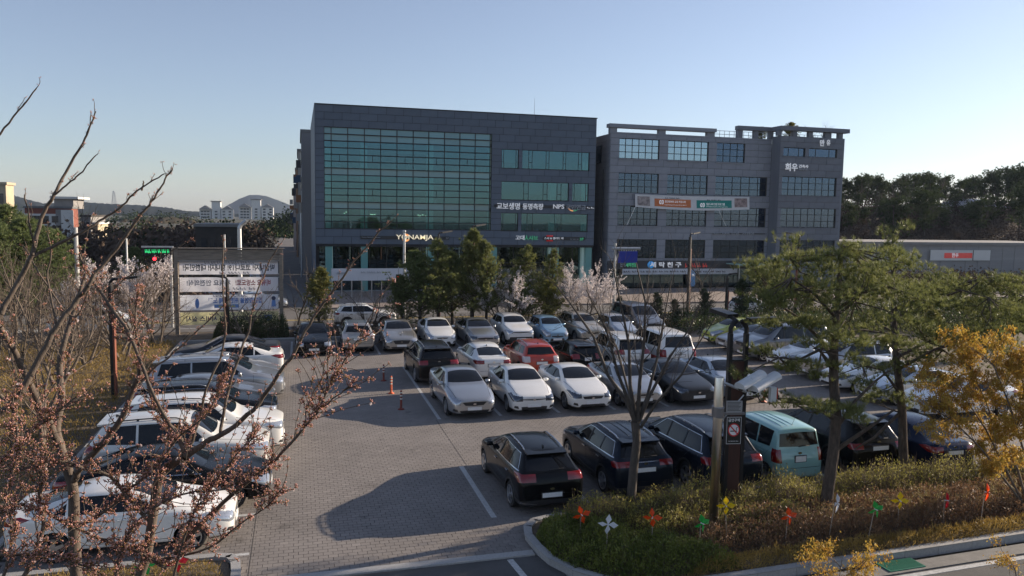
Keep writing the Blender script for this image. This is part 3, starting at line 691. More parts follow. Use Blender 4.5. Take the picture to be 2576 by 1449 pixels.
q = MB(); a = uz2(345, 1446)[0]; b = uz2(1400, 1446)[0]; q.b2(a-s.location.x, b-s.location.x, -.06, .0, -.32, .32); q.build('panel', M_PAPER, s)
s = sign('blue and white shop poster strip standing by the laundry window', [('세탁', 985, 1010, 1480, .3, M_WHITE, .02)], conv=uz2, v=FV-.3)
MB().b2(-.32, .32, -.05, 0, -1.3, .6).build('panel', mat('poster blue', (.16, .33, .55), rough=.6), s)
# white hoarding and shop canopy at street level
s = sign('low white hoarding with faint lettering in front of the office block', [('HYUNDAI MOTOR', 365, 440, 1432, .16, M_GREY, 0), ('~3', 560, 720, 1425, .18, M_GREY, 0)], v=FV-6)
a = uz1(320, 1420, FV-6)[0]; b = uz1(965, 1420, FV-6)[0]; zt = uz1(600, 1395, FV-6)[1]; MB().b2(a-s.location.x, b-s.location.x, -.05, .08, zt-1.15-s.location.z, zt-s.location.z).build('panel', mat('hoarding white', (.6, .62, .66), rough=.6), s)
for i in range(9): MB().b2(a+(b-a)*i/8-.05-s.location.x, a+(b-a)*i/8+.05-s.location.x, .09, .17, -.46-s.location.z, zt-s.location.z).build('post', M_RAIL, s)
p0 = uz2(1420, 1440, FV-3)[0]; r = tag(empty('glass_canopy', (p0, FV-1.5, 0)), 'pale green glass canopy beside the shop entrances', 'canopy')
MB().b2(0, 7, -1.4, 1.2, 2.3, 2.42).build('glass_roof', mat('canopy glass', (.30, .48, .46), rough=.2), r)
for x in (.3, 3.5, 6.7): MB().tube([(x, -1.2, -.46), (x, -1.2, 2.3)], .05, 6).build('post', M_RAIL, r)

# banner across the grey building
bn = empty('banner', (uz2(995, 810)[0], FV-.35, uz2(995, 810)[1])); tag(bn, 'long white banner with an orange and a green title bar strung across the grey building', 'banner')
def banner_pt(t, s_):          # t along 0..1, s_ down 0..1
    cx = 470+(1522-470)*t; top = 735+25*t+9*sin(pi*t)*.6+ (t*0); bot = 852+24*t+20*sin(pi*t)
    x, z = uz2(cx, top+(bot-top)*s_, FV-.35); return Vector((x-bn.location.x, .04*sin(t*9)+.02*sin(s_*5), z-bn.location.z))
def cloth(t0, t1, s0, s1, m, name, off=0.0, n=24):
    vs_ = []; fs_ = []
    for i in range(n+1):
        for j in range(4): p = banner_pt(t0+(t1-t0)*i/n, s0+(s1-s0)*j/3); vs_.append((p.x, p.y-off, p.z))
    for i in range(n):
        for j in range(3): fs_.append((i*4+j, (i+1)*4+j, (i+1)*4+j+1, i*4+j+1))
    q = MB(); q.add(vs_, fs_); return q.build(name, m, bn, True)
M_VINYL = mat('banner cloth', (.62, .63, .64), rough=.7, var=.06, scale=2)
cloth(0, 1, 0, 1, M_VINYL, 'cloth'); cloth(0, 1, 0, 1, M_VINYL, 'cloth_back', -.012)
cloth(.17, .485, .26, .82, mat('banner orange', (.55, .17, .06), rough=.7), 'title_bar', .02); cloth(.535, .845, .28, .84, mat('banner green', (.02, .24, .21), rough=.7), 'title_bar', .02)
def print_mat(name, c1, c2):
    return mat(name, c1, rough=.7, var=.5, scale=2.2, col2=c2, detail=6)
cloth(.02, .13, .14, .85, print_mat('photo print one', (.10, .09, .10), (.50, .44, .42)), 'photo_print', .02, 6); cloth(.87, .98, .12, .80, print_mat('photo print two', (.10, .07, .07), (.46, .36, .34)), 'photo_print', .02, 6)
def btext(tx, cx, cy, wpx, h, m, bold=.02):
    x, z = uz2(cx, cy, FV-.35); me = text_mesh(tx, 1, .004, bold, mat_=m); co = [vv.co for vv in me.vertices]; x0 = min(c.x for c in co); x1 = max(c.x for c in co); z0 = min(c.z for c in co); z1 = max(c.z for c in co)
    k = (uz2(cx+wpx/2, cy, FV-.35)[0]-uz2(cx-wpx/2, cy, FV-.35)[0])/(x1-x0); me.transform(Matrix.Translation((-(x0+x1)/2, 0, -(z0+z1)/2))); me.transform(Matrix.Diagonal((k, 1, h/(z1-z0), 1)))
    return obj('lettering', me, bn, (x-bn.location.x, -.10, z-bn.location.z))
for tx, cx, cy, wp, h, m, bo in (('03', 708, 808, 42, .50, M_WHITE, .03), ('공간대여와 교육 커뮤니티', 835, 806, 190, .27, M_WHITE, .01), ('Preparing Space Reception Room System', 838, 836, 200, .13, M_WHITE, 0), ('~3', 808, 772, 130, .13, M_DARKBOX, .0),
        ('03', 1085, 836, 42, .50, M_WHITE, .03), ('임상 교육 전문 프로그램', 1205, 828, 168, .27, M_WHITE, .01), ('Diagnostic Program', 1220, 852, 195, .13, M_WHITE, 0), ('~3', 1190, 790, 125, .13, M_DARKBOX, 0)): btext(tx, cx, cy, wp, h, m, bo)
q = MB(); a = banner_pt(0, 1); e = Vector((*[c for c in (uz2(388, 1020)[0]-bn.location.x, .2, uz2(388, 1020)[1]-bn.location.z)],)); q.tube([a, e], .012, 4)
a = banner_pt(.73, 1); q.tube([a, (uz2(1300, 1030)[0]-bn.location.x, .2, uz2(1300, 1030)[1]-bn.location.z)], .01, 4); q.build('cord', M_WHITE, bn)
# ------------------------------------------------------------------ cars
M_GLASS = mat('car glass', (.008, .009, .011), rough=.04, spec=.45)
M_RUBBER = mat('tyre rubber', (.018, .018, .019), rough=.85, var=.3, scale=30)
M_ALLOY = mat('wheel alloy', (.45, .46, .48), rough=.28, metal=.9)
M_ALLOYD = mat('dark wheel alloy', (.12, .12, .13), rough=.3, metal=.9)
M_PLASTIC = mat('black trim plastic', (.022, .022, .024), rough=.55)
M_SEAM = mat('panel gap', (.004, .004, .004), rough=.9)
M_CHROME = mat('chrome', (.55, .56, .58), rough=.16, metal=1.0)
M_HEAD = mat('headlight lens', (.42, .45, .5), rough=.06, metal=.55, coat=1.0, var=.35, scale=45)
M_HEADD = mat('dark headlight lens', (.10, .115, .14), rough=.06, metal=.6, coat=1.0, var=.6, scale=45)
M_TAIL = mat('tail light lens', (.20, .007, .009), rough=.08, coat=1.0, var=.3, scale=50)
M_TAILC = mat('clear tail lens', (.55, .5, .5), rough=.08, coat=1.0)
M_PLATE = mat('number plate', (.78, .79, .78), rough=.4, var=.06, scale=20)
M_UNDER = mat('underbody', (.008, .008, .008), rough=.95)
M_AMBER = mat('amber lens', (.6, .2, .03), rough=.2, coat=.6)

def paint(name, col, metal=.0, rough=.32):
    return mat('paint '+name, col, rough=rough, metal=metal, coat=1.0 if max(col) > .1 else .15, var=.05, scale=1.2, spec=.5 if max(col) > .1 else .2)

def subsurf(verts, faces, crease, lv):
    me = bpy.data.meshes.new('cage'); me.from_pydata(verts, [], faces); me.update()
    ca = me.attributes.new('crease_edge', 'FLOAT', 'EDGE')
    lut = {}
    for (a, b), c in crease.items(): lut[(min(a, b), max(a, b))] = c
    vals = [lut.get((min(e.vertices), max(e.vertices)), 0.0) for e in me.edges]
    ca.data.foreach_set('value', vals)
    o = bpy.data.objects.new('cage', me)
    md = o.modifiers.new('s', 'SUBSURF'); md.levels = lv; md.render_levels = lv
    out = bake(o)
    bpy.data.objects.remove(o); bpy.data.meshes.remove(me)
    return out

def poly_planes(poly, ax):
    """convex 2D outline -> planes whose inside is behind them. ax: axes used (0,2)=side (1,2)=front (0,1)=top"""
    a = sum(poly[i][0]*poly[(i+1) % len(poly)][1]-poly[(i+1) % len(poly)][0]*poly[i][1] for i in range(len(poly)))
    out = []
    for i in range(len(poly)):
        p, q = poly[i], poly[(i+1) % len(poly)]
        dx, dy = q[0]-p[0], q[1]-p[1]
        if abs(dx)+abs(dy) < 1e-6: continue
        n = (dy, -dx) if a > 0 else (-dy, dx)
        co = [0, 0, 0]; no = [0, 0, 0]
        co[ax[0]], co[ax[1]] = p; no[ax[0]], no[ax[1]] = n
        out.append((Vector(co), Vector(no).normalized()))
    return out
SIDE, FRONT, TOP = (0, 2), (1, 2), (0, 1)
def halfp(axis, val, sign):
    """keep the side where coordinate*sign < val*sign"""
    co = [0, 0, 0]; no = [0, 0, 0]; co[axis] = val; no[axis] = sign
    return (Vector(co), Vector(no))

class Shell:
    def __init__(s, sp):
        L, W, H = sp['L'], sp['W'], sp['H']; w = W/2
        s.sp = sp; st = sp['stations']
        verts = []; rings = []
        for (x, wf, zf, zb, wrf, ze, zt) in st:
            W_ = w*wf
            p = [(0, zf), (W_*.84, zf), (W_*.965, zf+.09), (W_*1.0, zf+.50*(zb-zf)), (W_*.985, zb-.05), (W_*.93, zb+.005), (w*wrf, ze), (w*wrf*.6, zt-.006), (0, zt)]
            b = len(verts)
            for k in range(9): verts.append((x, p[k][0], p[k][1]))
            for k in range(7, 0, -1): verts.append((x, -p[k][0], p[k][1]))
            rings.append([b+i for i in range(16)])
        faces = []
        for i in range(len(st)-1):
            r0, r1 = rings[i], rings[i+1]
            for k in range(16):
                k2 = (k+1) % 16; faces.append((r0[k], r1[k], r1[k2], r0[k2]))
        for r, fl in ((rings[0], False), (rings[-1], True)):
            fs = [(r[0], r[1], r[15]), (r[8], r[9], r[7])]+[(r[k], r[k+1], r[15-k], r[16-k]) for k in range(1, 7)]
            for f in fs: faces.append(f[::-1] if fl else f)
        cr = {}
        def ring_c(i, ks, c):
            for k in ks:
                cr[(rings[i][k], rings[i][k+1])] = c; cr[(rings[i][(16-k) % 16], rings[i][15-k])] = c
        def row_c(k, i0, i1, c):
            for i in range(i0, i1):
                cr[(rings[i][k], rings[i+1][k])] = c; cr[(rings[i][(16-k) % 16], rings[i+1][(16-k) % 16])] = c
        n = len(st)
        cc = sp.get('crease', {})
        row_c(6, 1, n-1, cc.get('rail', .45)); row_c(5, 1, n-1, cc.get('belt', .35)); row_c(4, 0, n-1, .2); row_c(2, 0, n-1, .5); row_c(1, 0, n-1, .6)
        ring_c(sp.get('i_cowl', 4), (5, 6, 7), .55); ring_c(sp.get('i_roof', 5), (6, 7), .2)
        for i in sp.get('rear_rings', ()): ring_c(i, (5, 6, 7), cc.get('rear', .5))
        ring_c(0, range(1, 7), cc.get('nose', .35)); ring_c(n-1, range(1, 7), cc.get('tail', .4))
        me = subsurf(verts, faces, cr, sp.get('lv', 2))
        co = np.empty(len(me.vertices)*3, dtype=np.float32); me.vertices.foreach_get('co', co); co = co.reshape(-1, 3)
        co[:, 0] = (co[:, 0]-co[:, 0].min())/(co[:, 0].max()-co[:, 0].min())*L
        co[:, 1] *= w/co[:, 1].max()
        z0 = sp['zf']; co[:, 2] = z0+(co[:, 2]-co[:, 2].min())/(co[:, 2].max()-co[:, 2].min())*(H-z0)
        me.vertices.foreach_set('co', co.ravel())
        bm = bmesh.new(); bm.from_mesh(me); bpy.data.meshes.remove(me)
        for v in bm.verts:
            if abs(v.co.y) < 1e-4: v.co.y = 0
        bmesh.ops.delete(bm, geom=[f for f in bm.faces if f.calc_center_median().y < 0], context='FACES')
        bmesh.ops.recalc_face_normals(bm, faces=bm.faces)
        up = sum(f.normal.z for f in bm.faces if f.calc_center_median().z > H*.9)
        if up < 0: bmesh.ops.reverse_faces(bm, faces=bm.faces)
        for f in bm.faces: f.material_index = 0; f.smooth = True
        s.bm = bm
        s.bvh = BVHTree.FromBMesh(bm)
        s.ids = {0: 'body'}; s.mats = {}; s.side = {}
    def region(s, name, planes, mat_=None, side=True, sel=None, frm=(0,), delete=False):
        bm = s.bm
        pid = [k for k, v in s.ids.items() if v == name]
        if pid: pid = pid[0]
        else: pid = len(s.ids); s.ids[pid] = name
        s.mats[name] = mat_; s.side[name] = side
        # only the faces the region can touch are cut
        fs = []
        for f in bm.faces:
            if f.material_index not in frm: continue
            c = f.calc_center_median()
            if sel and not sel(c, f.normal): continue
            if all((c-c2).dot(n2) < .22 for c2, n2 in planes) and all((min((v.co-c2).dot(n2) for v in f.verts) < .004) for c2, n2 in planes): fs.append(f)
        for co, no in planes:
            if not fs: return []
            g = set(fs)
            for f in fs: g.update(f.edges); g.update(f.verts)
            ret = bmesh.ops.bisect_plane(bm, geom=list(g), dist=1e-5, plane_co=co, plane_no=no)
            fs = [f for f in ret['geom'] if isinstance(f, bmesh.types.BMFace) and (f.calc_center_median()-co).dot(no) < 1e-4]
        got = fs
        if delete: bmesh.ops.delete(bm, geom=got, context='FACES'); return []
        for f in got: f.material_index = pid
        return got
    def side_y(s, x, z):
        h = s.bvh.ray_cast(Vector((x, 3, z)), Vector((0, -1, 0)))
        return h[0] if h[0] else Vector((x, s.sp['W']/2, z))
    def top_z(s, x, y):
        h = s.bvh.ray_cast(Vector((x, y, 4)), Vector((0, 0, -1)))
        return h[0] if h[0] else Vector((x, y, 1.))
    def front_x(s, y, z):
        h = s.bvh.ray_cast(Vector((-2, y, z)), Vector((1, 0, 0)))
        return h[0] if h[0] else Vector((0, y, z))
    def rear_x(s, y, z):
        h = s.bvh.ray_cast(Vector((s.sp['L']+2, y, z)), Vector((-1, 0, 0)))
        return h[0] if h[0] else Vector((s.sp['L'], y, z))
    def meshes(s):
        """part name -> list of meshes in the car's own frame (front towards +X, origin on the ground)"""
        L = s.sp['L']; out = {}
        T = lambda c: (L/2-c.x, -c.y, c.z)
        Tm = lambda c: (L/2-c.x, c.y, c.z)
        s.bm.verts.ensure_lookup_table()
        for v in s.bm.verts: v.normal_update()
        for pid, name in s.ids.items():
            fs = [f for f in s.bm.faces if f.material_index == pid]
            if not fs: continue
            inset = .010 if 'window' in name or 'windscreen' in name else (.006 if name in ('grille', 'lower_grille', 'panel_gap') else 0)
            idx = {}; vs = []; F = []
            for f in fs:
                row = []
                for v in f.verts:
                    if v.index not in idx: idx[v.index] = len(vs); vs.append(v.co-v.normal*inset)
                    row.append(idx[v.index])
                F.append(row)
            A = ([T(c) for c in vs], [tuple(r) for r in F]); B = ([Tm(c) for c in vs], [tuple(r[::-1]) for r in F])
            if pid and s.side.get(name, True): groups = [A, B]
            else:
                n = len(vs); groups = [(A[0]+B[0], A[1]+[tuple(i+n for i in r) for r in B[1]])]
            res = []
            for gv, gf in groups:
                me = bpy.data.meshes.new(name); me.from_pydata(gv, [], gf)
                if not (pid and s.side.get(name, True)):
                    b2 = bmesh.new(); b2.from_mesh(me); bmesh.ops.remove_doubles(b2, verts=[v for v in b2.verts if abs(v.co.y) < 1e-3], dist=2e-4); b2.to_mesh(me); b2.free()
                me.polygons.foreach_set('use_smooth', [True]*len(me.polygons)); me.update(); me.materials.append(s.mats.get(name))
                res.append(me)
            out[name] = res
        return out

def wheel_meshes(R, wd, style):
    t = MB(); rr = R*.70
    t.lathe([(rr*.9, -wd*.5+.03), (rr, -wd*.5), (R*.93, -wd*.5), (R*.99, -wd*.36), (R, -wd*.1), (R, wd*.1), (R*.99, wd*.36), (R*.93, wd*.5), (rr, wd*.5), (rr*.9, wd*.5-.05)], n=22, axis='y')
    tm = t.mesh('tyre', M_RUBBER, True)
    r = MB(); out = wd*.5+.004
    n = 22; vs = []; fs = []
    for (q, h) in ((rr*1.02, out-.012), (rr*1.0, out+.004), (rr*.9, out-.004), (rr*.86, out-.05)):
        for k in range(n): vs.append((q*cos(2*pi*k/n), h, q*sin(2*pi*k/n)))
    for i in range(3):
        for k in range(n): fs.append((i*n+k, (i+1)*n+k, (i+1)*n+(k+1) % n, i*n+(k+1) % n))
    r.add(vs, fs)
    ns = {'five': 5, 'ten': 10, 'twin': 5, 'seven': 7}[style]
    for k in range(ns):
        for off in ((-.16, .16) if style == 'twin' else (0,)):
            a = 2*pi*k/ns+.3; a2 = a+off
            hw = .045 if ns == 5 and style != 'twin' else (.026 if ns == 7 else .02)
            p0 = Vector((cos(a)*rr*.12, out-.012, sin(a)*rr*.12)); p1 = Vector((cos(a2)*rr*.93, out-.014, sin(a2)*rr*.93))
            d = (p1-p0).normalized(); t_ = Vector((-d.z, 0, d.x))*hw; up = Vector((0, .012, 0)); dn = Vector((0, -.03, 0))
            r.add([p0-t_+up, p0+t_+up, p1+t_*.8+up, p1-t_*.8+up, p0-t_+dn, p0+t_+dn, p1+t_*.8+dn, p1-t_*.8+dn], [(0, 1, 2, 3)[::-1], (0, 4, 5, 1)[::-1], (1, 5, 6, 2)[::-1], (2, 6, 7, 3)[::-1], (3, 7, 4, 0)[::-1]])
    r.lathe([(.001, out+.006), (rr*.16, out+.004), (rr*.2, out-.02)], n=12, axis='y')
    rm = r.mesh('rim', M_ALLOY, False)
    return tm, rm

def ball(c, d, n=8, m=6, flat=None):
    """small rounded body: an ellipsoid with squared shoulders"""
    vs = []; fs = []
    f = lambda t: math.copysign(abs(t)**.6, t)
    for i in range(m+1):
        th = pi*i/m
        for k in range(n):
            ph = 2*pi*k/n
            x, y, z = f(sin(th)*cos(ph)), f(sin(th)*sin(ph)), f(cos(th))
            vs.append((c[0]+d[0]*x, c[1]+d[1]*y, c[2]+d[2]*z))
    for i in range(m):
        for k in range(n): fs.append((i*n+k, (i+1)*n+k, (i+1)*n+(k+1) % n, i*n+(k+1) % n))
    return vs, fs

def profile(kind, L, W, H, **k):
    """stations: x, width factor, floor z, shoulder z, rail width factor, rail z, centre z"""
    zf = k.get('zf', .19); zn = k.get('zn', .72); zh = k.get('zh', .98); zb = k.get('zb', .94)
    xc = k.get('xc', 1.25); xa = k.get('xa', xc+.75); xr = k.get('xr', L-1.35); xd = k.get('xd', L-.62); zd = k.get('zd', 1.06)
    wr = k.get('wr', .66); nose = k.get('nose', .72)
    front = [(0, nose, zf+.08, zn-.14, .56, zn-.05, zn-.03),
             (.07, nose+.15, zf+.03, zn-.06, .66, zn+.02, zn+.04),
             (.42, .965, zf, zn+.03, .74, zn+.10, zn+.125),
             (xc*.68, .995, zf, zh-.10, .75, zh-.045, zh-.02),
             (xc, 1.0, zf, max(zb-.02, zh-.08), .80, zh+.02, zh+.04)]
    if kind == 'sedan':
        body = [(xa, 1.0, zf, zb, wr, H-.075, H-.02),
                ((xa+xr)/2, 1.0, zf, zb+.01, wr+.01, H-.055, H),
                (xr, .995, zf, zb+.03, wr-.02, H-.10, H-.045),
                (xd, .975, zf+.01, min(zb+.05, zd-.05), .68, zd-.005, zd+.015),
                (L-.13, .91, zf+.03, zd-.08, .64, zd-.01, zd+.0),
                (L-.03, .84, zf+.06, zd-.16, .56, zd-.09, zd-.075),
                (L, .74, zf+.16, zd-.27, .50, zd-.20, zd-.19)]
        rr = (8, 9)
    elif kind == 'suv':
        zr = k.get('zr', H-.05); xg = k.get('xg', L-.13); zg = k.get('zg', zb+.08)
        body = [(xa, 1.0, zf, zb, wr, H-.085, H-.02),
                ((xa+xr)/2, 1.0, zf, zb+.01, wr+.015, H-.06, H),
                (xr, .995, zf, zb+.02, wr, zr-.07, zr),
                (xr+.14, .985, zf, zb+.025, wr-.03, zr-.10, zr-.045),
                (xg, .965, zf+.01, zb+.02, k.get('wg', .74), zg, zg+.02),
                (L-.05, .93, zf+.04, zb-.10, .70, zb-.03, zb-.01),
                (L-.0, .84, zf+.10, zb-.30, .62, zb-.22, zb-.2)]
        rr = (8, 9)
    return dict(L=L, W=W, H=H, zf=zf, stations=front+body, i_cowl=4, i_roof=5, rear_rings=rr, kind=kind, zb=zb, zh=zh, zn=zn, xc=xc, xa=xa, xr=xr, xd=xd, zd=zd, wr=wr,
                zg=k.get('zg', zb+.08), xg=k.get('xg', L-.13), lv=k.get('lv', 2), crease=k.get('crease', {}))

CARS = {}
def car_type(key, kind, L, W, H, wheelbase, fo, R=.33, wd=.21, rim='five', clad=None, rails=None, head=None, tail=None, grille=None, lower=None, fog=None,
             windows=3, antenna='fin', chrome=False, wiper=False, emblem=True, spoiler=False, plate_f=.42, plate_r=None, headmat=None, tailmat=None, rim_dark=False, stripe=None, **k):
    sp = profile(kind, L, W, H, **k); w = W/2
    S = Shell(sp); zb, zh, zn, xc, xa, xr, xd, zd = (sp[q] for q in ('zb', 'zh', 'zn', 'xc', 'xa', 'xr', 'xd', 'zd'))
    zf = sp['zf']; R_ = S.region
    wx = (fo, fo+wheelbase)
    sidey = lambda c, n: c.y > w*.55
    # wheel arches
    for x in wx:
        R_('arch', poly_planes([(x+(R+.055)*cos(a), R+.0+(R+.055)*sin(a)) for a in [i*pi/8 for i in range(16)]], SIDE), sel=sidey, delete=True)
    # glass
    bot = lambda x: zb+.045+.03*(x-xc)/(L-xc)*k.get('rise', 1.0)
    A0 = (xc+k.get('a0', .30), bot(xc)+.0); A1 = (xa+.14, H-.135)
    B = k.get('xb', xc+1.22)
    topz = H-k.get('wtop', .115)
    if kind == 'sedan':
        C1 = (xr-.02, H-.165); C0 = (xd-k.get('c0', .42), bot(xd)+.02)
    else:
        C1 = (xr+k.get('c1', -.02), H-.15); C0 = (k.get('xq', sp['xg']-.32), bot(xd)+.03)
    sg = lambda c, n: n.y > .3 and c.z > zb-.05
    R_('side_window', poly_planes([A0, A1, (B-.035, topz), (B-.035, bot(B))], SIDE), M_GLASS, sel=sg)
    D = k.get('xq0')
    if windows >= 3 and D:
        R_('rear_side_window', poly_planes([(B+.035, bot(B)), (B+.035, topz), (D-.03, topz-.012), (D-.03, bot(D))], SIDE), M_GLASS, sel=sg)
        if D < C1[0]-.02: R_('quarter_window', poly_planes([(D+.03, bot(D)), (D+.03, topz-.014), C1, C0], SIDE), M_GLASS, sel=sg)
        else: R_('quarter_window', poly_planes([(D+.03, bot(D)), (D+.03, topz-.03-(D-C1[0])*.6), C0], SIDE), M_GLASS, sel=sg)
    else:
        R_('rear_side_window', poly_planes([(B+.035, bot(B)), (B+.035, topz), C1, C0], SIDE), M_GLASS, sel=sg)
    if k.get('blackpillar', True):
        R_('pillar_trim', poly_planes([(B-.036, bot(B)), (B-.036, topz), (B+.036, topz), (B+.036, bot(B))], SIDE), M_PLASTIC, sel=sg)
    if chrome:
        R_('chrome_trim', poly_planes([(A0[0]-.1, bot(xc)-.022), (A0[0]-.1, bot(xc)-.002), (C0[0]+.1, bot(xd)+.018), (C0[0]+.1, bot(xd)-.004)], SIDE), M_CHROME, sel=sg)
        if chrome == 'arch':
            R_('chrome_trim', poly_planes([(A0[0]-.012, bot(xc)), (A1[0]-.012, A1[1]+.014), (A1[0], A1[1]+.0), A0], SIDE), M_CHROME, sel=sg)
            R_('chrome_trim', poly_planes([(A1[0], A1[1]+.014), (B, topz+.014), (B, topz), A1], SIDE), M_CHROME, sel=sg)
            R_('chrome_trim', poly_planes([(B, topz+.014), (C1[0]+.0, C1[1]+.014), C1, (B, topz)], SIDE), M_CHROME, sel=sg)
            R_('chrome_trim', poly_planes([(C1[0]+.004, C1[1]+.012), (C0[0]+.018, C0[1]), C0, C1], SIDE), M_CHROME, sel=sg)
    wsel = lambda c, n: n.z > .15 and c.z > zh-.1
    yc = w*.755; ya = w*(sp['wr'])*.93
    R_('windscreen', poly_planes([(xc+.115, -.01), (xc+.125, yc*.4), (xc+.15, yc*.75), (xc+.20, yc), (xa+.02, ya), (xa+.06, ya*.6), (xa+.075, -.01)], TOP), M_GLASS, side=False, sel=wsel)
    if kind == 'sedan':
        R_('rear_window', poly_planes([(xr+.02, -.01), (xr+.10, w*(sp['wr']-.02)*.90), (xd-.09, w*.62), (xd-.02, -.01)], TOP), M_GLASS, side=False, sel=lambda c, n: c.z > zd-.02 and n.z > .1)
    else:
        zg = sp['zg']
        rsel = lambda c, n: c.x > xr-.05 and n.x > .25
        R_('rear_window', poly_planes([(-.01, zg+k.get('rw0', .03)), (w*k.get('rww', .74), zg+k.get('rw0', .03)+.03), (w*k.get('rwt', .60), H-k.get('rw1', .17)), (-.01, H-k.get('rw1', .17)+.02)], FRONT), M_GLASS, side=False, sel=rsel)
        if k.get('wrapglass'):
            R_('rear_quarter_glass', poly_planes([(C0[0]+.04, C0[1]), (C1[0]+.05, C1[1]), (L, C1[1]), (L, C0[1])], SIDE), M_GLASS, sel=lambda c, n: c.z > zb and n.y > .1 and c.x > C0[0])
    # lamps, grilles
    hd = head or dict(p=[(-.2, zn-.20), (.10, zn-.20), (.62, zn-.04), (.40, zn+.03), (-.2, zn-.10)], y=w*.50)
    R_('headlight', poly_planes(hd['p'], SIDE)+[halfp(1, hd['y'], -1)], headmat or M_HEAD, sel=lambda c, n: c.x < 1.0 and n.z < .86)
    tl = tail or (dict(p=[(L-.55, zd-.12), (L-.35, zd-.07), (L+.2, zd-.10), (L+.2, zd-.25), (L-.2, zd-.25)], y=w*.48) if kind == 'sedan' else dict(p=[(L-.42, zb+.02), (L-.2, zb+.10), (L+.2, zb+.10), (L+.2, zb-.12), (L-.25, zb-.12)], y=w*.5))
    R_('taillight', poly_planes(tl['p'], SIDE)+[halfp(1, tl['y'], -1)], tailmat or M_TAIL, sel=lambda c, n: c.x > L-1.0)
    for q in tl.get('more', ()):
        R_('taillight', poly_planes(q['p'], SIDE)+[halfp(1, q['y'], -1)], tailmat or M_TAIL, sel=lambda c, n: c.x > L-1.0)
    g = grille or [(-.01, zn-.25), (w*.36, zn-.23), (w*.46, zn-.14), (-.01, zn-.13)]
    fsel = lambda c, n: c.x < .5 and n.x < -.1
    R_('grille', poly_planes(g, FRONT), M_PLASTIC, side=False, sel=fsel)
    lo = lower or [(-.01, zf+.06), (w*.55, zf+.08), (w*.62, zf+.17), (-.01, zf+.19)]
    R_('lower_grille', poly_planes(lo, FRONT), M_PLASTIC, side=False, sel=fsel)
    fg = fog or [(w*.66, zf+.12), (w*.86, zf+.16), (w*.84, zf+.24), (w*.70, zf+.22)]
    R_('fog_lamp', poly_planes(fg, FRONT), M_PLASTIC, sel=fsel)
    if k.get('chromebar'):
        R_('chrome_trim', poly_planes(k['chromebar'], FRONT), M_CHROME, side=True, sel=lambda c, n: c.x > L-.6 and n.x > .2)
    if stripe:
        R_('stripe', [halfp(2, stripe[1], 1), halfp(2, stripe[0], -1)], stripe[2], side=False, sel=lambda c, n: n.z < .5)
    # panel gaps
    gap = lambda poly, ax, sel: R_('panel_gap', poly_planes(poly, ax), M_SEAM, side=True, sel=sel)
    d0, d1, d2 = xc+.02, B+.0, min(wx[1]-.02, C0[0])
    lowz = zf+.16
    for x, sl in ((d0, 0), (d1, .0)):
        gap([(x, lowz), (x+.010, lowz), (x+sl+.010, bot(x)-.03), (x+sl, bot(x)-.03)], SIDE, sidey)
    rx = wx[1]-R-.10
    gap([(rx, lowz), (rx+.010, lowz), (rx+.02, .55), (rx+.01, .55)], SIDE, sidey)
    gap([(rx+.01, .55), (rx+.02, .55), (d2+.16, bot(d2)-.03), (d2+.15, bot(d2)-.03)], SIDE, sidey)
    gap([(d0, lowz-.012), (rx, lowz-.012), (rx, lowz), (d0, lowz)], SIDE, sidey)
    gap([(.22, w*.70), (xc+.05, w*.835), (xc+.05, w*.85), (.22, w*.715)], TOP, lambda c, n: n.z > .5)
    gap([(L-.6, w*.0), (L+.1, w*.0), (L+.1, w*.001), (L-.6, w*.001)], TOP, lambda c, n: False)
    if kind == 'sedan':
        gap([(w*.70, zd-.30), (w*.712, zd-.30), (w*.70, zd-.05), (w*.688, zd-.05)], FRONT, lambda c, n: c.x > L-.5 and n.x > .2)
        gap([(-.01, zf+.33), (w*.70, zf+.33), (w*.70, zf+.342), (-.01, zf+.342)], FRONT, lambda c, n: c.x > L-.5 and n.x > .2)
        gap([(xd-.05, w*.66), (L-.1, w*.60), (L-.1, w*.612), (xd-.05, w*.672)], TOP, lambda c, n: n.z > .5 and c.x > xd-.1)
    else:
        rs = lambda c, n: c.x > L-.5 and n.x > .2
        gap([(w*.80, zf+.36), (w*.812, zf+.36), (w*.835, zb-.0), (w*.823, zb-.0)], FRONT, rs)
        gap([(-.01, zf+.345), (w*.80, zf+.345), (w*.80, zf+.357), (-.01, zf+.357)], FRONT, rs)
    # black cladding
    if clad:
        for x in wx:
            R_('cladding', poly_planes([(x+(R+.115)*cos(a), R+(R+.115)*sin(a)) for a in [i*pi/8 for i in range(16)]], SIDE), M_PLASTIC, side=False, sel=sidey)
        R_('cladding', [halfp(2, clad, 1)], M_PLASTIC, side=False, sel=lambda c, n: n.z > -.9)
    else:
        R_('cladding', [halfp(2, zf+.065, 1)], M_PLASTIC, side=False, sel=lambda c, n: n.z > -.9)
    ms = S.meshes(); ms.pop('arch', None)
    parts = []      # (name, mesh, local location, parent name)
    for n, lst in ms.items():
        for me in lst: parts.append((n, me, None))
    X = lambda c: Vector((L/2-c[0], -c[1], c[2]))
    # underbody and wheel wells
    u = MB(); u.b2(-L/2+.35, L/2-.55, -(w-.30), w-.30, zf+.03, min(zn-.2, zb-.3))
    for x in wx:
        u.b2(L/2-x-R*.7, L/2-x+R*.7, -(w-.08), w-.08, R*2-.03, R*2+.0)
        u.b2(L/2-x-R-.03, L/2-x+R+.03, -(w-.24), w-.24, R, R*2-.02)
    parts.append(('underbody', u.mesh('underbody', M_UNDER), None))
    # mirrors and handles
    mx = xc+k.get('a0', .30)+.12; my = S.side_y(mx, zb+.09).y
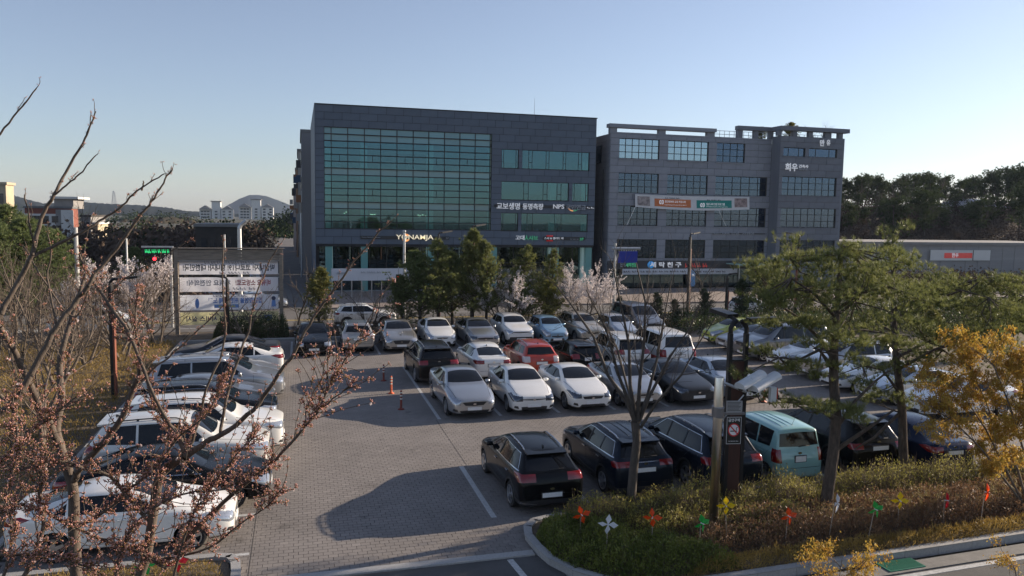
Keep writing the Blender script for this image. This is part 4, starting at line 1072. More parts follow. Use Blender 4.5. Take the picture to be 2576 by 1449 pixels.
    for sgn in (1, -1):
        q = MB(); q.add(*ball((L/2-mx, sgn*(my+.12), zb+.10), (.075, .10, .068), 8, 6)); q.box((L/2-mx, sgn*(my+.02), zb+.05), (.06, .12, .03))
        parts.append(('wing_mirror', q.mesh('wing_mirror', None, True), 'paint' if not k.get('blackmirror') else M_PLASTIC))
        for hx in (B-.16, rx+.26 if kind == 'sedan' else rx+.16):
            p = S.side_y(hx, zb-.105); q = MB(); q.box((L/2-hx, sgn*(p.y+.016), zb-.105), (.19, .028, .03))
            parts.append(('door_handle', q.mesh('door_handle', None), M_CHROME if chrome else 'paint'))
    # plates
    p = S.front_x(.0, plate_f); q = MB(); q.box((L/2-p.x+.014, 0, plate_f), (.018, .52, .112)); parts.append(('number_plate', q.mesh('number_plate', M_PLATE), None))
    zr = plate_r if plate_r else ((zd-.32) if kind == 'sedan' else zb-.13)
    p = S.rear_x(.0, zr); q = MB(); q.box((L/2-p.x-.012, 0, zr), (.02, k.get('pw', .52), .112 if k.get('pw', .52) > .4 else .16)); parts.append(('number_plate', q.mesh('number_plate', M_PLATE), None))
    q = MB(); q.box((L/2-p.x+.0, 0, zr), (.018, k.get('pw', .52)+.05, .15 if k.get('pw', .52) > .4 else .20)); parts.append(('plate_holder', q.mesh('plate_holder', M_PLASTIC), None))
    if emblem:
        ez = zn-.15 if not isinstance(emblem, tuple) else emblem[0]
        p = S.front_x(0, ez)
        vs = [(L/2-p.x+.022, .06*cos(a), ez+.032*sin(a)) for a in [i*pi/8 for i in range(16)]]; q = MB(); q.add(vs+[(L/2-p.x-.01, v[1], v[2]) for v in vs], [tuple(range(16))]+[(i, 16+i, 16+(i+1) % 16, (i+1) % 16) for i in range(16)])
        parts.append(('emblem', q.mesh('emblem', M_CHROME), None))
        ez = zr+.155; p = S.rear_x(0, ez)
        vs = [(L/2-p.x-.015, -.06*cos(a), ez+.032*sin(a)) for a in [i*pi/8 for i in range(16)]]; q = MB(); q.add(vs+[(L/2-p.x+.02, v[1], v[2]) for v in vs], [tuple(range(16))]+[(i, 16+i, 16+(i+1) % 16, (i+1) % 16) for i in range(16)])
        parts.append(('emblem', q.mesh('emblem', M_CHROME), None))
    # roof things
    if rails:
        yy = w*sp['wr']*.86
        for sgn in (1, -1):
            pts = []
            x0, x1 = xa+.16, xr+.02
            for i in range(9):
                x = x0+(x1-x0)*i/8; z = S.top_z(x, yy).z
                pts.append((L/2-x, sgn*yy, z+(.045 if 0 < i < 8 else .002)))
            q = MB(); q.tube(pts, .018, 6)
            for i in (3, 5): q.box((pts[i][0], pts[i][1], pts[i][2]-.03), (.06, .02, .05))
            parts.append(('roof_rail', q.mesh('roof_rail', rails, True), None))
    if antenna:
        x = xr-.12; z = S.top_z(x, 0).z; q = MB()
        if antenna == 'fin': q.add([(L/2-x+.09, 0, z), (L/2-x-.07, .025, z-.01), (L/2-x-.07, -.025, z-.01), (L/2-x-.05, 0, z+.07), (L/2-x-.075, 0, z+.06)], [(0, 1, 3), (0, 3, 2), (1, 4, 3), (2, 3, 4), (1, 2, 4)])
        else: q.tube([(L/2-x, 0, z-.01), (L/2-x-.12, 0, z+.22)], [.006, .004], 5)
        parts.append(('antenna', q.mesh('antenna', M_PLASTIC), None))
    if spoiler:
        zs = S.top_z(xr+.06, 0).z; q = MB()
        ysp = w*sp['wr']*.92
        q.add([(L/2-xr+.05, -ysp, zs-.03), (L/2-xr+.05, ysp, zs-.03), (L/2-xr-.30, ysp*.97, zs-.035), (L/2-xr-.30, -ysp*.97, zs-.035), (L/2-xr-.28, ysp*.97, zs-.085), (L/2-xr-.28, -ysp*.97, zs-.085), (L/2-xr+.05, -ysp, zs+.0), (L/2-xr+.05, ysp, zs+.0)],
              [(6, 3, 2, 7), (3, 5, 4, 2), (0, 1, 4, 5), (1, 7, 2, 4), (0, 5, 3, 6)])
        parts.append(('spoiler', q.mesh('spoiler', None, False), 'paint'))
    if wiper:
        z = sp['zg']+.06; p = S.rear_x(0, z); q = MB(); q.tube([(L/2-p.x-.02, .02, z), (L/2-p.x-.035, -.2, z+.02), (L/2-p.x-.02, -.36, z+.015)], .009, 4)
        parts.append(('wiper', q.mesh('wiper', M_PLASTIC), None))
    q = MB()
    if k.get('roofribs'):
        for i in range(k['roofribs']):
            y = (i-(k['roofribs']-1)/2)*w*.22
            pts = []
            for j in range(7):
                x = xa+.3+(xr-xa-.35)*j/6; pts.append((L/2-x, y, S.top_z(x, y).z+(.004 if 0 < j < 6 else -.006)))
            q.tube(pts, .012, 5)
        parts.append(('roof_rib', q.mesh('roof_rib', None, True), 'paint'))
    CARS[key] = dict(parts=parts, L=L, W=W, H=H, wx=[L/2-x for x in wx], R=R, wd=wd, w=w, wheel=wheel_meshes(R, wd, rim), rimd=rim_dark, sp=sp)

def place_car(key, pm, x, y, heading, label, group=None, cat='car', name='parked_car', extra=None):
    """x, y: ground centre; heading: direction of the nose (radians)"""
    c = CARS[key]; root = empty(name, (x, y, 0), heading); tag(root, label, cat, group)
    for n, me, mm in c['parts']:
        o = obj(n, me, root)
        if n in ('body',) or mm == 'paint':
            if not me.materials: me.materials.append(None)
            o.material_slots[0].link = 'OBJECT'; o.material_slots[0].material = pm
        elif mm is not None:
            if not me.materials: me.materials.append(mm)
    tm, rm = c['wheel']
    for wx in c['wx']:
        for s in (1, -1):
            o = obj('wheel', tm, root, (wx, s*(c['w']-c['wd']/2-.025), c['R']), 0 if s > 0 else pi)
            r = obj('rim', rm, o)
            if c['rimd']:
                r.material_slots[0].link = 'OBJECT'; r.material_slots[0].material = M_ALLOYD
    return root
T_ = lambda *a, **k: car_type(*a, **k)
def suv_tail(L, z0, z1, y, x0=.40): return dict(p=[(L-x0, (z0+z1)/2+.03), (L-.2, z1), (L+.2, z1), (L+.2, z0), (L-.22, z0)], y=y)
# sedans
T_('midsedan', 'sedan', 4.82, 1.835, 1.475, 2.795, .93, R=.335, rim='ten', xc=1.30, xa=2.12, xr=3.42, xd=4.28, zn=.74, zh=1.00, zb=.95, zd=1.09, xq0=3.55, chrome='arch', nose=.70,
   head=dict(p=[(-.2, .57), (.10, .55), (.75, .80), (.52, .845), (-.2, .70)], y=.52), grille=[(-.01, .52), (.34, .54), (.46, .66), (-.01, .67)])
T_('compact', 'sedan', 4.55, 1.775, 1.445, 2.70, .88, R=.318, rim='five', xc=1.18, xa=2.02, xr=3.20, xd=4.02, zn=.73, zh=.99, zb=.94, zd=1.10, xq0=3.32, nose=.70,
   head=dict(p=[(-.2, .56), (.10, .55), (.78, .80), (.52, .84), (-.2, .68)], y=.50), grille=[(-.01, .56), (.26, .57), (.34, .63), (-.01, .635)], lower=[(-.01, .24), (.50, .26), (.42, .40), (-.01, .41)])
T_('notchback', 'sedan', 4.55, 1.78, 1.47, 2.70, .90, R=.318, rim='ten', xc=1.15, xa=1.98, xr=3.22, xd=4.10, zn=.76, zh=1.02, zb=.95, zd=1.08, xq0=3.35, nose=.76, chrome=False,
   head=dict(p=[(-.2, .60), (.10, .58), (.66, .79), (.48, .85), (-.2, .72)], y=.44), grille=[(-.01, .61), (.50, .64), (.50, .67), (-.01, .665)], lower=[(-.01, .24), (.48, .25), (.50, .38), (-.01, .39)], emblem=(.64,), headmat=M_HEADD)
T_('sportback', 'sedan', 4.56, 1.78, 1.435, 2.70, .88, R=.325, rim='seven', xc=1.22, xa=2.05, xr=3.28, xd=4.05, zn=.74, zh=.98, zb=.94, zd=1.08, xq0=3.38, nose=.74, chrome=False,
   head=dict(p=[(-.2, .60), (.10, .59), (.74, .80), (.50, .84), (-.2, .70)], y=.46), grille=[(-.01, .55), (.36, .56), (.42, .66), (-.01, .67)], lower=[(-.01, .24), (.55, .25), (.46, .36), (-.01, .37)], headmat=M_HEADD)
T_('fastsedan', 'sedan', 4.845, 1.83, 1.455, 2.795, .93, R=.34, rim='ten', xc=1.36, xa=2.18, xr=3.42, xd=4.32, zn=.74, zh=.985, zb=.95, zd=1.08, xq0=3.55, nose=.76, chrome='arch',
   head=dict(p=[(-.2, .60), (.10, .59), (.74, .79), (.50, .83), (-.2, .71)], y=.48), grille=[(-.01, .57), (.40, .58), (.46, .66), (-.01, .67)], lower=[(-.01, .24), (.60, .25), (.60, .36), (-.01, .37)], headmat=M_HEADD, rim_dark=True)
T_('limousine', 'sedan', 4.97, 1.88, 1.48, 2.90, .92, R=.345, rim='ten', xc=1.42, xa=2.20, xr=3.45, xd=4.30, zn=.77, zh=1.0, zb=.95, zd=1.08, xq0=3.60, nose=.78, chrome='arch',
   head=dict(p=[(-.2, .58), (.10, .57), (.62, .78), (.44, .84), (-.2, .76)], y=.52), grille=[(-.01, .50), (.36, .51), (.46, .70), (-.01, .71)])
T_('smallsedan', 'sedan', 4.37, 1.70, 1.455, 2.57, .85, R=.31, rim='five', xc=1.12, xa=1.90, xr=3.08, xd=3.86, zn=.73, zh=.99, zb=.94, zd=1.06, xq0=3.18, antenna='rod', plate_r=.80)
# crossovers and SUVs
T_('crossover', 'suv', 4.36, 1.805, 1.545, 2.70, .86, R=.335, rim='five', clad=.40, rails=M_CHROME, xc=1.18, xa=1.95, xr=3.62, zn=.80, zh=1.04, zb=1.0, zg=1.05, xg=4.22, xq0=3.18, xb=2.36, wr=.66, chrome='arch', wiper=True, plate_r=.52, spoiler=True,
   tail=dict(p=[(3.78, 1.02), (4.1, 1.05), (4.6, 1.03), (4.6, .86), (4.15, .86)], y=.42), emblem=True, chromebar=[(.36, .27), (.86, .34), (.86, .37), (.42, .31)])
T_('smallsuv', 'suv', 4.375, 1.80, 1.615, 2.63, .86, R=.345, rim='five', clad=.42, rails=M_CHROME, xc=1.20, xa=1.92, xr=3.72, zn=.88, zh=1.10, zb=1.06, zg=1.10, xg=4.24, xq0=3.12, xb=2.34, wr=.68, chrome='arch', wiper=True, plate_r=.86, spoiler=True, roofribs=3,
   tail=dict(p=[(3.98, 1.02), (4.1, 1.08), (4.6, 1.08), (4.6, .96), (4.1, .92)], y=.40), chromebar=[(-.01, 1.035), (.45, 1.045), (.45, 1.07), (-.01, 1.06)])
T_('bigsuv', 'suv', 4.78, 1.89, 1.69, 2.78, .95, R=.37, rim='five', clad=.36, rails=M_ALLOY, xc=1.30, xa=2.05, xr=4.08, zn=.92, zh=1.15, zb=1.08, zg=1.13, xg=4.62, xq0=3.40, xb=2.50, wr=.69, chrome='arch', wiper=True, plate_r=.92, spoiler=True,
   tail=dict(p=[(4.40, 1.06), (4.5, 1.12), (5.0, 1.12), (5.0, .94), (4.5, .94)], y=.50))
T_('offroader', 'suv', 4.60, 1.90, 1.72, 2.74, .90, R=.38, rim='ten', clad=.42, rails=None, xc=1.28, xa=2.0, xr=3.92, zn=.96, zh=1.16, zb=1.10, zg=1.14, xg=4.45, xq0=3.32, xb=2.44, wr=.68, wiper=True, plate_r=.98, spoiler=True, rim_dark=True,
   tail=dict(p=[(4.30, 1.0), (4.35, 1.12), (4.9, 1.12), (4.9, .98), (4.4, .96)], y=.56))
T_('cuteSUV', 'suv', 4.20, 1.795, 1.60, 2.60, .84, R=.335, rim='five', clad=.38, rails=M_ALLOY, xc=1.16, xa=1.80, xr=3.55, zn=.90, zh=1.10, zb=1.06, zg=1.10, xg=4.05, xq0=3.02, xb=2.24, wr=.70, wiper=True, plate_r=.78,
   head=dict(p=[(-.2, .76), (.10, .74), (.60, .88), (.45, .95), (-.2, .88)], y=.50), grille=[(-.01, .78), (.52, .80), (.52, .85), (-.01, .84)], lower=[(-.01, .36), (.72, .38), (.66, .55), (-.01, .55)],
   tail=dict(p=[(3.80, .98), (3.9, 1.08), (4.5, 1.08), (4.5, .82), (3.9, .82)], y=.56), tailmat=M_TAILC, emblem=(.82,))
T_('wagonSUV', 'suv', 4.75, 1.91, 1.80, 2.80, .92, R=.38, rim='five', clad=None, rails=M_PLASTIC, xc=1.32, xa=2.02, xr=4.10, zn=.98, zh=1.18, zb=1.12, zg=1.16, xg=4.60, xq0=3.38, xb=2.50, wr=.71, wiper=True, spoiler=True,
   head=dict(p=[(-.2, .80), (.10, .78), (.62, .92), (.50, 1.02), (-.2, .96)], y=.54), grille=[(-.01, .78), (.46, .80), (.48, .95), (-.01, .96)])
# boxes and vans
T_('boxcar', 'suv', 3.60, 1.60, 1.70, 2.52, .58, R=.29, wd=.18, rim='five', xc=.82, xa=1.32, xr=3.26, zn=.86, zh=1.04, zb=1.0, zg=1.06, xg=3.50, xq0=2.58, xb=1.86, wr=.80, wg=.82, antenna='rod', wiper=True, plate_r=.80, roofribs=5, pw=.34, rwt=.74, rww=.80, rw1=.20, rw0=.06, a0=.26,
   tail=dict(p=[(3.36, .72), (3.30, 1.08), (3.9, 1.08), (3.9, .70)], y=.60), crease=dict(rail=.7, rear=.7, tail=.6))
T_('hatch', 'suv', 3.60, 1.60, 1.52, 2.375, .68, R=.29, wd=.18, rim='five', xc=.92, xa=1.55, xr=3.06, zn=.80, zh=1.02, zb=.97, zg=1.03, xg=3.42, xq0=2.62, xb=1.92, wr=.70, antenna='rod', spoiler=True, plate_f=.40, pw=.34,
   head=dict(p=[(-.2, .56), (.12, .54), (.78, .86), (.52, .92), (-.2, .74)], y=.42), grille=[(-.01, .50), (.36, .54), (.34, .60), (-.01, .60)], lower=[(-.01, .26), (.46, .28), (.40, .45), (-.01, .46)])
T_('bigvan', 'suv', 5.12, 1.92, 1.93, 3.20, .86, R=.345, rim='five', xc=1.02, xa=1.86, xr=4.62, zn=.96, zh=1.20, zb=1.14, zg=1.20, xg=4.96, xq0=3.30, xb=2.10, wr=.76, wg=.80, antenna='rod', wiper=True, plate_r=.86, rwt=.66, rww=.76, rw1=.20, a0=.40,
   tail=dict(p=[(4.80, .80), (4.78, 1.16), (5.4, 1.16), (5.4, .80)], y=.72), head=dict(p=[(-.2, .78), (.12, .74), (.62, .94), (.42, 1.04), (-.2, .96)], y=.50), grille=[(-.01, .74), (.44, .76), (.44, .93), (-.01, .94)], crease=dict(rail=.6, rear=.6))
T_('minivan', 'suv', 5.12, 1.985, 1.74, 3.06, .96, R=.35, rim='five', xc=1.12, xa=2.02, xr=4.52, zn=.88, zh=1.12, zb=1.06, zg=1.12, xg=4.95, xq0=3.42, xb=2.32, wr=.72, wg=.78, rails=M_ALLOY, wiper=True, a0=.40, spoiler=True)
# ------------------------------------------------------------------ the parked cars
P = dict(
 white=paint('white', (.76, .755, .73)), pearl=paint('pearl white', (.70, .69, .65), .1), silver=paint('silver', (.46, .465, .47), .75, .3), warmsilver=paint('warm silver', (.42, .40, .375), .7, .3),
 grey=paint('grey', (.19, .195, .205), .6, .3), darkgrey=paint('dark grey', (.05, .054, .06), .5, .28), black=paint('black', (.006, .0065, .0075), .0, .2), brownblack=paint('brown black', (.018, .016, .015), .3, .25),
 navy=paint('navy', (.012, .02, .05), .3, .25), bluedark=paint('dark blue', (.015, .022, .035), .4, .25), mint=paint('mint', (.27, .50, .49), .0, .3), sky=paint('sky blue', (.24, .40, .55), .35, .3),
 red=paint('orange red', (.44, .045, .02), .2, .3), lime=paint('yellow green', (.46, .50, .10), .1, .3), beige=paint('beige', (.40, .385, .34), .5, .3), icesilver=paint('ice silver', (.52, .56, .60), .6, .3))
NOSE_IN, NOSE_OUT, RIGHT, LEFT = pi/2, -pi/2, 0.0, pi
def bay(key, col, u, v, h, label, group, cat='car', jit=0.0, name='parked_car'):
    return place_car(key, P[col], u, v, h+jit, label, group, cat, name)
def nose_at(key, h, u, v):
    """centre for a car whose nose (facing -Y or -X) or tail is at the given place"""
    return CARS[key]['L']/2
gA = 'cars in the front half of the middle double row'
for key, col, u, jit, lab in (('midsedan', 'silver', 6.12, .02, 'silver sedan with chrome grille, nearest the orange marker posts'),
        ('notchback', 'white', 8.50, -.02, 'white sedan with round badge and dark grille bar beside the silver sedan'),
        ('sportback', 'white', 10.78, .01, 'white sedan with mesh grille and black bumper slots, third in its row'),
        ('compact', 'silver', 13.02, .0, 'silver compact sedan behind the branches of the bare tree'),
        ('fastsedan', 'darkgrey', 15.25, .03, 'dark grey sedan with black wheels left of the brown lamp post'),
        ('midsedan', 'icesilver', 17.55, .0, 'pale silver sedan half hidden behind the brown lamp post')):
    bay(key, col, u, 26.95+CARS[key]['L']/2, NOSE_OUT, lab, gA, jit=jit)
gB = 'cars in the rear half of the middle double row'
for key, col, u, v0, jit, lab, cat in (('bigsuv', 'brownblack', 5.85, 32.75, .02, 'black-brown SUV with silver roof rails behind the silver sedan', 'suv'),
        ('midsedan', 'white', 8.42, 33.0, 0, 'white sedan seen from behind next to the orange-red crossover', 'car'),
        ('cuteSUV', 'red', 10.72, 33.1, 0, 'orange-red small crossover with clear tail lamps', 'suv'),
        ('hatch', 'black', 13.05, 33.3, 0, 'black hatchback between the red crossover and the white wagon', 'car'),
        ('wagonSUV', 'pearl', 15.35, 33.2, 0, 'white wagon with roof rack next to the white van', 'suv'),
        ('bigvan', 'white', 17.75, 33.2, 0, 'white high-roofed van with a red stripe along its sides', 'van')):
    o = bay(key, col, u, v0+CARS[key]['L']/2, NOSE_IN, lab, gB, cat, jit)
    if key == 'bigvan':
        q = MB(); L_, w_ = CARS[key]['L'], CARS[key]['w']
        M_RED = mat('red stripe', (.45, .03, .025), rough=.4)
        for s in (1, -1): MB().b2(-L_/2+.25, L_/2-1.3, s*(w_+.001)-.006, s*(w_+.001)+.006, .62, .78).build('side_stripe', M_RED, o)
        MB().b2(-L_/2-.012, -L_/2+.01, -w_*.78, w_*.78, .60, .70).build('rear_stripe', M_RED, o)
gC = 'cars along the hedge at the back of the lot'
for key, col, u, v0, h, lab, cat in (('limousine', 'black', .72, 40.6, NOSE_OUT, 'black limousine at the end of the back row by the hedge', 'car'),
        ('cuteSUV', 'warmsilver', 3.05, 41.3, NOSE_IN, 'small beige SUV parked tail outward between two sedans at the back', 'suv'),
        ('limousine', 'warmsilver', 5.35, 41.0, NOSE_OUT, 'silver limousine in the back row right of the small beige SUV', 'car'),
        ('compact', 'white', 7.75, 42.0, NOSE_OUT, 'white compact sedan in the back row beside the silver limousine', 'car'),
        ('fastsedan', 'silver', 10.05, 41.3, NOSE_OUT, 'silver fastback sedan in the back row left of a white crossover', 'car'),
        ('cuteSUV', 'white', 12.3, 42.0, NOSE_OUT, 'white small crossover with black lower grille in the back row', 'suv'),
        ('hatch', 'sky', 14.4, 41.7, NOSE_OUT, 'pale blue hatchback in the back row', 'car'),
        ('smallsuv', 'beige', 16.65, 41.8, NOSE_OUT, 'beige-white SUV in the back row behind the black hatchback', 'suv'),
        ('hatch', 'icesilver', 18.9, 41.9, NOSE_OUT, 'pale silver hatchback in the back row beside the grey van', 'car'),
        ('bigvan', 'grey', 21.3, 43.3, NOSE_OUT, 'grey van towering at the end of the back row', 'van')):
    bay(key, col, u, v0+CARS[key]['L']/2, h, lab, gC, cat, jit=.012*sin(u*3.1))
gF = 'cars parked tail-on along the planted island'
for key, col, u, v0, jit, lab, cat in (('crossover', 'black', 6.05, 17.75, .015, 'black crossover with silver roof rails at the end of the near row', 'suv'),
        ('smallsuv', 'bluedark', 8.75, 18.05, .02, 'dark blue SUV with chrome tail bar behind the bare tree', 'suv'),
        ('bigsuv', 'bluedark', 11.2, 17.75, .04, 'big dark SUV behind the steel camera pole', 'suv'),
        ('boxcar', 'mint', 13.5, 18.1, .02, 'mint green box-shaped small car', 'car'),
        ('offroader', 'black', 16.1, 17.95, .0, 'black off-roader between the two pine trunks', 'suv'),
        ('smallsedan', 'navy', 18.45, 17.6, -.02, 'navy blue sedan at the right end of the near row', 'car')):
    bay(key, col, u, v0+CARS[key]['L']/2, NOSE_IN, lab, gF, cat, jit)
gE = 'cars parked nose outward along the left side'
for key, col, v, u1, h, lab, cat in (('compact', 'white', 18.45, -1.45, RIGHT, 'white compact sedan nearest the blossom tree', 'car'),
        ('limousine', 'black', 20.75, -.75, RIGHT, 'black sedan with round fog lamps between white cars', 'car'),
        ('wagonSUV', 'pearl', 23.0, -.85, RIGHT, 'white SUV with black roof rails just behind the near black sedan', 'suv'),
        ('wagonSUV', 'white', 25.2, -.5, RIGHT, 'white SUV between another white SUV and the black SUV', 'suv'),
        ('bigsuv', 'black', 27.7, -.75, RIGHT, 'black SUV between the white SUV and a grey sedan', 'suv'),
        ('midsedan', 'grey', 30.0, -.9, RIGHT, 'grey sedan squeezed between the black SUV and the minivan', 'car'),
        ('minivan', 'silver', 32.3, -.6, RIGHT, 'silver minivan with tinted windows on the left side', 'van'),
        ('compact', 'silver', 34.6, -.8, RIGHT, 'silver compact sedan behind the minivan', 'car'),
        ('midsedan', 'white', 37.0, -.7, LEFT, 'white sedan parked tail outward on the left side', 'car'),
        ('limousine', 'darkgrey', 39.4, -.9, LEFT, 'dark grey sedan farthest back on the left side', 'car')):
    bay(key, col, u1-CARS[key]['L']/2, v, h, lab, gE, cat)
gD = 'cars parked nose inward along the right side'
for key, col, v, u0, lab, cat in (('hatch', 'lime', 41.0, 23.6, 'yellow-green hatchback behind the lamp post', 'car'),
        ('midsedan', 'silver', 38.6, 23.2, 'silver sedan between the yellow-green hatchback and the grey van', 'car'),
        ('bigvan', 'grey', 36.0, 22.8, 'grey van facing left at the right side of the lot', 'van'),
        ('compact', 'white', 33.3, 23.0, 'white compact sedan next to the grey van at the right side', 'car'),
        ('wagonSUV', 'silver', 31.0, 23.0, 'silver SUV half hidden by pine branches', 'suv'),
        ('sportback', 'white', 28.6, 22.6, 'white sedan behind the upper pine trunk', 'car'),
        ('compact', 'icesilver', 26.3, 22.6, 'pale silver sedan behind the pine branches', 'car'),
        ('notchback', 'white', 24.0, 22.7, 'white sedan beside the orange-leaved shrub', 'car')):
    bay(key, col, u0+CARS[key]['L']/2, v, LEFT, lab, gD, cat)
# street traffic
for key, col, x, y, h, lab, cat in (('compact', 'icesilver', -3.2, 67.5, RIGHT, 'pale silver sedan turning at the mouth of the side street', 'car'),
        ('limousine', 'grey', -5.6, 71.5, RIGHT, 'dark sedan behind the silver one at the side street', 'car'),
        ('cuteSUV', 'white', -4.6, 95, NOSE_OUT, 'white SUV parked far up the side street', 'suv'),
        ('smallsuv', 'white', 4.6, 56.0, RIGHT, 'white SUV on the street behind the hedge', 'suv'),
        ('hatch', 'white', 37.5, 58.0, RIGHT, 'white hatchback on the street behind the dark spruces', 'car'),
        ('bigvan', 'white', -13.0, 55.6, RIGHT, 'white van on the street left of the banner stand', 'van')):
    o = bay(key, col, x, y, h, lab, 'cars on the street', cat); o.location.z = -.6
# ------------------------------------------------------------------ street furniture
M_STEEL = mat('stainless steel', (.74, .71, .66), rough=.30, metal=1.0, var=.08, scale=3)
M_GALV = mat('galvanised pole', (.45, .46, .47), rough=.45, metal=.7, var=.1, scale=4)
M_LBLACK = mat('black lamp steel', (.016, .016, .018), rough=.45, metal=.3)
M_WOOD = mat('brown wood infill', (.055, .020, .014), rough=.6, var=.3, scale=6, stretch=(1, 1, .1))
M_WOODL = mat('reddish wood infill', (.20, .062, .035), rough=.6, var=.3, scale=6, stretch=(1, 1, .1))
M_OLENS = mat('lamp lens', (.5, .5, .48), rough=.3)
M_POSTO = mat('orange marker rubber', (.62, .10, .02), rough=.5, var=.12, scale=8)
M_POSTD = mat('faded red marker rubber', (.20, .035, .02), rough=.6, var=.2, scale=8)
M_REFL = mat('reflective band', (.75, .72, .62), rough=.3)
FH = Vector((CF.x, CF.y, 0)).normalized()
def z_over(base, px, py):
    """point seen at px,py at the same depth as base"""
    d = ray(px, py); k = (base.x*FH.x+base.y*FH.y)/(d.x*FH.x+d.y*FH.y); return Vector((d.x*k, d.y*k, EYE+d.z*k))

# brown twin lamp post on the island
base = on_z(1838, 1290, .05); top = z_over(base, 1838, 808); h = top.z
lp = empty('street_lamp', (base.x, base.y, .05), -.15); tag(lp, 'brown and black twin-headed lamp post on the planted island', 'street lamp')
q = MB()
for s in (-1, 1):
    q.b2(s*.205-.045, s*.205+.045, -.075, .075, 0, h-.35)
    q.tube([(s*.205, 0, h-.37), (s*.205, 0, h-.22), (s*.15, 0, h-.10), (s*.06, 0, h-.04)], [.06, .06, .06, .06], 8)
q.build('frame', M_LBLACK, lp); MB().b2(-.158, .158, -.055, .055, .02, h-1.05).build('wood_infill', M_WOOD, lp); MB().b2(-.158, .158, -.05, .05, h-1.045, h-1.0).build('cap', M_LBLACK, lp)
hd = MB(); hd.tube([(.05, 0, h-.06), (.30, 0, h-.02)], .05, 8); hd.box((.58, .0, h+.0), (.72, .24, .10), ry=-.04)
o = hd.build('lamp_head', M_LBLACK, lp); MB().box((.62, 0, h-.053), (.5, .18, .008), ry=-.04).build('lens', M_OLENS, o)
hd = MB(); hd.tube([(-.05, 0, h-.05), (-.14, .2, h+.05)], .05, 8); hd.box((-.20, .50, h+.10), (.34, .70, .10), rz=.35, rx=.12)
o = hd.build('lamp_head', M_LBLACK, lp); MB().box((-.20, .50, h+.045), (.24, .52, .008), rz=.35, rx=.12).build('lens', M_OLENS, o)
MB().b2(-.30, .30, -.16, .16, -.03, .03).build('base_plate', M_LBLACK, lp)

# camera pole
base = on_z(1793, 1352, .05); top = z_over(base, 1802, 953); h = top.z
cp = empty('camera_pole', (base.x, base.y, .05), -YAW*.6); tag(cp, 'stainless steel pole with two white surveillance cameras', 'camera pole')
q = MB(); q.lathe([(.105, 0), (.105, h-.02), (.098, h)], n=20); q.build('pole', M_STEEL, cp, True)
q = MB(); q.tube([(.06, -.02, h-.12), (.62, -.06, h-.34)], .035, 8); q.tube([(.08, 0, h-1.05), (.58, -.05, h-.42)], .016, 6); q.build('arm', M_GALV, cp)
M_CAMW = mat('camera housing', (.62, .63, .64), rough=.35, var=.06, scale=4)
for dx, dz, L_, ang in ((.60, -.18, .80, .50), (.92, -.24, .86, .50)):
    c = empty('camera', (dx, -.10, h+dz)); c.parent = cp; c.rotation_euler = (0, radians(-16), radians(28))
    q = MB(); n = 10; prof = [(-.15, .0), (-.15, .06), (-.11, .12), (-.04, .15), (.04, .15), (.11, .12), (.15, .06), (.15, .0)]
    vs_ = [(x_, y_, z_) for x_ in (-.22, L_-.22) for y_, z_ in prof]; m = len(prof)
    fs_ = [(i, i+1, m+i+1, m+i) for i in range(m-1)]+[tuple(range(m))[::-1], tuple(range(m, 2*m))]
    q.add(vs_, fs_); q.build('sun_shield', M_CAMW, c)
    q = MB(); q.tube([(-.18, 0, .0), (.5, 0, .0)], .085, 12); q.build('housing', M_CAMW, c)
    q = MB(); q.tube([(-.205, 0, .0), (-.17, 0, .0)], .072, 12); q.build('lens', mat('camera lens', (.01, .01, .012), rough=.05, coat=1), c)
q = MB(); q.box((1.35, .12, h-.45), (.14, .12, .34)); q.build('junction_box', M_CAMW, cp)
q = MB(); q.box((1.42, .12, h-.42), (.07, .08, .26)); q.build('siren', mat('siren red', (.5, .05, .02), rough=.4), cp)
q = MB(); q.tube([(.9, .0, h-.42), (1.05, .05, h-.62), (1.35, .1, h-.66), (1.48, .1, h-.5), (1.45, .1, h-.38)], .014, 6); q.build('cable', M_LBLACK, cp)
# no-smoking plate clamped to the pole
zc = z_over(base, 1800, 1035).z-.05
ns = empty('no_smoking_sign', (base.x, base.y, zc+.05), -YAW*.6); ns.scale = (.66, 1, .72); tag(ns, 'black no-smoking plate clamped to the steel pole', 'sign')
q = MB(); q.lathe([(.170, -.16), (.20, -.16), (.20, .16), (.170, .16)], n=16); q.b2(.10, .95, -.05, .02, -.10, -.03); q.build('clamp', mat('clamp grey', (.20, .20, .21), rough=.4, metal=.6), ns)
q = MB(); q.b2(.26, .84, -.06, -.035, -.02, .36); o = q.build('notice_plate', mat('notice grey', (.33, .34, .36), rough=.4, metal=.4), ns)
for i in range(7): MB().b2(.30, .78-.03*(i % 3), -.064, -.0605, .30-.043*i, .315-.043*i).build('notice_line', M_DARKBOX, ns)
MB().b2(.29, .82, -.075, -.045, -1.04, -.16).build('plate', mat('sign black', (.012, .014, .013), rough=.35), ns)
q = MB()
for a in ((.29, .305, -1.04, -.16), (.805, .82, -1.04, -.16), (.305, .805, -1.04, -1.025), (.305, .805, -.175, -.16)): q.b2(a[0], a[1], -.079, -.0755, a[2], a[3])
q.build('border', mat('sign silver', (.6, .6, .6), rough=.4), ns)
def disc(r, y, m, nm, cx=.555, cz=-.58, r0=0):
    n = 28; vs_ = []; fs_ = []
    for k in range(n): a = 2*pi*k/n; vs_ += [(cx+r*cos(a), y, cz+r*sin(a)), (cx+r0*cos(a), y, cz+r0*sin(a))]
    for k in range(n): k2 = (k+1) % n; fs_.append((2*k, 2*k+1, 2*k2+1, 2*k2))
    q = MB(); q.add(vs_, fs_); return q.build(nm, m, ns)
M_SW = mat('sign white', (.75, .75, .74), rough=.5); M_SR = mat('sign red', (.55, .02, .025), rough=.5)
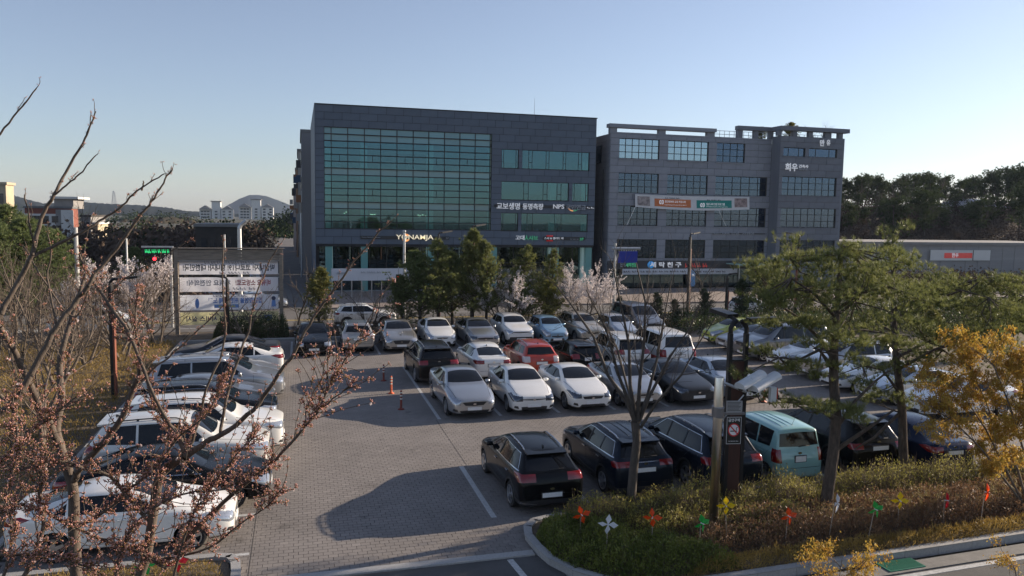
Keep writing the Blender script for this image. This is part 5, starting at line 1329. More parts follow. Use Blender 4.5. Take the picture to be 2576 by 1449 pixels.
disc(.195, -.0765, M_SW, 'disc'); disc(.215, -.0785, M_SR, 'ring', r0=.175)
MB().box((.55, -.0772, -.62), (.24, .002, .035)).build('cigarette', M_DARKBOX, ns)
q = MB(); q.tube([(.66, -.0775, -.58), (.64, -.0775, -.53), (.68, -.0775, -.49)], .012, 5); q.build('smoke_mark', M_DARKBOX, ns)
MB().box((.555, -.0795, -.58), (.40, .002, .04), ry=.785).build('bar', M_SR, ns)
me = text_mesh('금연구역', .115, .001, .02, mat_=M_SW); obj('lettering', me, ns, (.555, -.0785, -.27)); me = text_mesh('NO SMOKING AREA', .04, .001, .01, mat_=M_SW); obj('lettering', me, ns, (.555, -.0785, -.95))

# other lamps
def hook_lamp(base, h, arm, label, wood=True, rz=0, group='brown park lamps', double=False):
    r = empty('street_lamp', base, rz); tag(r, label, 'street lamp', group)
    q = MB(); q.b2(-.11, .0, -.09, .09, 0, h-.25); q.tube([(-.055, 0, h-.27), (-.055, 0, h-.12), (.02, 0, h-.02), (.16, 0, h+.02)], .06, 8); q.build('pole', M_LBLACK, r)
    if wood: MB().b2(.004, .075, -.085, .085, .05, h-1.1).build('wood_infill', M_WOODL, r)
    o = MB().box((.16+arm/2, 0, h+.05), (arm, .26, .09), ry=-.12).build('lamp_head', M_LBLACK, r); MB().box((.16+arm/2, 0, h-.003), (arm*.8, .2, .006), ry=-.12).build('lens', M_OLENS, o)
    return r
base = on_z(290, 1003, .06); hook_lamp(base, z_over(base, 280, 706).z, .85, 'black lamp post with a reddish wood face among the left bare trees', rz=-.15)
base = on_z(572, 862, .05); hook_lamp(base, z_over(base, 572, 700).z, .6, 'brown lamp post standing in front of the banner stand', rz=pi-.4)
for px, py, pyb, v, lab in ((1105, 585, 800, 51.5, 'dark street lamp head above the pines left of the blossom'), (1190, 568, 800, 51.0, 'box-shaped street lamp head at the top of the tallest middle pine'), (1738, 588, 800, 51.2, 'brown street lamp in front of the grey building'), (2010, 590, 800, 51.4, 'street lamp reaching left in front of the stair tower')):
    t = on_y(px, py, v); hook_lamp((t.x, v, -.3), t.z+.3, .9 if px != 2010 else 1.2, lab, rz=.5 if px != 2010 else pi+.2, group='lamps along the street')
for px, v, lab in ((2330, 46.9, 'slim lamp frame by the right rear kerb'),):
    t = on_y(1832, 690, v); hook_lamp((t.x, v, 0), t.z, .5, 'arched brown lamp frame behind the right rear kerb', rz=0, group='lamps along the street')

# flexible marker posts
def marker(p, m, label):
    r = empty('marker_post', (p.x, p.y, 0)); tag(r, label, 'marker post', 'marker posts beside the middle row')
    q = MB(); q.lathe([(.13, 0), (.13, .025), (.06, .05), (.045, .09), (.04, .70), (.032, .745), (.01, .75)], n=14); q.build('post', m, r, True)
    for z in (.42, .54, .66): q = MB(); q.lathe([(.0425, z-.025), (.046, z-.025), (.046, z+.025), (.0425, z+.025)], n=14); q.build('band', M_REFL, r)
for px, py, m, lab in ((965, 958, M_POSTD, 'dull red marker post farthest from the camera beside the black SUV'), (984, 990, M_POSTO, 'bright orange marker post, the middle of three'), (1009, 1030, M_POSTD, 'dull red marker post nearest the silver sedan')): marker(on_z(px, py), m, lab)
marker(on_z(1921, 1012), M_POSTO, 'orange marker post right of the brown lamp post')

# pinwheels
def wheel_col(n, c): return leaf_mat('pinwheel '+n, tuple(x*.9 for x in c), c, rough=.35, translucent=.5)
WC = dict(orange=(.92, .11, .02), white=(.82, .83, .86), green=(.05, .52, .10), yellow=(.95, .68, .02), red=(.75, .03, .05))
M_STICK = mat('pinwheel stick', (.36, .30, .24), rough=.6)
def pinwheel(hx, hy, bx, by, col, label, yaw=0.0, spin=0.0, r=.215):
    b = on_z(bx, by, .12); t = z_over(b, hx, hy); d = t-b
    root = empty('pinwheel', (b.x, b.y, .0)); tag(root, label, 'pinwheel', 'pinwheels on sticks')
    q = MB(); q.tube([(0, 0, .02), (d.x, d.y, t.z)], .009, 6); q.build('stick', M_STICK, root)
    q = MB(); tri = lambda a, b_, c: None
    m = wheel_col(col, WC[col])
    # one blade: outer corner folded to the hub
    bl = MB(); bl.add([(0, -.02, 0), (r*.34, .0, r*.46), (r*.96, .0, r*.40), (r*.66, -.055, -r*.02), (r*.24, -.065, r*.06)], [(0, 3, 2, 1), (0, 4, 3), (4, 2, 3)])
    mesh = bl.mesh('blade', m)
    R = Matrix.Rotation(-YAW+yaw, 4, 'Z')
    for k in range(4):
        o = obj('blade', mesh, root); o.matrix_local = Matrix.Translation((d.x, d.y, t.z)) @ R @ Matrix.Translation((0, -.03, 0)) @ Matrix.Rotation(spin+k*pi/2, 4, 'Y')
    o = MB().tube([(0, -.10, 0), (0, .0, 0)], .012, 8).build('hub', M_SW, root); o.matrix_local = Matrix.Translation((d.x, d.y, t.z)) @ R
for a in ((1462, 1293, 1457, 1362, 'orange', 'orange pinwheel at the left end of the island', .2, .1), (1529, 1317, 1524, 1412, 'white', 'white pinwheel over the green hedge', 0, .5), (1642, 1300, 1639, 1385, 'orange', 'orange pinwheel just right of the bare tree trunk', -.3, .3),
          (1763, 1315, 1758, 1392, 'green', 'green pinwheel left of the steel camera pole', .5, .2), (1825, 1270, 1829, 1370, 'yellow', 'yellow pinwheel in front of the brown lamp post', 0, .35), (1982, 1297, 1974, 1375, 'orange', 'orange pinwheel on the reddish shrubs left of the big pine trunk', .3, .2),
          (2100, 1265, 2082, 1365, 'white', 'white pinwheel turned edge-on beside the big pine trunk', 1.0, .6), (2200, 1280, 2181, 1362, 'green', 'green pinwheel between the two pine trunks', .3, .1), (2262, 1258, 2258, 1330, 'yellow', 'yellow pinwheel right of the second pine trunk', 0, .4),
          (2376, 1258, 2372, 1325, 'red', 'dark red pinwheel on the reddish shrubs', 1.0, .2), (2477, 1237, 2465, 1325, 'orange', 'orange pinwheel under the orange-leaved shrub', .9, .5), (445, 1412, 440, 1475, 'red', 'red pinwheel behind the blossom tree', .6, .3), (367, 1418, 362, 1478, 'green', 'green pinwheel low behind the blossom tree trunk', .2, .2)):
    pinwheel(*a)

# banner stand seen from behind
SV = 49.4
A = on_y(447, 830, SV); B = on_y(709, 830, SV); zt = on_y(578, 628, SV).z
st = empty('banner_stand', ((A.x+B.x)/2, SV, 0)); tag(st, 'wooden banner stand with a plank header carrying four banners', 'banner stand')
w = (B.x-A.x)/2; M_OLDW = mat('weathered wood', (.24, .20, .16), rough=.85, var=.3, scale=5, stretch=(.3, 1, 3))
for s in (-1, 1): MB().b2(s*w-.11, s*w+.11, -.11, .11, -.1, zt+.05).build('post', M_OLDW, st)
z0 = zt-.78
for i in range(4): MB().b2(-w+.11, w-.11, -.06, .02, z0+i*.195+.006, z0+(i+1)*.195-.006).build('plank', M_OLDW, st)
MB().b2(-w-.2, w+.2, -.2, .2, zt+.052, zt+.10).build('cap', M_OLDW, st)
for z in (.25, .45): pass
defs = [('white banner with reversed Korean slogan about defeating a virus', (.90, .90, .93), [('박살내자! 코로나19! 힘내자! 대한민국!', 0, .0, .93, .42, (.05, .06, .08)), ('~7', .0, .34, .5, .16, (.3, .3, .33)), ('~3', .05, -.38, .3, .13, (.2, .2, .25))]),
        ('white banner with reversed red and grey fire lane slogan', (.86, .86, .90), [('비워요 소방도로!', .24, .12, .36, .38, (.42, .10, .12)), ('채워요 안전의식!', -.21, .12, .44, .36, (.25, .26, .3)), ('~3', .1, -.30, .32, .16, (.3, .3, .34))]),
        ('white banner with reversed blue lettering and a masked figure', (.84, .88, .95), [('집단감염을 위한 선제 노력', .06, .12, .55, .32, (.10, .22, .55)), ('~4', .0, .42, .34, .12, (.3, .32, .4))]),
        ('yellow banner with reversed dark letters and a blue shield', (.80, .76, .44), [('무공해 소비자 중심 서비스 실시', -.02, -.02, .84, .36, (.05, .06, .14)), ('~5', .0, .34, .42, .14, (.2, .2, .16)), ('~4', .0, -.40, .34, .13, (.2, .2, .16))])]
py0 = [(653, 688), (694, 731), (740, 781), (787, 818)]
for (lab, col, tx), (ya, yb) in zip(defs, ((655, 690), (697, 733), (741, 779), (784, 815))):
    z1 = on_y(578, ya, SV).z; z0 = on_y(578, yb, SV).z; bw = w-.18; bh = z1-z0
    b = empty('banner', ((A.x+B.x)/2, SV-.08, (z0+z1)/2)); tag(b, lab, 'banner', 'banners on the wooden stand')
    q = MB(); n = 24; vs_ = []; fs_ = []
    for i in range(n+1):
        for j in range(5):
            x = -bw+2*bw*i/n; z = -bh/2+bh*j/4; vs_.append((x, .012*sin(x*5+j)+.01*sin(x*13+j*2), z))
    for i in range(n):
        for j in range(4): fs_.append((i*5+j, (i+1)*5+j, (i+1)*5+j+1, i*5+j+1))
    q.add(vs_, fs_); q.build('cloth', leaf_mat('cloth '+lab[:12]+str(col[0]), tuple(c*.97 for c in col), col, rough=.8, translucent=.85), b, True)
    for s in (-1, 1):
        q = MB(); q.tube([(s*bw, 0, bh/2-.03), (s*(w-.02), 0, bh/2+.03)], .01, 4); q.tube([(s*bw, 0, -bh/2+.03), (s*(w-.02), 0, -bh/2-.03)], .01, 4); q.build('cord', M_SW, b)
    for t, cx, cz, wf, hf, tc in tx:
        me = text_mesh(t, 1, .002, .03, mirror=True, mat_=mat('banner ink %.2f %.2f' % (tc[0], tc[2]), tc, rough=.8)); co = [v.co for v in me.vertices]; x0 = min(c.x for c in co); x1 = max(c.x for c in co); a0 = min(c.z for c in co); a1 = max(c.z for c in co)
        me.transform(Matrix.Translation((-(x0+x1)/2, 0, -(a0+a1)/2))); me.transform(Matrix.Diagonal((2*bw*wf/(x1-x0), 1, bh*hf*1.18/(a1-a0), 1))); obj('lettering', me, b, (cx*2*bw, -.035, cz*bh))
    if 'shield' in lab:
        q = MB(); q.add([(bw*.86, -.035, .16), (bw*.70, -.035, .16), (bw*.70, -.035, -.08), (bw*.78, -.035, -.22), (bw*.86, -.035, -.08)], [(0, 1, 2, 3, 4)]); q.build('shield', mat('shield blue', (.10, .22, .50), rough=.7), b)
        me = text_mesh('SAFETY ZONE', .09, .001, .02, mirror=True, mat_=M_SW); obj('lettering', me, b, (bw*.78, -.04, .06))
    if 'figure' in lab:
        M_FB = mat('figure blue', (.16, .30, .62), rough=.8); M_FD = mat('figure dark', (.04, .05, .10), rough=.8)
        q = MB(); q.add([(bw*.90+.13*cos(a), -.03, .22+.13*sin(a)) for a in [i*pi/6 for i in range(12)]], [tuple(range(12))]); q.build('print_head', M_FD, b)
        q = MB(); q.add([(bw*.90-.10, -.035, .1), (bw*.90+.10, -.035, .1), (bw*.90+.14, -.035, -.3), (bw*.90-.14, -.035, -.3)], [(0, 1, 2, 3)]); q.build('print_coat', M_FB, b)
        q = MB(); q.add([(-bw*.66+.17*cos(a)*.7, -.03, -.05+.30*sin(a)) for a in [i*pi/8 for i in range(16)]], [tuple(range(16))]); q.build('print_oval', M_FB, b)
        q = MB(); q.add([(-.9, -.03, -.33), (.5, -.03, -.33), (.5, -.03, -.12), (-.9, -.03, -.12)], [(0, 1, 2, 3)]); q.build('print_bar', M_FB, b)
        me = text_mesh('~3', .18, .002, .03, mirror=True, mat_=mat('banner yellow ink', (.7, .6, .08), rough=.8)); me.transform(Matrix.Translation((-4, 0, -.5))); me.transform(Matrix.Diagonal((.11, 1, .14, 1))); obj('lettering', me, b, (-.2, -.04, -.225))

# poles, signals and signs along the street
def pole(px, pyt, v, r, label, m=M_GALV, zb=-.5, cat='pole', bend=None, name='utility_pole'):
    t = on_y(px, pyt, v); root = empty(name, (t.x, v, zb)); tag(root, label, cat)
    pts = [(0, 0, 0), (0, 0, t.z-zb)]
    q = MB(); q.tube(pts, [r, r*.8], 10); q.build('shaft', m, root)
    return root, t
r, t = pole(190, 572, 60, .16, 'thick pale concrete pole behind the left bare trees', mat('pale concrete', (.5, .49, .47), rough=.8, var=.12, scale=3))
r, t = pole(602, 575, 55, .17, 'steel pole with a bent top behind the banner stand'); q = MB(); q.tube([(0, 0, t.z+.5), (.1, 0, t.z+.75), (.45, 0, t.z+1.05)], [.14, .13, .12], 8); q.build('bent_top', M_GALV, r)
r, t = pole(565, 590, 58, .06, 'thin grey pole behind the banner stand header')
r, t = pole(318, 600, 62, .07, 'thin white pole behind the left trees', M_SW)
r, t = pole(1017, 586, 52.4, .10, 'slim steel signal pole in front of the office block', name='signal_pole'); q = MB(); q.add(*ball((0, 0, t.z+.6), (.12, .12, .1), 10, 6)); q.tube([(0, 0, t.z-3.0), (.9, 0, t.z-3.1)], .04, 6); q.build('bracket', M_GALV, r)
def red_signal(px, py, v, label, man=False):
    p = on_y(px, py, v); root = empty('traffic_light', (p.x, v, p.z)); tag(root, label, 'traffic light')
    MB().b2(-.17, .17, -.02, .18, -.52, .20).build('housing', M_LBLACK, root)
    M_RED = mat('red signal lamp', (.6, .01, .02), rough=.4, emit=(1, .02, .03), estr=5); M_OFF = mat('unlit lamp', (.01, .03, .02), rough=.3)
    q = MB(); q.add([(.115*cos(a)*(1 if not man else .55), -.03, .03+.115*sin(a)) for a in [i*pi/8 for i in range(16)]], [tuple(range(16))]); q.build('lamp', M_RED, root)
    q = MB(); q.add([(.115*cos(a), -.03, -.33+.115*sin(a)) for a in [i*pi/8 for i in range(16)]], [tuple(range(16))]); q.build('lamp', M_OFF, root)
    MB().tube([(0, .1, .2), (0, .1, .7)], .03, 6).build('hanger', M_GALV, root)
red_signal(1003, 698, 52.3, 'pedestrian signal with a red figure in front of the white hoarding', True)
red_signal(389, 652, 58, 'red traffic light below the green lettered display'); red_signal(3, 648, 60, 'red traffic light at the far left edge')
# gantry display with green lettering
a = on_y(360, 630, 57); b = on_y(432, 630, 57); g = empty('display_gantry', ((a.x+b.x)/2, 57, -.6)); tag(g, 'road display gantry with green lit lettering', 'display sign')
hw = (b.x-a.x)/2; z = a.z+.6
MB().b2(-hw, hw, -.1, .1, z-.30, z+.20).build('case', M_LBLACK, g); MB().b2(-hw-.1, hw+.1, -.12, .12, z+.202, z+.30).build('cap', M_GALV, g)
me = text_mesh('~5', .34, .004, .02, mat_=mat('green led', (.02, .5, .15), rough=.5, emit=(.05, 1, .3), estr=.5)); co = [v.co for v in me.vertices]; k = 1.7*hw/max(1e-3, max(c.x for c in co)-min(c.x for c in co)); me.transform(Matrix.Translation((-(max(c.x for c in co)+min(c.x for c in co))/2, 0, -.5))); me.transform(Matrix.Diagonal((k, 1, .26, 1))); obj('lettering', me, g, (0, -.11, z-.05))
MB().tube([(hw-.1, .2, 0), (hw-.1, .2, z+.2)], .09, 8).build('post', M_GALV, g)
# blank blue road sign on a gantry arm
r, t = pole(1548, 612, 52.6, .11, 'grey gantry pole with a blank blue road sign', M_GALV, name='sign_gantry', cat='road sign')
zz = on_y(1548, 625, 52.6).z+.5; x1 = on_y(1607, 625, 52.6).x-t.x
MB().tube([(-.25, 0, zz), (x1+.1, 0, zz)], .11, 10).build('arm', M_GALV, r)
xa_ = on_y(1555, 645, 52.5).x-t.x; xb_ = on_y(1603, 645, 52.5).x-t.x; zA = on_y(1578, 632, 52.5).z+.5; zB = on_y(1578, 661, 52.5).z+.5
MB().b2(xa_, xb_, -.14, -.10, zB, zA).build('panel', mat('road sign blue', (.012, .03, .30), rough=.5, spec=.4), r)
for i in range(8): x = xa_+(xb_-xa_)*(i+.5)/8; MB().b2(x-.03, x+.03, -.10, .02, zA, zz-.08).build('bracket', M_GALV, r)
MB().tube([(.05, 0, zz-.9), (.35, 0, zz-.25)], .04, 6).build('strut', M_GALV, r)
# ------------------------------------------------------------------ plants
def seg_arrays(S, n=5):
    """S: rows of (ax,ay,az, bx,by,bz, r0, r1) -> verts, quads of n-sided tubes"""
    S = np.asarray(S, dtype=np.float64); A = S[:, :3]; B = S[:, 3:6]; D = B-A; L = np.linalg.norm(D, axis=1); L[L < 1e-6] = 1e-6; T = D/L[:, None]
    ref = np.where(np.abs(T[:, 2:3]) < .9, np.array([[0, 0, 1.]]), np.array([[1., 0, 0]])); P = np.cross(T, ref); P /= np.linalg.norm(P, axis=1)[:, None]; Q = np.cross(T, P)
    an = 2*np.pi*np.arange(n)/n; c = np.cos(an); s = np.sin(an)
    ring = P[:, None, :]*c[None, :, None]+Q[:, None, :]*s[None, :, None]
    V = np.concatenate([A[:, None, :]+ring*S[:, 6][:, None, None], B[:, None, :]+ring*S[:, 7][:, None, None]], axis=1).reshape(-1, 3)
    k = np.arange(n); k2 = (k+1) % n; f = np.stack([k, k2, n+k2, n+k], axis=1)
    F = (f[None]+(np.arange(len(S))*2*n)[:, None, None]).reshape(-1, 4)
    return V, F
def seg_mesh(name, S, m, n=5): V, F = seg_arrays(S, n); return np_mesh(name, V, F, m, True)
def unit_rand(rg, n):
    v = rg.normal(size=(n, 3)); return v/np.linalg.norm(v, axis=1)[:, None]
def leaf_arrays(P, Dr, ln, wd, rg):
    """flat leaves: P base, Dr direction; quads kite shaped"""
    n = len(P); D = Dr/np.linalg.norm(Dr, axis=1)[:, None]; X = np.cross(D, unit_rand(rg, n)); X /= (np.linalg.norm(X, axis=1)[:, None]+1e-9)
    ln = np.broadcast_to(ln, (n,))[:, None]; wd = np.broadcast_to(wd, (n,))[:, None]
    V = np.stack([P, P+D*ln*.45+X*wd*.5, P+D*ln, P+D*ln*.45-X*wd*.5], axis=1).reshape(-1, 3)
    F = np.arange(4*n).reshape(-1, 4); return V, F
def tuft_arrays(P, Dr, k, ln, wd, spread, rg):
    """needle tufts: k thin triangles fanning from each P around Dr"""
    n = len(P); Pp = np.repeat(P, k, axis=0); D = np.repeat(Dr/np.linalg.norm(Dr, axis=1)[:, None], k, axis=0)+unit_rand(rg, n*k)*spread
    D /= np.linalg.norm(D, axis=1)[:, None]; X = np.cross(D, unit_rand(rg, n*k)); X /= (np.linalg.norm(X, axis=1)[:, None]+1e-9)
    l = ln*rg.uniform(.7, 1.15, (n*k, 1)); V = np.stack([Pp-X*wd*.5, Pp+X*wd*.5, Pp+D*l], axis=1).reshape(-1, 3)
    return V, np.arange(3*n*k).reshape(-1, 3)

class Tree:
    def __init__(s, seed): s.rg = np.random.default_rng(seed); s.seg = []; s.tip = []
    def limb(s, p, d, L, r, n=6, wob=.15, lift=.0, taper=.45):
        """wandering limb; returns list of (point, direction, radius)"""
        p = np.array(p, float); d = np.array(d, float); d /= np.linalg.norm(d); out = [(p.copy(), d.copy(), r)]
        for i in range(n):
            d = d+s.rg.normal(0, wob, 3)*(1/np.sqrt(n))*1.4+np.array([0, 0, lift/n]); d /= np.linalg.norm(d)
            q = p+d*L/n; r1 = r*(1-(1-taper)/n*1.0) if True else r
            s.seg.append((*p, *q, r, r1)); p, r = q, r1; out.append((p.copy(), d.copy(), r))
        return out
    def path(s, pts, radii):
        for a, b, r0, r1 in zip(pts, pts[1:], radii, radii[1:]): s.seg.append((*a, *b, r0, r1))
    def branch(s, p, d, L, r, level, spec):
        """spec per level: (children, angle, length ratio, wobble, lift)"""
        ch, ang, lr, wob, lift = spec[level]
        nodes = s.limb(p, d, L, r, n=5 if level < 2 else 3, wob=wob, lift=lift)
        if level+1 >= len(spec):
            s.tip.append((nodes[-1][0], nodes[-1][1])); s.tip.append((nodes[-2][0], nodes[-2][1])); return
        for k in range(ch):
            t = s.rg.uniform(.3, 1.0); j = min(int(t*(len(nodes)-1)), len(nodes)-2); q = nodes[j][0]+(nodes[j+1][0]-nodes[j][0])*s.rg.uniform(0, 1)
            nd = nodes[j][1]; side = np.cross(nd, unit_rand(s.rg, 1)[0]); side /= np.linalg.norm(side)+1e-9
            a = ang*s.rg.uniform(.6, 1.3); dd = nd*cos(a)+side*sin(a)
            s.branch(q, dd, L*lr*s.rg.uniform(.7, 1.2), max(nodes[j][2]*.55, .004), level+1, spec)
        s.branch(nodes[-1][0], nodes[-1][1], L*lr, nodes[-1][2]*.9, level+1, spec)

M_BARK = mat('grey brown bark', (.14, .11, .085), rough=.9, var=.35, scale=12, bump=.5, bscale=50, stretch=(1, 1, .3))
M_BARKD = mat('dark bark', (.075, .062, .052), rough=.9, var=.35, scale=12, bump=.5, bscale=50, stretch=(1, 1, .3))
M_TWIG = mat('brown twig', (.10, .074, .055), rough=.8, var=.3, scale=6)
M_CHERRY = mat('cherry bark', (.105, .08, .062), rough=.85, var=.4, scale=9, bump=.4, bscale=60, stretch=(1, 1, .4))
M_PINEBARK = mat('pine bark', (.085, .064, .05), rough=.95, var=.45, scale=14, bump=.8, bscale=40, stretch=(1, 1, .35))
L_PINE = leaf_mat('pine needles', (.08, .105, .034), (.29, .30, .10), translucent=.38, scale=3.0)
L_PINED = leaf_mat('dark pine needles', (.065, .10, .038), (.21, .25, .09), translucent=.38, scale=2.5)
L_PINEY = leaf_mat('yellowish pine needles', (.13, .14, .035), (.26, .245, .07), translucent=.3, scale=1.2)
L_SPRUCE = leaf_mat('spruce needles', (.03, .05, .022), (.06, .085, .04), translucent=.15, scale=1.2)
L_BLOS = leaf_mat('white blossom', (.60, .53, .52), (.84, .78, .76), translucent=.3, scale=3)
L_ORANGE = leaf_mat('orange yellow leaves', (.36, .16, .03), (.55, .42, .08), translucent=.45, scale=7)
L_GREENH = leaf_mat('hedge leaves', (.05, .08, .018), (.24, .26, .05), translucent=.3, scale=2.2)
L_REDDRY = leaf_mat('dry reddish leaves', (.13, .07, .042), (.30, .18, .095), translucent=.3, scale=2.0)
L_YELG = leaf_mat('yellow green twigs', (.18, .18, .045), (.42, .37, .10), translucent=.35, scale=2.0)
L_OCHRE = leaf_mat('ochre ground cover', (.21, .14, .035), (.42, .29, .08), translucent=.35, scale=.7)
L_BUD = leaf_mat('pink buds', (.42, .15, .10), (.78, .50, .45), translucent=.3, scale=45)
L_BUDG = leaf_mat('bud scales', (.22, .11, .04), (.44, .26, .09), translucent=.3, scale=45)
L_HEDGE = leaf_mat('evergreen hedge leaves', (.03, .05, .018), (.08, .11, .03), translucent=.25, scale=2.2)

# ---- bare trees
def bare_tree_meshes(seed, H, spread, stems=1, levels=4, r=.07, blossom=0):
    t = Tree(seed)
    spec = [(4, .65, .62, .12, .1), (4, .7, .62, .18, .15), (4, .75, .62, .22, .18), (3, .8, .6, .25, .2)][:levels]
    for k in range(stems):
        a = 2*pi*k/stems+t.rg.uniform(-.3, .3); lean = spread*.5 if stems > 1 else .08
        t.branch((0.06*cos(a)*(stems > 1), .06*sin(a)*(stems > 1), -.05), (cos(a)*lean, sin(a)*lean, 1), H*.42, r, 0, spec)
    S = np.array(t.seg); k = H/max(S[:, 5].max(), .1); S[:, :6] *= k
    P = np.array([q[0] for q in t.tip])*k; D = np.array([q[1] for q in t.tip])
    return S, P, D, t.rg
def place_bare(meshes, x, y, z, s, rz, label, group, name='bare_tree', crown=None):
    root = empty(name, (x, y, z), rz); root.scale = (s, s, s); tag(root, label, 'tree', group)
    for nme, me in meshes: obj(nme, me, root)
    return root
def split_bare(seed, H, spread, stems, levels, r, bark, twig, thick=.018):
    S, P, D, rg = bare_tree_meshes(seed, H, spread, stems, levels, r)
    big = S[:, 6] > thick
    return [('trunk', seg_mesh('trunk', S[big], bark, 7)), ('twigs', seg_mesh('twigs', S[~big], twig, 3))], (S, P, D, rg)
GROVE = [split_bare(11, 5.2, .9, 2, 4, .085, M_BARK, M_TWIG)[0], split_bare(12, 4.6, .8, 2, 4, .08, M_BARK, M_TWIG)[0], split_bare(13, 5.6, .9, 3, 4, .09, M_BARK, M_TWIG)[0]]
rg0 = np.random.default_rng(77)
grove_spots = [(90, 1100), (190, 1130), (150, 985), (50, 980), (420, 905), (215, 925), (110, 905), (300, 900), (30, 890), (380, 862), (170, 868), (70, 850), (260, 855), (620, 858), (500, 872)]
places = ['leaning at the kerb of the left bed', 'standing behind the black lamp post', 'beside the left lamp post', 'in the middle of the left grove', 'near the left picture edge', 'next to the banner stand', 'at the back of the left grove']
for i, (px, py) in enumerate(grove_spots):
    p = on_z(px, py, .05)
    if p.x > -6.8 and p.y < 46: p.x = -7.2-rg0.uniform(0, 1.5)
    lab = 'bare brown multi-stemmed tree in the grove left of the parked cars'
    place_bare(GROVE[i % 3], p.x, p.y, .05, rg0.uniform(.8, 1.1), rg0.uniform(0, 6), lab, 'bare trees of the left grove')
# central bare tree on the island, its limbs laid out as they stand
base = on_z(1590, 1292, .08)
def tree_pt(px, py, off=0.0):
    """a point of a tree whose foot is at base: same depth plus off metres towards the back"""
    d = ray(px, py); dep = base.x*FH.x+base.y*FH.y+off; k = dep/(d.x*FH.x+d.y*FH.y); return np.array((d.x*k-base.x, d.y*k-base.y, EYE+d.z*k-.08))
ct = Tree(21)
trunk = [(1592, 1300, 0), (1588, 1250, 0), (1594, 1180, 0), (1602, 1110, 0), (1598, 1060, 0)]
ct.path([tree_pt(*q) for q in trunk], [.15, .125, .115, .11, .115])
limbs = [([(1598, 1062, 0), (1570, 1010, .1), (1530, 940, .3), (1490, 850, .6), (1440, 770, .9), (1400, 720, 1.1)], .085), ([(1596, 1060, 0), (1575, 1000, -.2), (1555, 930, -.4), (1520, 830, -.6), (1475, 730, -.8)], .08), ([(1600, 1058, 0), (1592, 960, .2), (1586, 860, .4), (1560, 760, .5), (1540, 660, .6)], .085),
         ([(1604, 1056, 0), (1612, 960, -.2), (1608, 860, -.3), (1618, 760, -.3), (1600, 660, -.4)], .08), ([(1606, 1060, 0), (1625, 990, .4), (1650, 900, .8), (1665, 800, 1.0), (1690, 700, 1.2)], .075), ([(1606, 1064, 0), (1640, 1000, .1), (1690, 900, .2), (1730, 820, .3), (1762, 760, .4)], .07), ([(1612, 1075, 0), (1650, 1020, -.3), (1712, 940, -.6), (1760, 860, -.8), (1800, 800, -.9)], .06), ([(1600, 1050, 0), (1580, 960, .8), (1548, 870, 1.3), (1500, 790, 1.8), (1455, 800, 2.0)], .06)]
tw = [(3, .6, .6, .2, .2), (3, .7, .6, .22, .2)]
for pts, r in limbs:
    r *= .72; q = [tree_pt(*a) for a in pts]; q = [a+ct.rg.normal(0, .05, 3)*(0 < i < len(q)-1) for i, a in enumerate(q)]; n = len(q); rad = [r*(1-.78*i/(n-1)) for i in range(n)]; ct.path(q, rad)
    for k in range(9):
        j = ct.rg.integers(1, n-1); f = ct.rg.uniform(0, 1); p = q[j]+(q[j+1]-q[j])*f; d = (q[j+1]-q[j]); d /= np.linalg.norm(d); d = d+unit_rand(ct.rg, 1)[0]*.55
        ct.branch(p, d, ct.rg.uniform(.5, 1.1), rad[j]*.35, 0, tw)
r = empty('bare_tree', base); tag(r, 'dark bare tree with a short trunk and fanned limbs on the planted island', 'tree')
S = np.array(ct.seg); big = S[:, 6] > .03
obj('trunk', seg_mesh('trunk', S[big], M_BARKD, 8), r); obj('twigs', seg_mesh('twigs', S[~big], M_BARKD, 4), r)
# roadside bare trees
RB = split_bare(31, 6.0, .5, 1, 4, .10, M_BARKD, M_TWIG)[0]; RB2 = split_bare(32, 4.2, .9, 3, 4, .06, M_BARKD, M_TWIG)[0]
for px, py, v, m, lab in ((1790, 600, 49.0, RB, 'tall bare tree in front of the grey building'), (1720, 690, 49.3, RB2, 'low bare tree beside the tall bare one'), (930, 690, 49.2, RB2, 'bare reddish tree in front of the white hoarding'), (745, 640, 51.0, RB, 'bare tree right behind the banner stand'), (1610, 700, 48.6, RB2, 'bare shrub-like tree right of the blossoms'), (655, 600, 72, RB, 'bare tree across the street above the banner header'), (560, 600, 74, RB, 'second bare tree across the street above the banner header'), (470, 610, 70, RB, 'bare tree across the street left of the banner header'), (225, 480, 120, RB, 'tall thin bare tree against the far hills'), (1330, 740, 49.4, RB2, 'bare thicket between the blossom trees')):
    t = on_y(px, py, v); z0 = .03 if v < 50.4 else -.6; s = (t.z-z0)/(6.0 if m is RB else 4.2); place_bare(m, t.x, v, z0, s, rg0.uniform(0, 6), lab, None)
# blossom trees
def blossom_tree(seed, px, py, v, label, H=4.3):
    S, P, D, rg = bare_tree_meshes(seed, H, 1.0, 4, 4, .06); t = on_y(px, py, v); root = empty('plum_tree', (t.x, v, .03)); k = (t.z)/H; root.scale = (k, k, k); tag(root, label, 'tree', 'white plum trees in blossom')
    big = S[:, 6] > .016; obj('trunk', seg_mesh('trunk', S[big], M_BARKD, 6), root); obj('twigs', seg_mesh('twigs', S[~big], M_TWIG, 3), root)
    hi = P[:, 2] > H*.42; Pp = np.repeat(P[hi], 16, axis=0); Pp = Pp-np.repeat(D[hi], 16, axis=0)*rg.uniform(0, .45, (len(Pp), 1))+rg.normal(0, .03, Pp.shape)
    V, F = leaf_arrays(Pp, unit_rand(rg, len(Pp)), rg.uniform(.05, .09, len(Pp)), .06, rg); tag(obj('blossoms', np_mesh('blossoms', V, F, L_BLOS), root), kind='stuff')
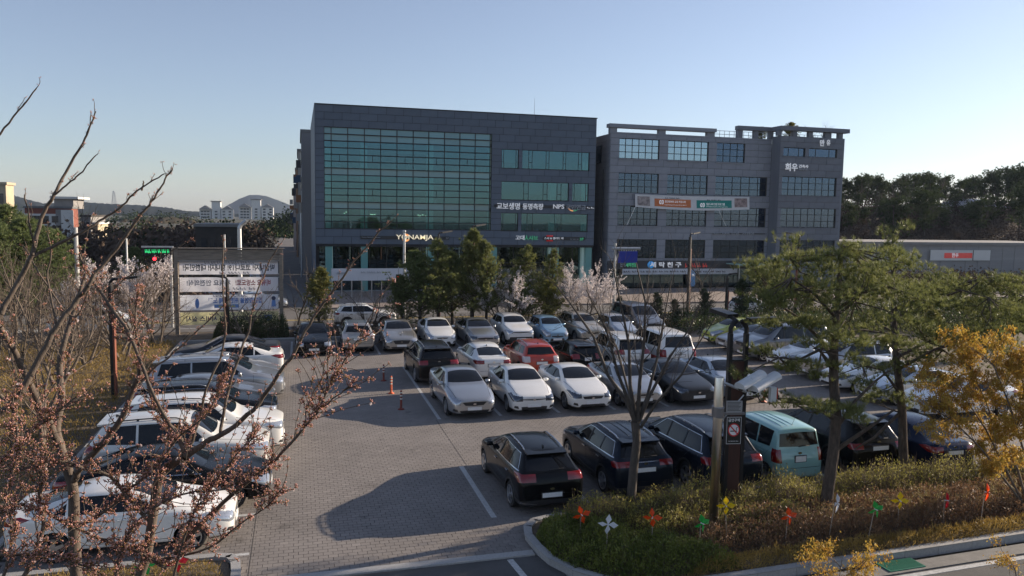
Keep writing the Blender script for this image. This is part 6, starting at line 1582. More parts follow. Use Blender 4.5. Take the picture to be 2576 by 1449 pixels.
blossom_tree(41, 1268, 668, 48.2, 'white blossoming plum tree between the pines'); blossom_tree(42, 1478, 655, 47.9, 'white blossoming plum tree in front of the gap between the buildings', 4.6); blossom_tree(43, 330, 640, 51.2, 'white blossoming plum tree left of the banner stand'); blossom_tree(44, 190, 690, 50.6, 'white blossoming plum tree behind the left grove')

# ---- pines
def pine_meshes(seed, H, R, leaf, nb=60, clump=.5, k=14, ln=.13, shape='cone', bark=M_PINEBARK, trunk_r=.12, wd=.010, per=26):
    t = Tree(seed); rg = t.rg
    tr = t.limb((0, 0, -.05), (rg.normal(0, .03), rg.normal(0, .03), 1), H*.97, trunk_r, n=9, wob=.06, taper=.12)
    P = []; D = []
    pts = np.array([q[0] for q in tr])
    for i in range(nb):
        f = rg.uniform(.16, .99) if shape == 'cone' else rg.uniform(.38, 1.0)
        z = f*(len(pts)-1); j = min(int(z), len(pts)-2); p = pts[j]+(pts[j+1]-pts[j])*(z-j)
        a = rg.uniform(0, 2*pi); rad = R*(min(1, (1.04-f)*1.75)**.9 if shape == 'cone' else (sin(pi*min(1, (f-.30)/.72))**.6+.12))*rg.uniform(.55, 1.1)
        up = .35 if shape == 'cone' else .12
        L = t.limb(p, (cos(a), sin(a), up+rg.normal(0, .15)), max(rad, .15), .022*(1.2-f)+.008, n=4, wob=.25, lift=.45)
        for q, d, r in L[1:]:
            m = per//4; c = q+rg.normal(0, clump*.36*(1 if shape != 'cone' else .45+.75*(1-f)), (m, 3))*np.array([1, 1, .6]); P.append(c); dd = rg.normal(0, .5, (m, 3))+d*.5+np.array([0, 0, .75]); D.append(dd)
    P = np.concatenate(P); D = np.concatenate(D)
    V, F = tuft_arrays(P, D, k, ln, wd, .75, rg)
    return [('trunk', seg_mesh('trunk', t.seg, bark, 6)), ('crown', np_mesh('crown', V, F, leaf))]
PA = pine_meshes(51, 6, 2.4, L_PINED, 90, .60, 14, .20, wd=.026, per=28)
PB = pine_meshes(52, 6, 1.8, L_PINE, 80, .50, 14, .20, wd=.026, per=28)
PC = pine_meshes(53, 5, 1.8, L_PINEY, 70, .55, 14, .20, wd=.030, per=32)
PS = pine_meshes(54, 4.5, 1.5, L_SPRUCE, 80, .5, 12, .18, wd=.028, per=28)
def put_pine(m, H, px, pyt, v, label, group, z0=.03, rz=0, sx=1.0, name='pine_tree'):
    t = on_y(px, pyt, v); k = (t.z-z0)/H; r = empty(name, (t.x, v, z0), rz); r.scale = (k*sx, k*sx, k); tag(r, label, 'tree', group)
    for n_, me in m: obj(n_, me, r)
    return r
G1 = 'pines along the back of the lot'
for m, H, px, py, v, sx, lab in ((PC, 5, 800, 672, 49.4, .95, 'small yellowish pine beside the black limousine'), (PA, 6, 1058, 628, 48.6, 1.2, 'broad dark green pine in front of the sign with cream letters'), (PB, 6, 1105, 598, 48.0, 1.15, 'dense pine right of the broad dark one'), (PA, 6, 1140, 630, 49.5, 1.15, 'dark pine filling in behind the dense one'), (PB, 6, 1190, 572, 48.8, 1.05, 'tallest light green pine in the middle row of pines'),
        (PB, 6, 1225, 600, 48.2, 1.0, 'light green pine right beside the tallest one'), (PB, 6, 1318, 612, 49.2, .9, 'slim pine behind the first blossom tree'), (PB, 6, 1388, 622, 48.6, .85, 'slim pine left of the second blossom tree'), (PC, 5, 1372, 700, 47.7, 1.2, 'low spreading yellow-green pine over the pale blue hatchback'), (PA, 6, 1310, 690, 48.0, 1.1, 'low dark pine over the white crossover'), (PA, 6, 1012, 690, 49.0, 1.0, 'lower dark pine at the left end of the pines'),
        (PB, 6, 1945, 640, 48.5, 1.2, 'pine left of the big foreground pines at the back kerb'), (PC, 5, 2040, 690, 47.4, 1.1, 'yellowish pine behind the right row of cars'), (PB, 6, 2140, 670, 49.5, 1.1, 'pine behind the silver SUV on the right side'), (PC, 5, 2330, 720, 44.0, 1.1, 'yellowish pine at the right rear corner'), (PB, 6, 2480, 700, 42.0, 1.1, 'pine at the right edge behind the white sedans')):
    put_pine(m, H, px, py, v, lab, G1, rz=px*.7, sx=sx)
for px, py, v, lab in ((1655, 735, 48.6, 'dark low spruce left of the bare tree'), (1700, 752, 47.9, 'dark low spruce beside the grey van'), (1775, 725, 48.5, 'dark spruce under the tall bare tree'), (1870, 700, 48.0, 'dark spruce behind the yellow-green hatchback'), (1560, 745, 48.9, 'dark spruce right of the second blossom tree')):
    put_pine(PS, 4.5, px, py, v, lab, 'dark spruces along the back of the lot', rz=px, name='spruce_tree')
for px, py, v, lab in ((20, 512, 62, 'large dark pine at the left picture edge'), (70, 545, 60, 'dark pine right of the edge pine'), (-30, 530, 58, 'dark pine cut by the left picture edge'), (130, 575, 66, 'smaller dark pine before the brick building'), (330, 620, 76, 'low dark pine across the street')):
    put_pine(PA, 6, px, py, v, lab, 'dark pines across the street', z0=-.5, rz=px, sx=1.1)
# foreground pines: traced trunk and limbs, layered clumps of needles
def big_pine(seed, bx, by, trunk, limbs, clumps, label):
    global base
    base = on_z(bx, by, .08); t = Tree(seed); rg = t.rg
    pts = [tree_pt(*q[:3]) for q in trunk]; t.path(pts, [q[3] for q in trunk])
    for pl, r in limbs:
        q = [tree_pt(*a) for a in pl]; n = len(q); t.path(q, [r*(1-.6*i/(n-1)) for i in range(n)])
    P = []; D = []
    for (cx, cy, off, rx, ry, n) in clumps:
        c = tree_pt(cx, cy, off); rr = rx/FPX*sqrt(base.x**2+base.y**2); rz = ry/FPX*sqrt(base.x**2+base.y**2)
        # nearest wood point feeds the clump
        W = np.array([s_[3:6] for s_ in t.seg]); j = np.argmin(np.linalg.norm(W-c, axis=1)); w0 = W[j]
        sub = max(4, n//16)
        for _ in range(sub):
            e = c+rg.normal(0, .55, 3)*np.array([rr, rr, rz*.8]); mid = (w0+e)/2+rg.normal(0, .06, 3)-np.array([0, 0, .05]); t.path([w0, mid, e], [.022, .014, .006])
            m = int(n*1.8)//sub; q = e+rg.normal(0, 1, (m, 3))*np.array([rr*.26, rr*.26, rz*.16]); P.append(q); D.append(rg.normal(0, .45, (m, 3))+np.array([0, 0, .9])+(q-c)*.5)
    P = np.concatenate(P); D = np.concatenate(D); V, F = tuft_arrays(P, D, 18, .17, .011, .6, rg)
    r = empty('pine_tree', base); tag(r, label, 'tree', 'two large pines on the island')
    obj('trunk', seg_mesh('trunk', t.seg, M_PINEBARK, 7), r); tag(obj('crown', np_mesh('crown', V, F, L_PINE), r))
big_pine(61, 2074, 1302, [(2074, 1306, 0, .17), (2084, 1230, 0, .15), (2098, 1130, 0, .14), (2104, 1050, 0, .13), (2098, 960, 0, .12), (2098, 880, 0, .11), (2104, 800, .1, .09), (2112, 700, .2, .06), (2120, 620, .2, .03)],
    [([(2098, 905, 0), (2060, 850, .3), (2010, 800, .6), (1950, 760, .8)], .06), ([(2100, 940, 0), (2062, 880, -.2), (2010, 905, -.5), (1960, 900, -.7)], .045), ([(2106, 1075, 0), (2150, 1010, .2), (2200, 960, .5), (2240, 930, .6)], .05), ([(2100, 1060, 0), (2060, 1030, -.3), (2000, 1005, -.6), (1950, 1000, -.8)], .03), ([(2106, 1130, 0), (2180, 1080, -.3), (2250, 1030, -.4)], .06), ([(2104, 780, .1), (2160, 740, -.3), (2230, 720, -.5)], .05), ([(2104, 800, .1), (2050, 740, -.4), (1990, 700, -.6)], .05), ([(2106, 840, .1), (2170, 830, .4), (2240, 840, .6)], .04)],
    [(2130, 640, .2, 55, 45, 80), (1960, 670, .4, 70, 55, 130), (2050, 650, -.2, 80, 45, 130), (2200, 670, .3, 90, 50, 150), (1930, 740, -.3, 80, 40, 130), (2020, 740, -.5, 90, 45, 160), (2130, 730, 0, 100, 45, 170), (2240, 750, -.4, 100, 45, 160), (1985, 800, .2, 80, 30, 110), (2150, 810, -.5, 90, 40, 130), (2080, 860, -.3, 70, 35, 90), (1970, 905, -.6, 75, 35, 110), (2080, 930, -.4, 60, 30, 70), (2240, 860, .5, 80, 40, 120), (1940, 1000, -.8, 70, 18, 50), (1990, 1010, -.7, 55, 16, 40), (2100, 1030, -.3, 55, 25, 60), (2155, 1050, -.2, 45, 22, 50)],
    'large pine with layered needle clumps, the left of two on the island')
big_pine(62, 2275, 1207, [(2275, 1212, 0, .15), (2272, 1120, 0, .13), (2270, 1040, 0, .12), (2262, 960, 0, .11), (2252, 880, .1, .09), (2248, 780, .2, .07), (2245, 660, .3, .04), (2245, 600, .3, .02)],
    [([(2264, 990, 0), (2220, 930, -.3), (2170, 920, -.5)], .045), ([(2256, 900, 0), (2330, 860, .3), (2410, 840, .5)], .05), ([(2250, 800, .2), (2330, 760, 0), (2420, 730, -.2)], .05), ([(2262, 1040, 0), (2200, 1100, -.4), (2150, 1130, -.6)], .05), ([(2250, 840, .1), (2190, 800, .4), (2150, 790, .6)], .04), ([(2258, 930, 0), (2350, 880, -.3), (2450, 850, -.5), (2560, 830, -.6)], .05), ([(2250, 780, .2), (2360, 730, .4), (2470, 700, .6), (2570, 690, .7)], .045)],
    [(2245, 600, .3, 32, 38, 50), (2230, 650, .2, 45, 35, 70), (2300, 690, .2, 80, 45, 120), (2370, 740, 0, 90, 45, 150), (2280, 760, -.2, 80, 40, 120), (2440, 760, .1, 80, 45, 120), (2340, 830, .3, 90, 45, 150), (2420, 830, .4, 90, 40, 130), (2190, 940, -.4, 60, 30, 80), (2290, 910, .2, 80, 35, 110), (2260, 980, -.2, 70, 28, 80), (2380, 900, .4, 80, 35, 100), (2250, 1010, .1, 45, 20, 40), (2480, 800, -.3, 90, 40, 140), (2540, 850, -.5, 80, 35, 120), (2450, 730, .5, 85, 40, 130), (2550, 720, .6, 90, 40, 140), (2580, 780, .3, 90, 45, 150), (2400, 870, -.3, 80, 30, 110), (2480, 880, -.4, 75, 25, 90), (2330, 720, .3, 80, 38, 110)],
    'large pine with a straight bare lower trunk, the right of two on the island')
for px, py, v, m, lab in ((2200, 735, 56, PC, 'yellowish pine by the street behind the right row'), (2290, 720, 52, PB, 'pine by the street right of the yellowish one'), (2390, 730, 50, PB, 'second pine by the street at the right'), (2440, 745, 46, PC, 'low yellowish pine at the right side of the lot'), (2560, 720, 40, PB, 'pine at the right picture edge behind the shrub'), (2080, 735, 58, PA, 'dark pine by the street behind the right row'), (2010, 745, 57, PA, 'dark pine by the street near the stair tower'), (2350, 780, 36, PC, 'low pine beside the silver SUV'), (2480, 800, 33, PB, 'low pine over the pale silver sedan')):
    put_pine(m, 5 if m is PC else 6, px, py, v, lab, 'pines along the right side', rz=px*.3, sx=1.25)

# ---- orange-leaved shrub at the right edge and two small ones by the road
def leafy_shrub(seed, bx, by, z0, limbs, n, label, leaf, size=.11, name='shrub', r0=.035):
    global base
    base = on_z(bx, by, z0); t = Tree(seed); rg = t.rg; P = []
    for pl in limbs:
        q = [tree_pt(*a) for a in pl]; m = len(q); rad = [r0*(1-.7*i/(m-1)) for i in range(m)]; t.path(q, rad)
        for k in range(n):
            j = rg.integers(max(0, m//2-1), m-1); p = q[j]+(q[j+1]-q[j])*rg.uniform(0, 1); d = (q[j+1]-q[j]); d /= np.linalg.norm(d); d = d+unit_rand(rg, 1)[0]*.9
            t.branch(p, d, rg.uniform(.3, .7), .010, 0, [(3, .7, .6, .25, .1), (2, .7, .6, .25, .1)])
    Pt = np.array([a[0] for a in t.tip]); k = 34; P = np.repeat(Pt, k, axis=0)+rg.normal(0, .055, (len(Pt)*k, 3)); D = rg.normal(0, .6, (len(P), 3))+np.array([0, 0, -.75])
    V, F = leaf_arrays(P, D, rg.uniform(.7, 1.2, len(P))*size, size*.34, rg); r = empty(name, base); tag(r, label, 'shrub')
    obj('stems', seg_mesh('stems', t.seg, M_BARK, 5), r); tag(obj('leaves', np_mesh('leaves', V, F, leaf), r), kind='stuff')
leafy_shrub(71, 2590, 1290, .08, [[(2590, 1295, 0), (2540, 1200, 0), (2480, 1080, .1), (2420, 990, .2), (2370, 950, .2)], [(2592, 1295, 0), (2560, 1180, .2), (2500, 1060, .4), (2450, 940, .5), (2420, 900, .5)], [(2594, 1295, 0), (2580, 1150, -.2), (2540, 1020, -.3), (2500, 920, -.4), (2470, 890, -.4)], [(2598, 1295, 0), (2600, 1150, .2), (2580, 1000, .3), (2560, 900, .3)], [(2590, 1290, 0), (2530, 1210, -.4), (2470, 1130, -.5), (2400, 1060, -.6), (2350, 1030, -.6)], [(2600, 1290, 0), (2625, 1150, 0), (2620, 1000, .1), (2600, 900, .1)]], 20, 'orange and yellow leaved shrub at the right edge', L_ORANGE, .085)
leafy_shrub(72, 2100, 1590, -.03, [[(2100, 1565, 0), (2105, 1480, 0), (2115, 1420, 0), (2120, 1385, 0)], [(2100, 1565, 0), (2085, 1490, .1), (2070, 1440, .1), (2062, 1400, .1)], [(2100, 1565, 0), (2130, 1480, 0), (2140, 1430, 0)]], 3, 'small yellow-tipped shrub at the bottom edge before the road', L_ORANGE, .06, r0=.012)
leafy_shrub(73, 2560, 1540, -.03, [[(2560, 1545, 0), (2565, 1470, 0), (2562, 1410, 0)], [(2560, 1545, 0), (2545, 1480, .1), (2540, 1415, .1)]], 4, 'sparse yellow-leaved sprig at the lower right corner', L_ORANGE, .06, r0=.010)

# ---- hedges and ground cover
def in_poly(x, y, poly):
    ins = np.zeros(len(x), bool); n = len(poly)
    for i in range(n):
        x0, y0 = poly[i]; x1, y1 = poly[(i+1) % n]
        c = ((y0 > y) != (y1 > y)) & (x < (x1-x0)*(y-y0)/(y1-y0+1e-12)+x0); ins ^= c
    return ins
def scatter(poly, n, rg):
    P = np.array(poly); a, b = P.min(0), P.max(0); x = rg.uniform(a[0], b[0], n*3); y = rg.uniform(a[1], b[1], n*3); k = in_poly(x, y, poly); return x[k][:n], y[k][:n]
def lump(x, y, sc, seed): return np.array([mnoise.noise((float(a)*sc+seed, float(b)*sc, seed*1.7)) for a, b in zip(x, y)])
def shrub_mass(name, poly, n, h, leaf, label, seed, size=.07, wd=.03, twig=0.25, flat=.5, edge=.35, z0=.08, hvar=.5, sc=1.3):
    rg = np.random.default_rng(seed); x, y = scatter(poly, n, rg); nn = len(x)
    P2 = np.array(poly); d = np.full(nn, 9.)
    for i in range(len(poly)):
        a = P2[i]; b = P2[(i+1) % len(poly)]; ab = b-a; t = np.clip(((x-a[0])*ab[0]+(y-a[1])*ab[1])/(ab@ab), 0, 1); d = np.minimum(d, np.hypot(x-a[0]-ab[0]*t, y-a[1]-ab[1]*t))
    top = h*(1+hvar*lump(x, y, sc, seed))*np.clip((d/edge)**.5, .12, 1)*(1+.18*rg.normal(size=nn))
    z = z0+top*(1-rg.uniform(0, 1, nn)**2*flat*2).clip(.05, 1)
    P = np.stack([x, y, z], 1); D = rg.normal(0, .6, (nn, 3))+np.array([0, 0, .8])
    V, F = leaf_arrays(P, D, rg.uniform(.6, 1.3, nn)*size, wd, rg); o = obj(name, np_mesh(name, V, F, leaf)); tag(o, label, 'hedge' if 'hedge' in name else 'shrubs', kind='stuff')
    if twig:
        m = int(nn*twig); k = rg.integers(0, nn, m); A = np.stack([x[k], y[k], np.full(m, z0)], 1); B = np.stack([x[k]+rg.normal(0, .07, m), y[k]+rg.normal(0, .07, m), z0+top[k]*rg.uniform(.7, 1.2, m)], 1)
        obj('twigs', seg_mesh('twigs', np.concatenate([A, B, np.full((m, 1), .004), np.full((m, 1), .002)], 1), M_TWIG, 3), o)
    return o
IS = lambda v0, v1, u0, u1: [(u0, v0), (u1, v0+.042*(u1-u0)), (u1, v1), (u0, v1)]
shrub_mass('green_hedge', [(5.25, 15.2), (5.5, 14.6), (6.1, 14.0), (7.0, 13.75), (9.0, 13.75), (8.6, 14.9), (7.4, 15.5), (6.6, 16.6), (5.6, 17.0), (5.2, 16.3)], 26000, .40, L_GREENH, 'green clipped hedge rounding the left end of the island', 81, .055, .03, .06, .45, .3)
shrub_mass('yellow_green_shrubs', [(6.2, 16.3), (8.5, 15.9), (24, 16.4), (24, 17.35), (6.2, 17.35)], 34000, .62, L_YELG, 'yellow-green wispy shrubs along the rear of the island', 82, .075, .022, .35, .5, .25, hvar=.7)
shrub_mass('reddish_shrubs', [(8.6, 14.4), (11, 14.15), (24, 14.65), (24, 16.5), (9.0, 16.1), (8.2, 15.6)], 46000, .42, L_REDDRY, 'dry reddish-brown shrubs in the middle of the island', 83, .06, .03, .12, .5, .3)
shrub_mass('dry_grass', [(7.5, 13.58), (14, 13.78), (24, 14.2), (24, 14.75), (14, 14.3), (8.5, 14.2)], 14000, .20, L_OCHRE, 'dry grass along the island kerb', 84, .13, .012, 0, .5, .15)
shrub_mass('dry_grass', [(8.2, 14.5), (24, 15.0), (24, 17.2), (8.2, 17.2)], 12000, .42, leaf_mat('straw blades', (.26, .20, .08), (.46, .38, .16), scale=1.5), 'straw-coloured grass standing among the island shrubs', 92, .16, .010, 0, .5, .25)
shrub_mass('yellow_green_shrubs', [(8.0, 15.2), (12, 15.2), (12, 16.2), (6.6, 16.6), (7.6, 15.4)], 12000, .38, L_YELG, 'yellow-green shrubs around the bare tree foot', 85, .06, .025, .2, .5, .3)
shrub_mass('ground_cover', [(-26, 17.3), (-6.6, 17.3), (-6.6, 46.3), (-26, 46.3)], 90000, .22, L_OCHRE, 'ochre dry ground cover under the left grove', 86, .16, .022, 0, .5, .3, .05, .6, .8)
shrub_mass('ground_cover', [(-9, 9.5), (-1.45, 9.5), (-1.6, 16.4), (-2.0, 16.7), (-9, 16.7)], 26000, .20, L_OCHRE, 'ochre dry ground cover in the lower left bed', 87, .13, .016, 0, .5, .3, .06, .6, 1.2)
shrub_mass('ground_cover', [(22, 46.7), (40, 46.7), (40, 50), (22, 50)], 9000, .18, L_OCHRE, 'ochre grass behind the right rear kerb', 88, .16, .022, 0, .5, .3, .05)
shrub_mass('evergreen_hedge', [(-4.8, 46.9), (-.6, 46.9), (-.6, 48.2), (-4.8, 48.2)], 9000, 1.05, L_HEDGE, 'dark evergreen hedge in front of the banner stand', 89, .10, .05, .1, .5, .3, .05)
shrub_mass('brown_hedge', [(-.5, 47.0), (24, 47.0), (24, 48.3), (-.5, 48.3)], 5000, .9, leaf_mat('withered leaves', (.09, .06, .035), (.17, .11, .06), scale=1.5), 'twiggy brown hedge along the back kerb', 90, .07, .03, 1.4, .5, .2, .05, .4)
shrub_mass('brown_hedge', [(24, 44), (60, 40), (60, 52), (24, 49)], 42000, .9, L_HEDGE, 'low evergreen thicket behind the right row of cars', 91, .16, .08, .3, .5, .4, .05, .6, .5)
# ---- the blossoming cherry close to the viewer
cb = Tree(101); cr = cb.rg
def cpt(px, py, z): p = at_d(px, py, 1.0)-Vector((0, 0, EYE)); k = z/(p.x*FH.x+p.y*FH.y); return np.array((p.x*k, p.y*k, EYE+p.z*k))
LIMBS = [  # (x, y in the picture, distance), start radius, end radius (m), twig density
 ([(200, 1560, 9.6), (192, 1449, 9.5), (186, 1330, 9.5), (185, 1240, 9.5), (170, 1180, 9.5), (152, 1127, 9.5)], .095, .075, 0),
 ([(152, 1127, 9.5), (142, 1076, 9.5), (155, 1000, 9.6), (150, 920, 9.8), (165, 850, 9.9), (192, 765, 10.1), (215, 690, 10.3)], .06, .016, 3),
 ([(152, 1127, 9.5), (120, 1060, 9.3), (95, 1010, 9.1), (60, 930, 8.9), (20, 860, 8.7), (-20, 800, 8.6)], .05, .02, 3),
 ([(185, 1210, 9.5), (203, 1175, 9.4), (261, 1114, 9.3), (301, 1060, 9.3), (339, 968, 9.3), (356, 917, 9.3), (327, 843, 9.3), (298, 813, 9.3), (265, 754, 9.4), (235, 706, 9.5), (200, 640, 9.6)], .05, .010, 4),
 ([(330, 1560, 9.0), (352, 1449, 9.0), (369, 1398, 9.0), (382, 1317, 9.0), (400, 1205, 9.0), (430, 1170, 9.0), (467, 1148, 8.9)], .075, .05, 4),
 ([(467, 1148, 8.9), (454, 1104, 9.0), (420, 1060, 9.1), (393, 1026, 9.1), (372, 962, 9.2), (352, 890, 9.3), (340, 800, 9.4), (350, 720, 9.5)], .035, .008, 5),
 ([(467, 1148, 8.9), (510, 1118, 8.8), (555, 1093, 8.7), (626, 1043, 8.6), (660, 1000, 8.6), (704, 940, 8.5), (760, 850, 8.4), (800, 780, 8.4), (860, 700, 8.3), (920, 620, 8.3), (984, 557, 8.2)], .04, .005, 4),
 ([(555, 1093, 8.7), (570, 1000, 8.8), (600, 900, 8.9), (625, 830, 9.0), (640, 760, 9.0), (668, 680, 9.1), (700, 620, 9.1)], .022, .005, 4),
 ([(467, 1148, 8.9), (500, 1060, 9.0), (520, 980, 9.0), (560, 880, 9.1), (566, 800, 9.1), (560, 700, 9.1), (562, 590, 9.2)], .022, .005, 3),
 ([(369, 1398, 9.0), (423, 1408, 8.8), (480, 1345, 8.6), (542, 1283, 8.5), (626, 1208, 8.3), (663, 1180, 8.2), (694, 1154, 8.2), (764, 1076, 8.1), (800, 1034, 8.0), (829, 975, 8.0), (868, 905, 7.9), (907, 841, 7.9)], .035, .005, 5),
 ([(764, 1076, 8.1), (773, 1030, 8.1), (790, 985, 8.2), (820, 940, 8.2), (846, 905, 8.2)], .010, .004, 3),
 ([(773, 1052, 8.1), (815, 1022, 8.0), (859, 987, 7.9), (889, 963, 7.9)], .010, .004, 3),
 ([(423, 1408, 8.8), (528, 1378, 8.4), (596, 1324, 8.3), (664, 1280, 8.2), (708, 1232, 8.1)], .016, .004, 4),
 ([(382, 1317, 9.0), (330, 1260, 8.9), (280, 1200, 8.8), (215, 1180, 8.7), (150, 1160, 8.5), (60, 1180, 8.4), (-20, 1175, 8.3)], .024, .012, 7),
 ([(-40, 1080, 8.0), (39, 1006, 8.1), (90, 920, 8.2), (143, 822, 8.3), (190, 760, 8.4), (229, 706, 8.4), (280, 640, 8.5), (330, 575, 8.5), (362, 530, 8.5), (387, 498, 8.5), (415, 450, 8.5), (434, 424, 8.5)], .042, .005, 3),
 ([(-40, 850, 7.9), (0, 790, 8.0), (45, 709, 8.1), (80, 640, 8.1), (104, 549, 8.2), (137, 489, 8.2), (167, 430, 8.3), (208, 361, 8.3), (225, 320, 8.3), (241, 280, 8.3)], .036, .004, 1.2),
 ([(140, 489, 8.2), (165, 466, 8.2), (193, 445, 8.2), (220, 415, 8.1), (241, 391, 8.1)], .010, .004, 1.2),
 ([(75, 650, 8.1), (128, 623, 8.2), (208, 582, 8.2), (260, 550, 8.3), (300, 525, 8.3), (335, 490, 8.3), (375, 460, 8.3), (414, 437, 8.3)], .020, .004, 1.5),
 ([(357, 480, 8.3), (360, 462, 8.3), (361, 455, 8.3)], .006, .003, 1), ([(86, 623, 8.1), (76, 570, 8.0), (71, 534, 8.0), (62, 489, 8.0)], .010, .004, 2),
 ([(-30, 385, 7.6), (0, 335, 7.6), (45, 280, 7.6), (92, 222, 7.6)], .012, .004, 1.0),
 ([(235, 706, 9.4), (290, 790, 9.2), (321, 831, 9.1), (357, 917, 9.0), (387, 998, 8.9), (440, 1090, 8.9)], .020, .014, 3),
 ([(-30, 1300, 8.2), (60, 1270, 8.3), (140, 1300, 8.4), (230, 1345, 8.5), (330, 1380, 8.6), (420, 1430, 8.7)], .022, .012, 8), ([(-30, 1180, 8.3), (50, 1120, 8.3), (110, 1060, 8.3), (190, 1000, 8.3)], .018, .006, 7),
 ([(60, 1449, 8.0), (95, 1380, 8.0), (110, 1300, 8.1), (100, 1220, 8.1), (120, 1150, 8.1)], .03, .010, 8), ([(186, 1330, 9.5), (260, 1290, 9.1), (330, 1230, 8.9), (390, 1180, 8.8), (450, 1100, 8.7), (520, 1040, 8.6), (560, 960, 8.6)], .022, .005, 6),
 ([(285, 1500, 8.2), (300, 1400, 8.2), (330, 1330, 8.2), (400, 1270, 8.2), (470, 1240, 8.2), (560, 1230, 8.2), (640, 1190, 8.1)], .020, .005, 8), ([(-20, 1400, 7.8), (60, 1395, 7.8), (150, 1400, 7.9), (250, 1440, 8.0)], .016, .008, 9),
 ([(10, 1449, 7.7), (30, 1350, 7.7), (20, 1240, 7.8), (45, 1120, 7.8), (30, 1000, 7.9)], .018, .006, 7), ([(230, 700, 9.5), (190, 800, 9.5), (120, 720, 9.4), (60, 620, 9.4)], .012, .006, 2), ([(340, 968, 9.3), (420, 900, 9.2), (500, 830, 9.2), (590, 740, 9.2)], .014, .004, 3), ([(440, 1449, 8.4), (470, 1330, 8.4), (520, 1240, 8.4), (590, 1150, 8.3), (640, 1100, 8.3)], .018, .005, 7), ([(143, 822, 8.3), (120, 700, 8.4), (128, 640, 8.4), (120, 590, 8.4)], .012, .005, 2), ([(265, 754, 9.4), (330, 690, 9.4), (420, 640, 9.4), (480, 600, 9.4)], .011, .004, 2)]
budP, budD, budS = [], [], []
def buds_at(p, d, n, s=1.0):
    for k in range(n):
        dd = d*.5+unit_rand(cr, 1)[0]*.9+np.array([0, 0, .25]); budP.append(p+unit_rand(cr, 1)[0]*.008*s); budD.append(dd/np.linalg.norm(dd)); budS.append(s*cr.uniform(.7, 1.25))
for pts, ra, rb, dens in LIMBS:
    ra = max(min(ra, .06 if ra < .09 else .085), .011); rb = max(min(rb, .04)*1.35, .0062)
    q = [cpt(*a) for a in pts]; n = len(q)
    # smooth the traced path
    qq = []; rr = []
    for i in range(n-1):
        a0 = q[max(i-1, 0)]; a1 = q[i]; a2 = q[i+1]; a3 = q[min(i+2, n-1)]
        for t in (0, .25, .5, .75):
            qq.append(.5*((2*a1)+(a2-a0)*t+(2*a0-5*a1+4*a2-a3)*t*t+(3*a1-a0-3*a2+a3)*t**3)+cr.normal(0, .006 if pts[0][1] > 900 else .0035, 3)*(ra < .06)); rr.append(ra+(rb-ra)*((i+t)/(n-1))**.8)
    qq.append(q[-1]); rr.append(rb); cb.path(qq, rr)
    L = sum(np.linalg.norm(qq[i+1]-qq[i]) for i in range(len(qq)-1)); low = np.mean([a[1] for a in pts]) > 900
    for k in range(int(L*dens*(5.2 if low else 3.0))):
        j = cr.integers(1, len(qq)-1); p = qq[j]+(qq[j+1]-qq[j])*cr.uniform(0, 1); d = qq[j+1]-qq[j]; d /= np.linalg.norm(d)+1e-9
        side = unit_rand(cr, 1)[0]; dd = d*.7+side*.75+np.array([0, 0, .25]); dd /= np.linalg.norm(dd); ln = cr.uniform(.05, .22) if cr.random() < .7 else cr.uniform(.25, .75)
        if not low: ln = min(ln*.5, .16); dd = d*1.1+side*.5; dd /= np.linalg.norm(dd)
        nd = cb.limb(p, dd, ln, .0052 if ln > .22 else .0044, n=4, wob=.25, lift=.2, taper=.5)
        for w, (a, b, r_) in enumerate(nd[1:]):
            if cr.random() < (.85 if low else .45): buds_at(a, b, int(cr.integers(2, 6)) if low else int(cr.integers(1, 3)), 1.0 if low else .62)
        buds_at(nd[-1][0], nd[-1][1], 4 if low else 2, 1.0 if low else .62)
    for k in range(int(L*(5 if low else 3.2))):
        j = cr.integers(0, len(qq)-1); d = qq[j+1]-qq[j]; d /= np.linalg.norm(d)+1e-9
        if rr[j] < .025: buds_at(qq[j]+unit_rand(cr, 1)[0]*rr[j], d, int(cr.integers(1, 4)), .9)
base = on_z(190, 1449, 0.0)
rootc = empty('cherry_tree', (float(cpt(200, 1560, 9.6)[0]), float(cpt(200, 1560, 9.6)[1]), .07)); tag(rootc, 'cherry tree full of pink buds close to the viewer at the left', 'tree')
off = np.array(rootc.location)
S = np.array(cb.seg); S[:, :3] -= off; S[:, 3:6] -= off
foot = [(0, 0, 0, *(np.array(cpt(200, 1560, 9.6))-off), .12, .095), (float(cpt(330, 1560, 9.0)[0]-off[0])*.4, float(cpt(330, 1560, 9.0)[1]-off[1])*.4, 0, *(np.array(cpt(330, 1560, 9.0))-off), .10, .075)]
S = np.concatenate([S, np.array(foot)]); big = S[:, 6] > .03
obj('trunk', seg_mesh('trunk', S[big], M_CHERRY, 12), rootc); obj('branches', seg_mesh('branches', S[~big], M_CHERRY, 6), rootc)
def bud_mesh(name, P, D, Sz, L_, W_, m):
    """little six-sided spindles"""
    n = len(P); X = np.cross(D, unit_rand(cr, n)); X /= np.linalg.norm(X, axis=1)[:, None]; Y = np.cross(D, X); V = [P]
    for a in range(4): V.append(P+D*(L_*.55*Sz)[:, None]+(X*cos(a*pi/2)+Y*sin(a*pi/2))*(W_*Sz)[:, None])
    V.append(P+D*(L_*Sz)[:, None]); V = np.stack(V, 1).reshape(-1, 3)
    f = np.array([(0, 2, 1), (0, 3, 2), (0, 4, 3), (0, 1, 4), (5, 1, 2), (5, 2, 3), (5, 3, 4), (5, 4, 1)]); F = (f[None]+(np.arange(n)*6)[:, None, None]).reshape(-1, 3)
    return np_mesh(name, V, F, m, True)
P_ = np.array(budP)-off; D_ = np.array(budD); Z_ = np.array(budS)
tag(obj('bud_scales', bud_mesh('bud_scales', P_, D_, Z_, .024, .0062, L_BUDG), rootc), kind='stuff')
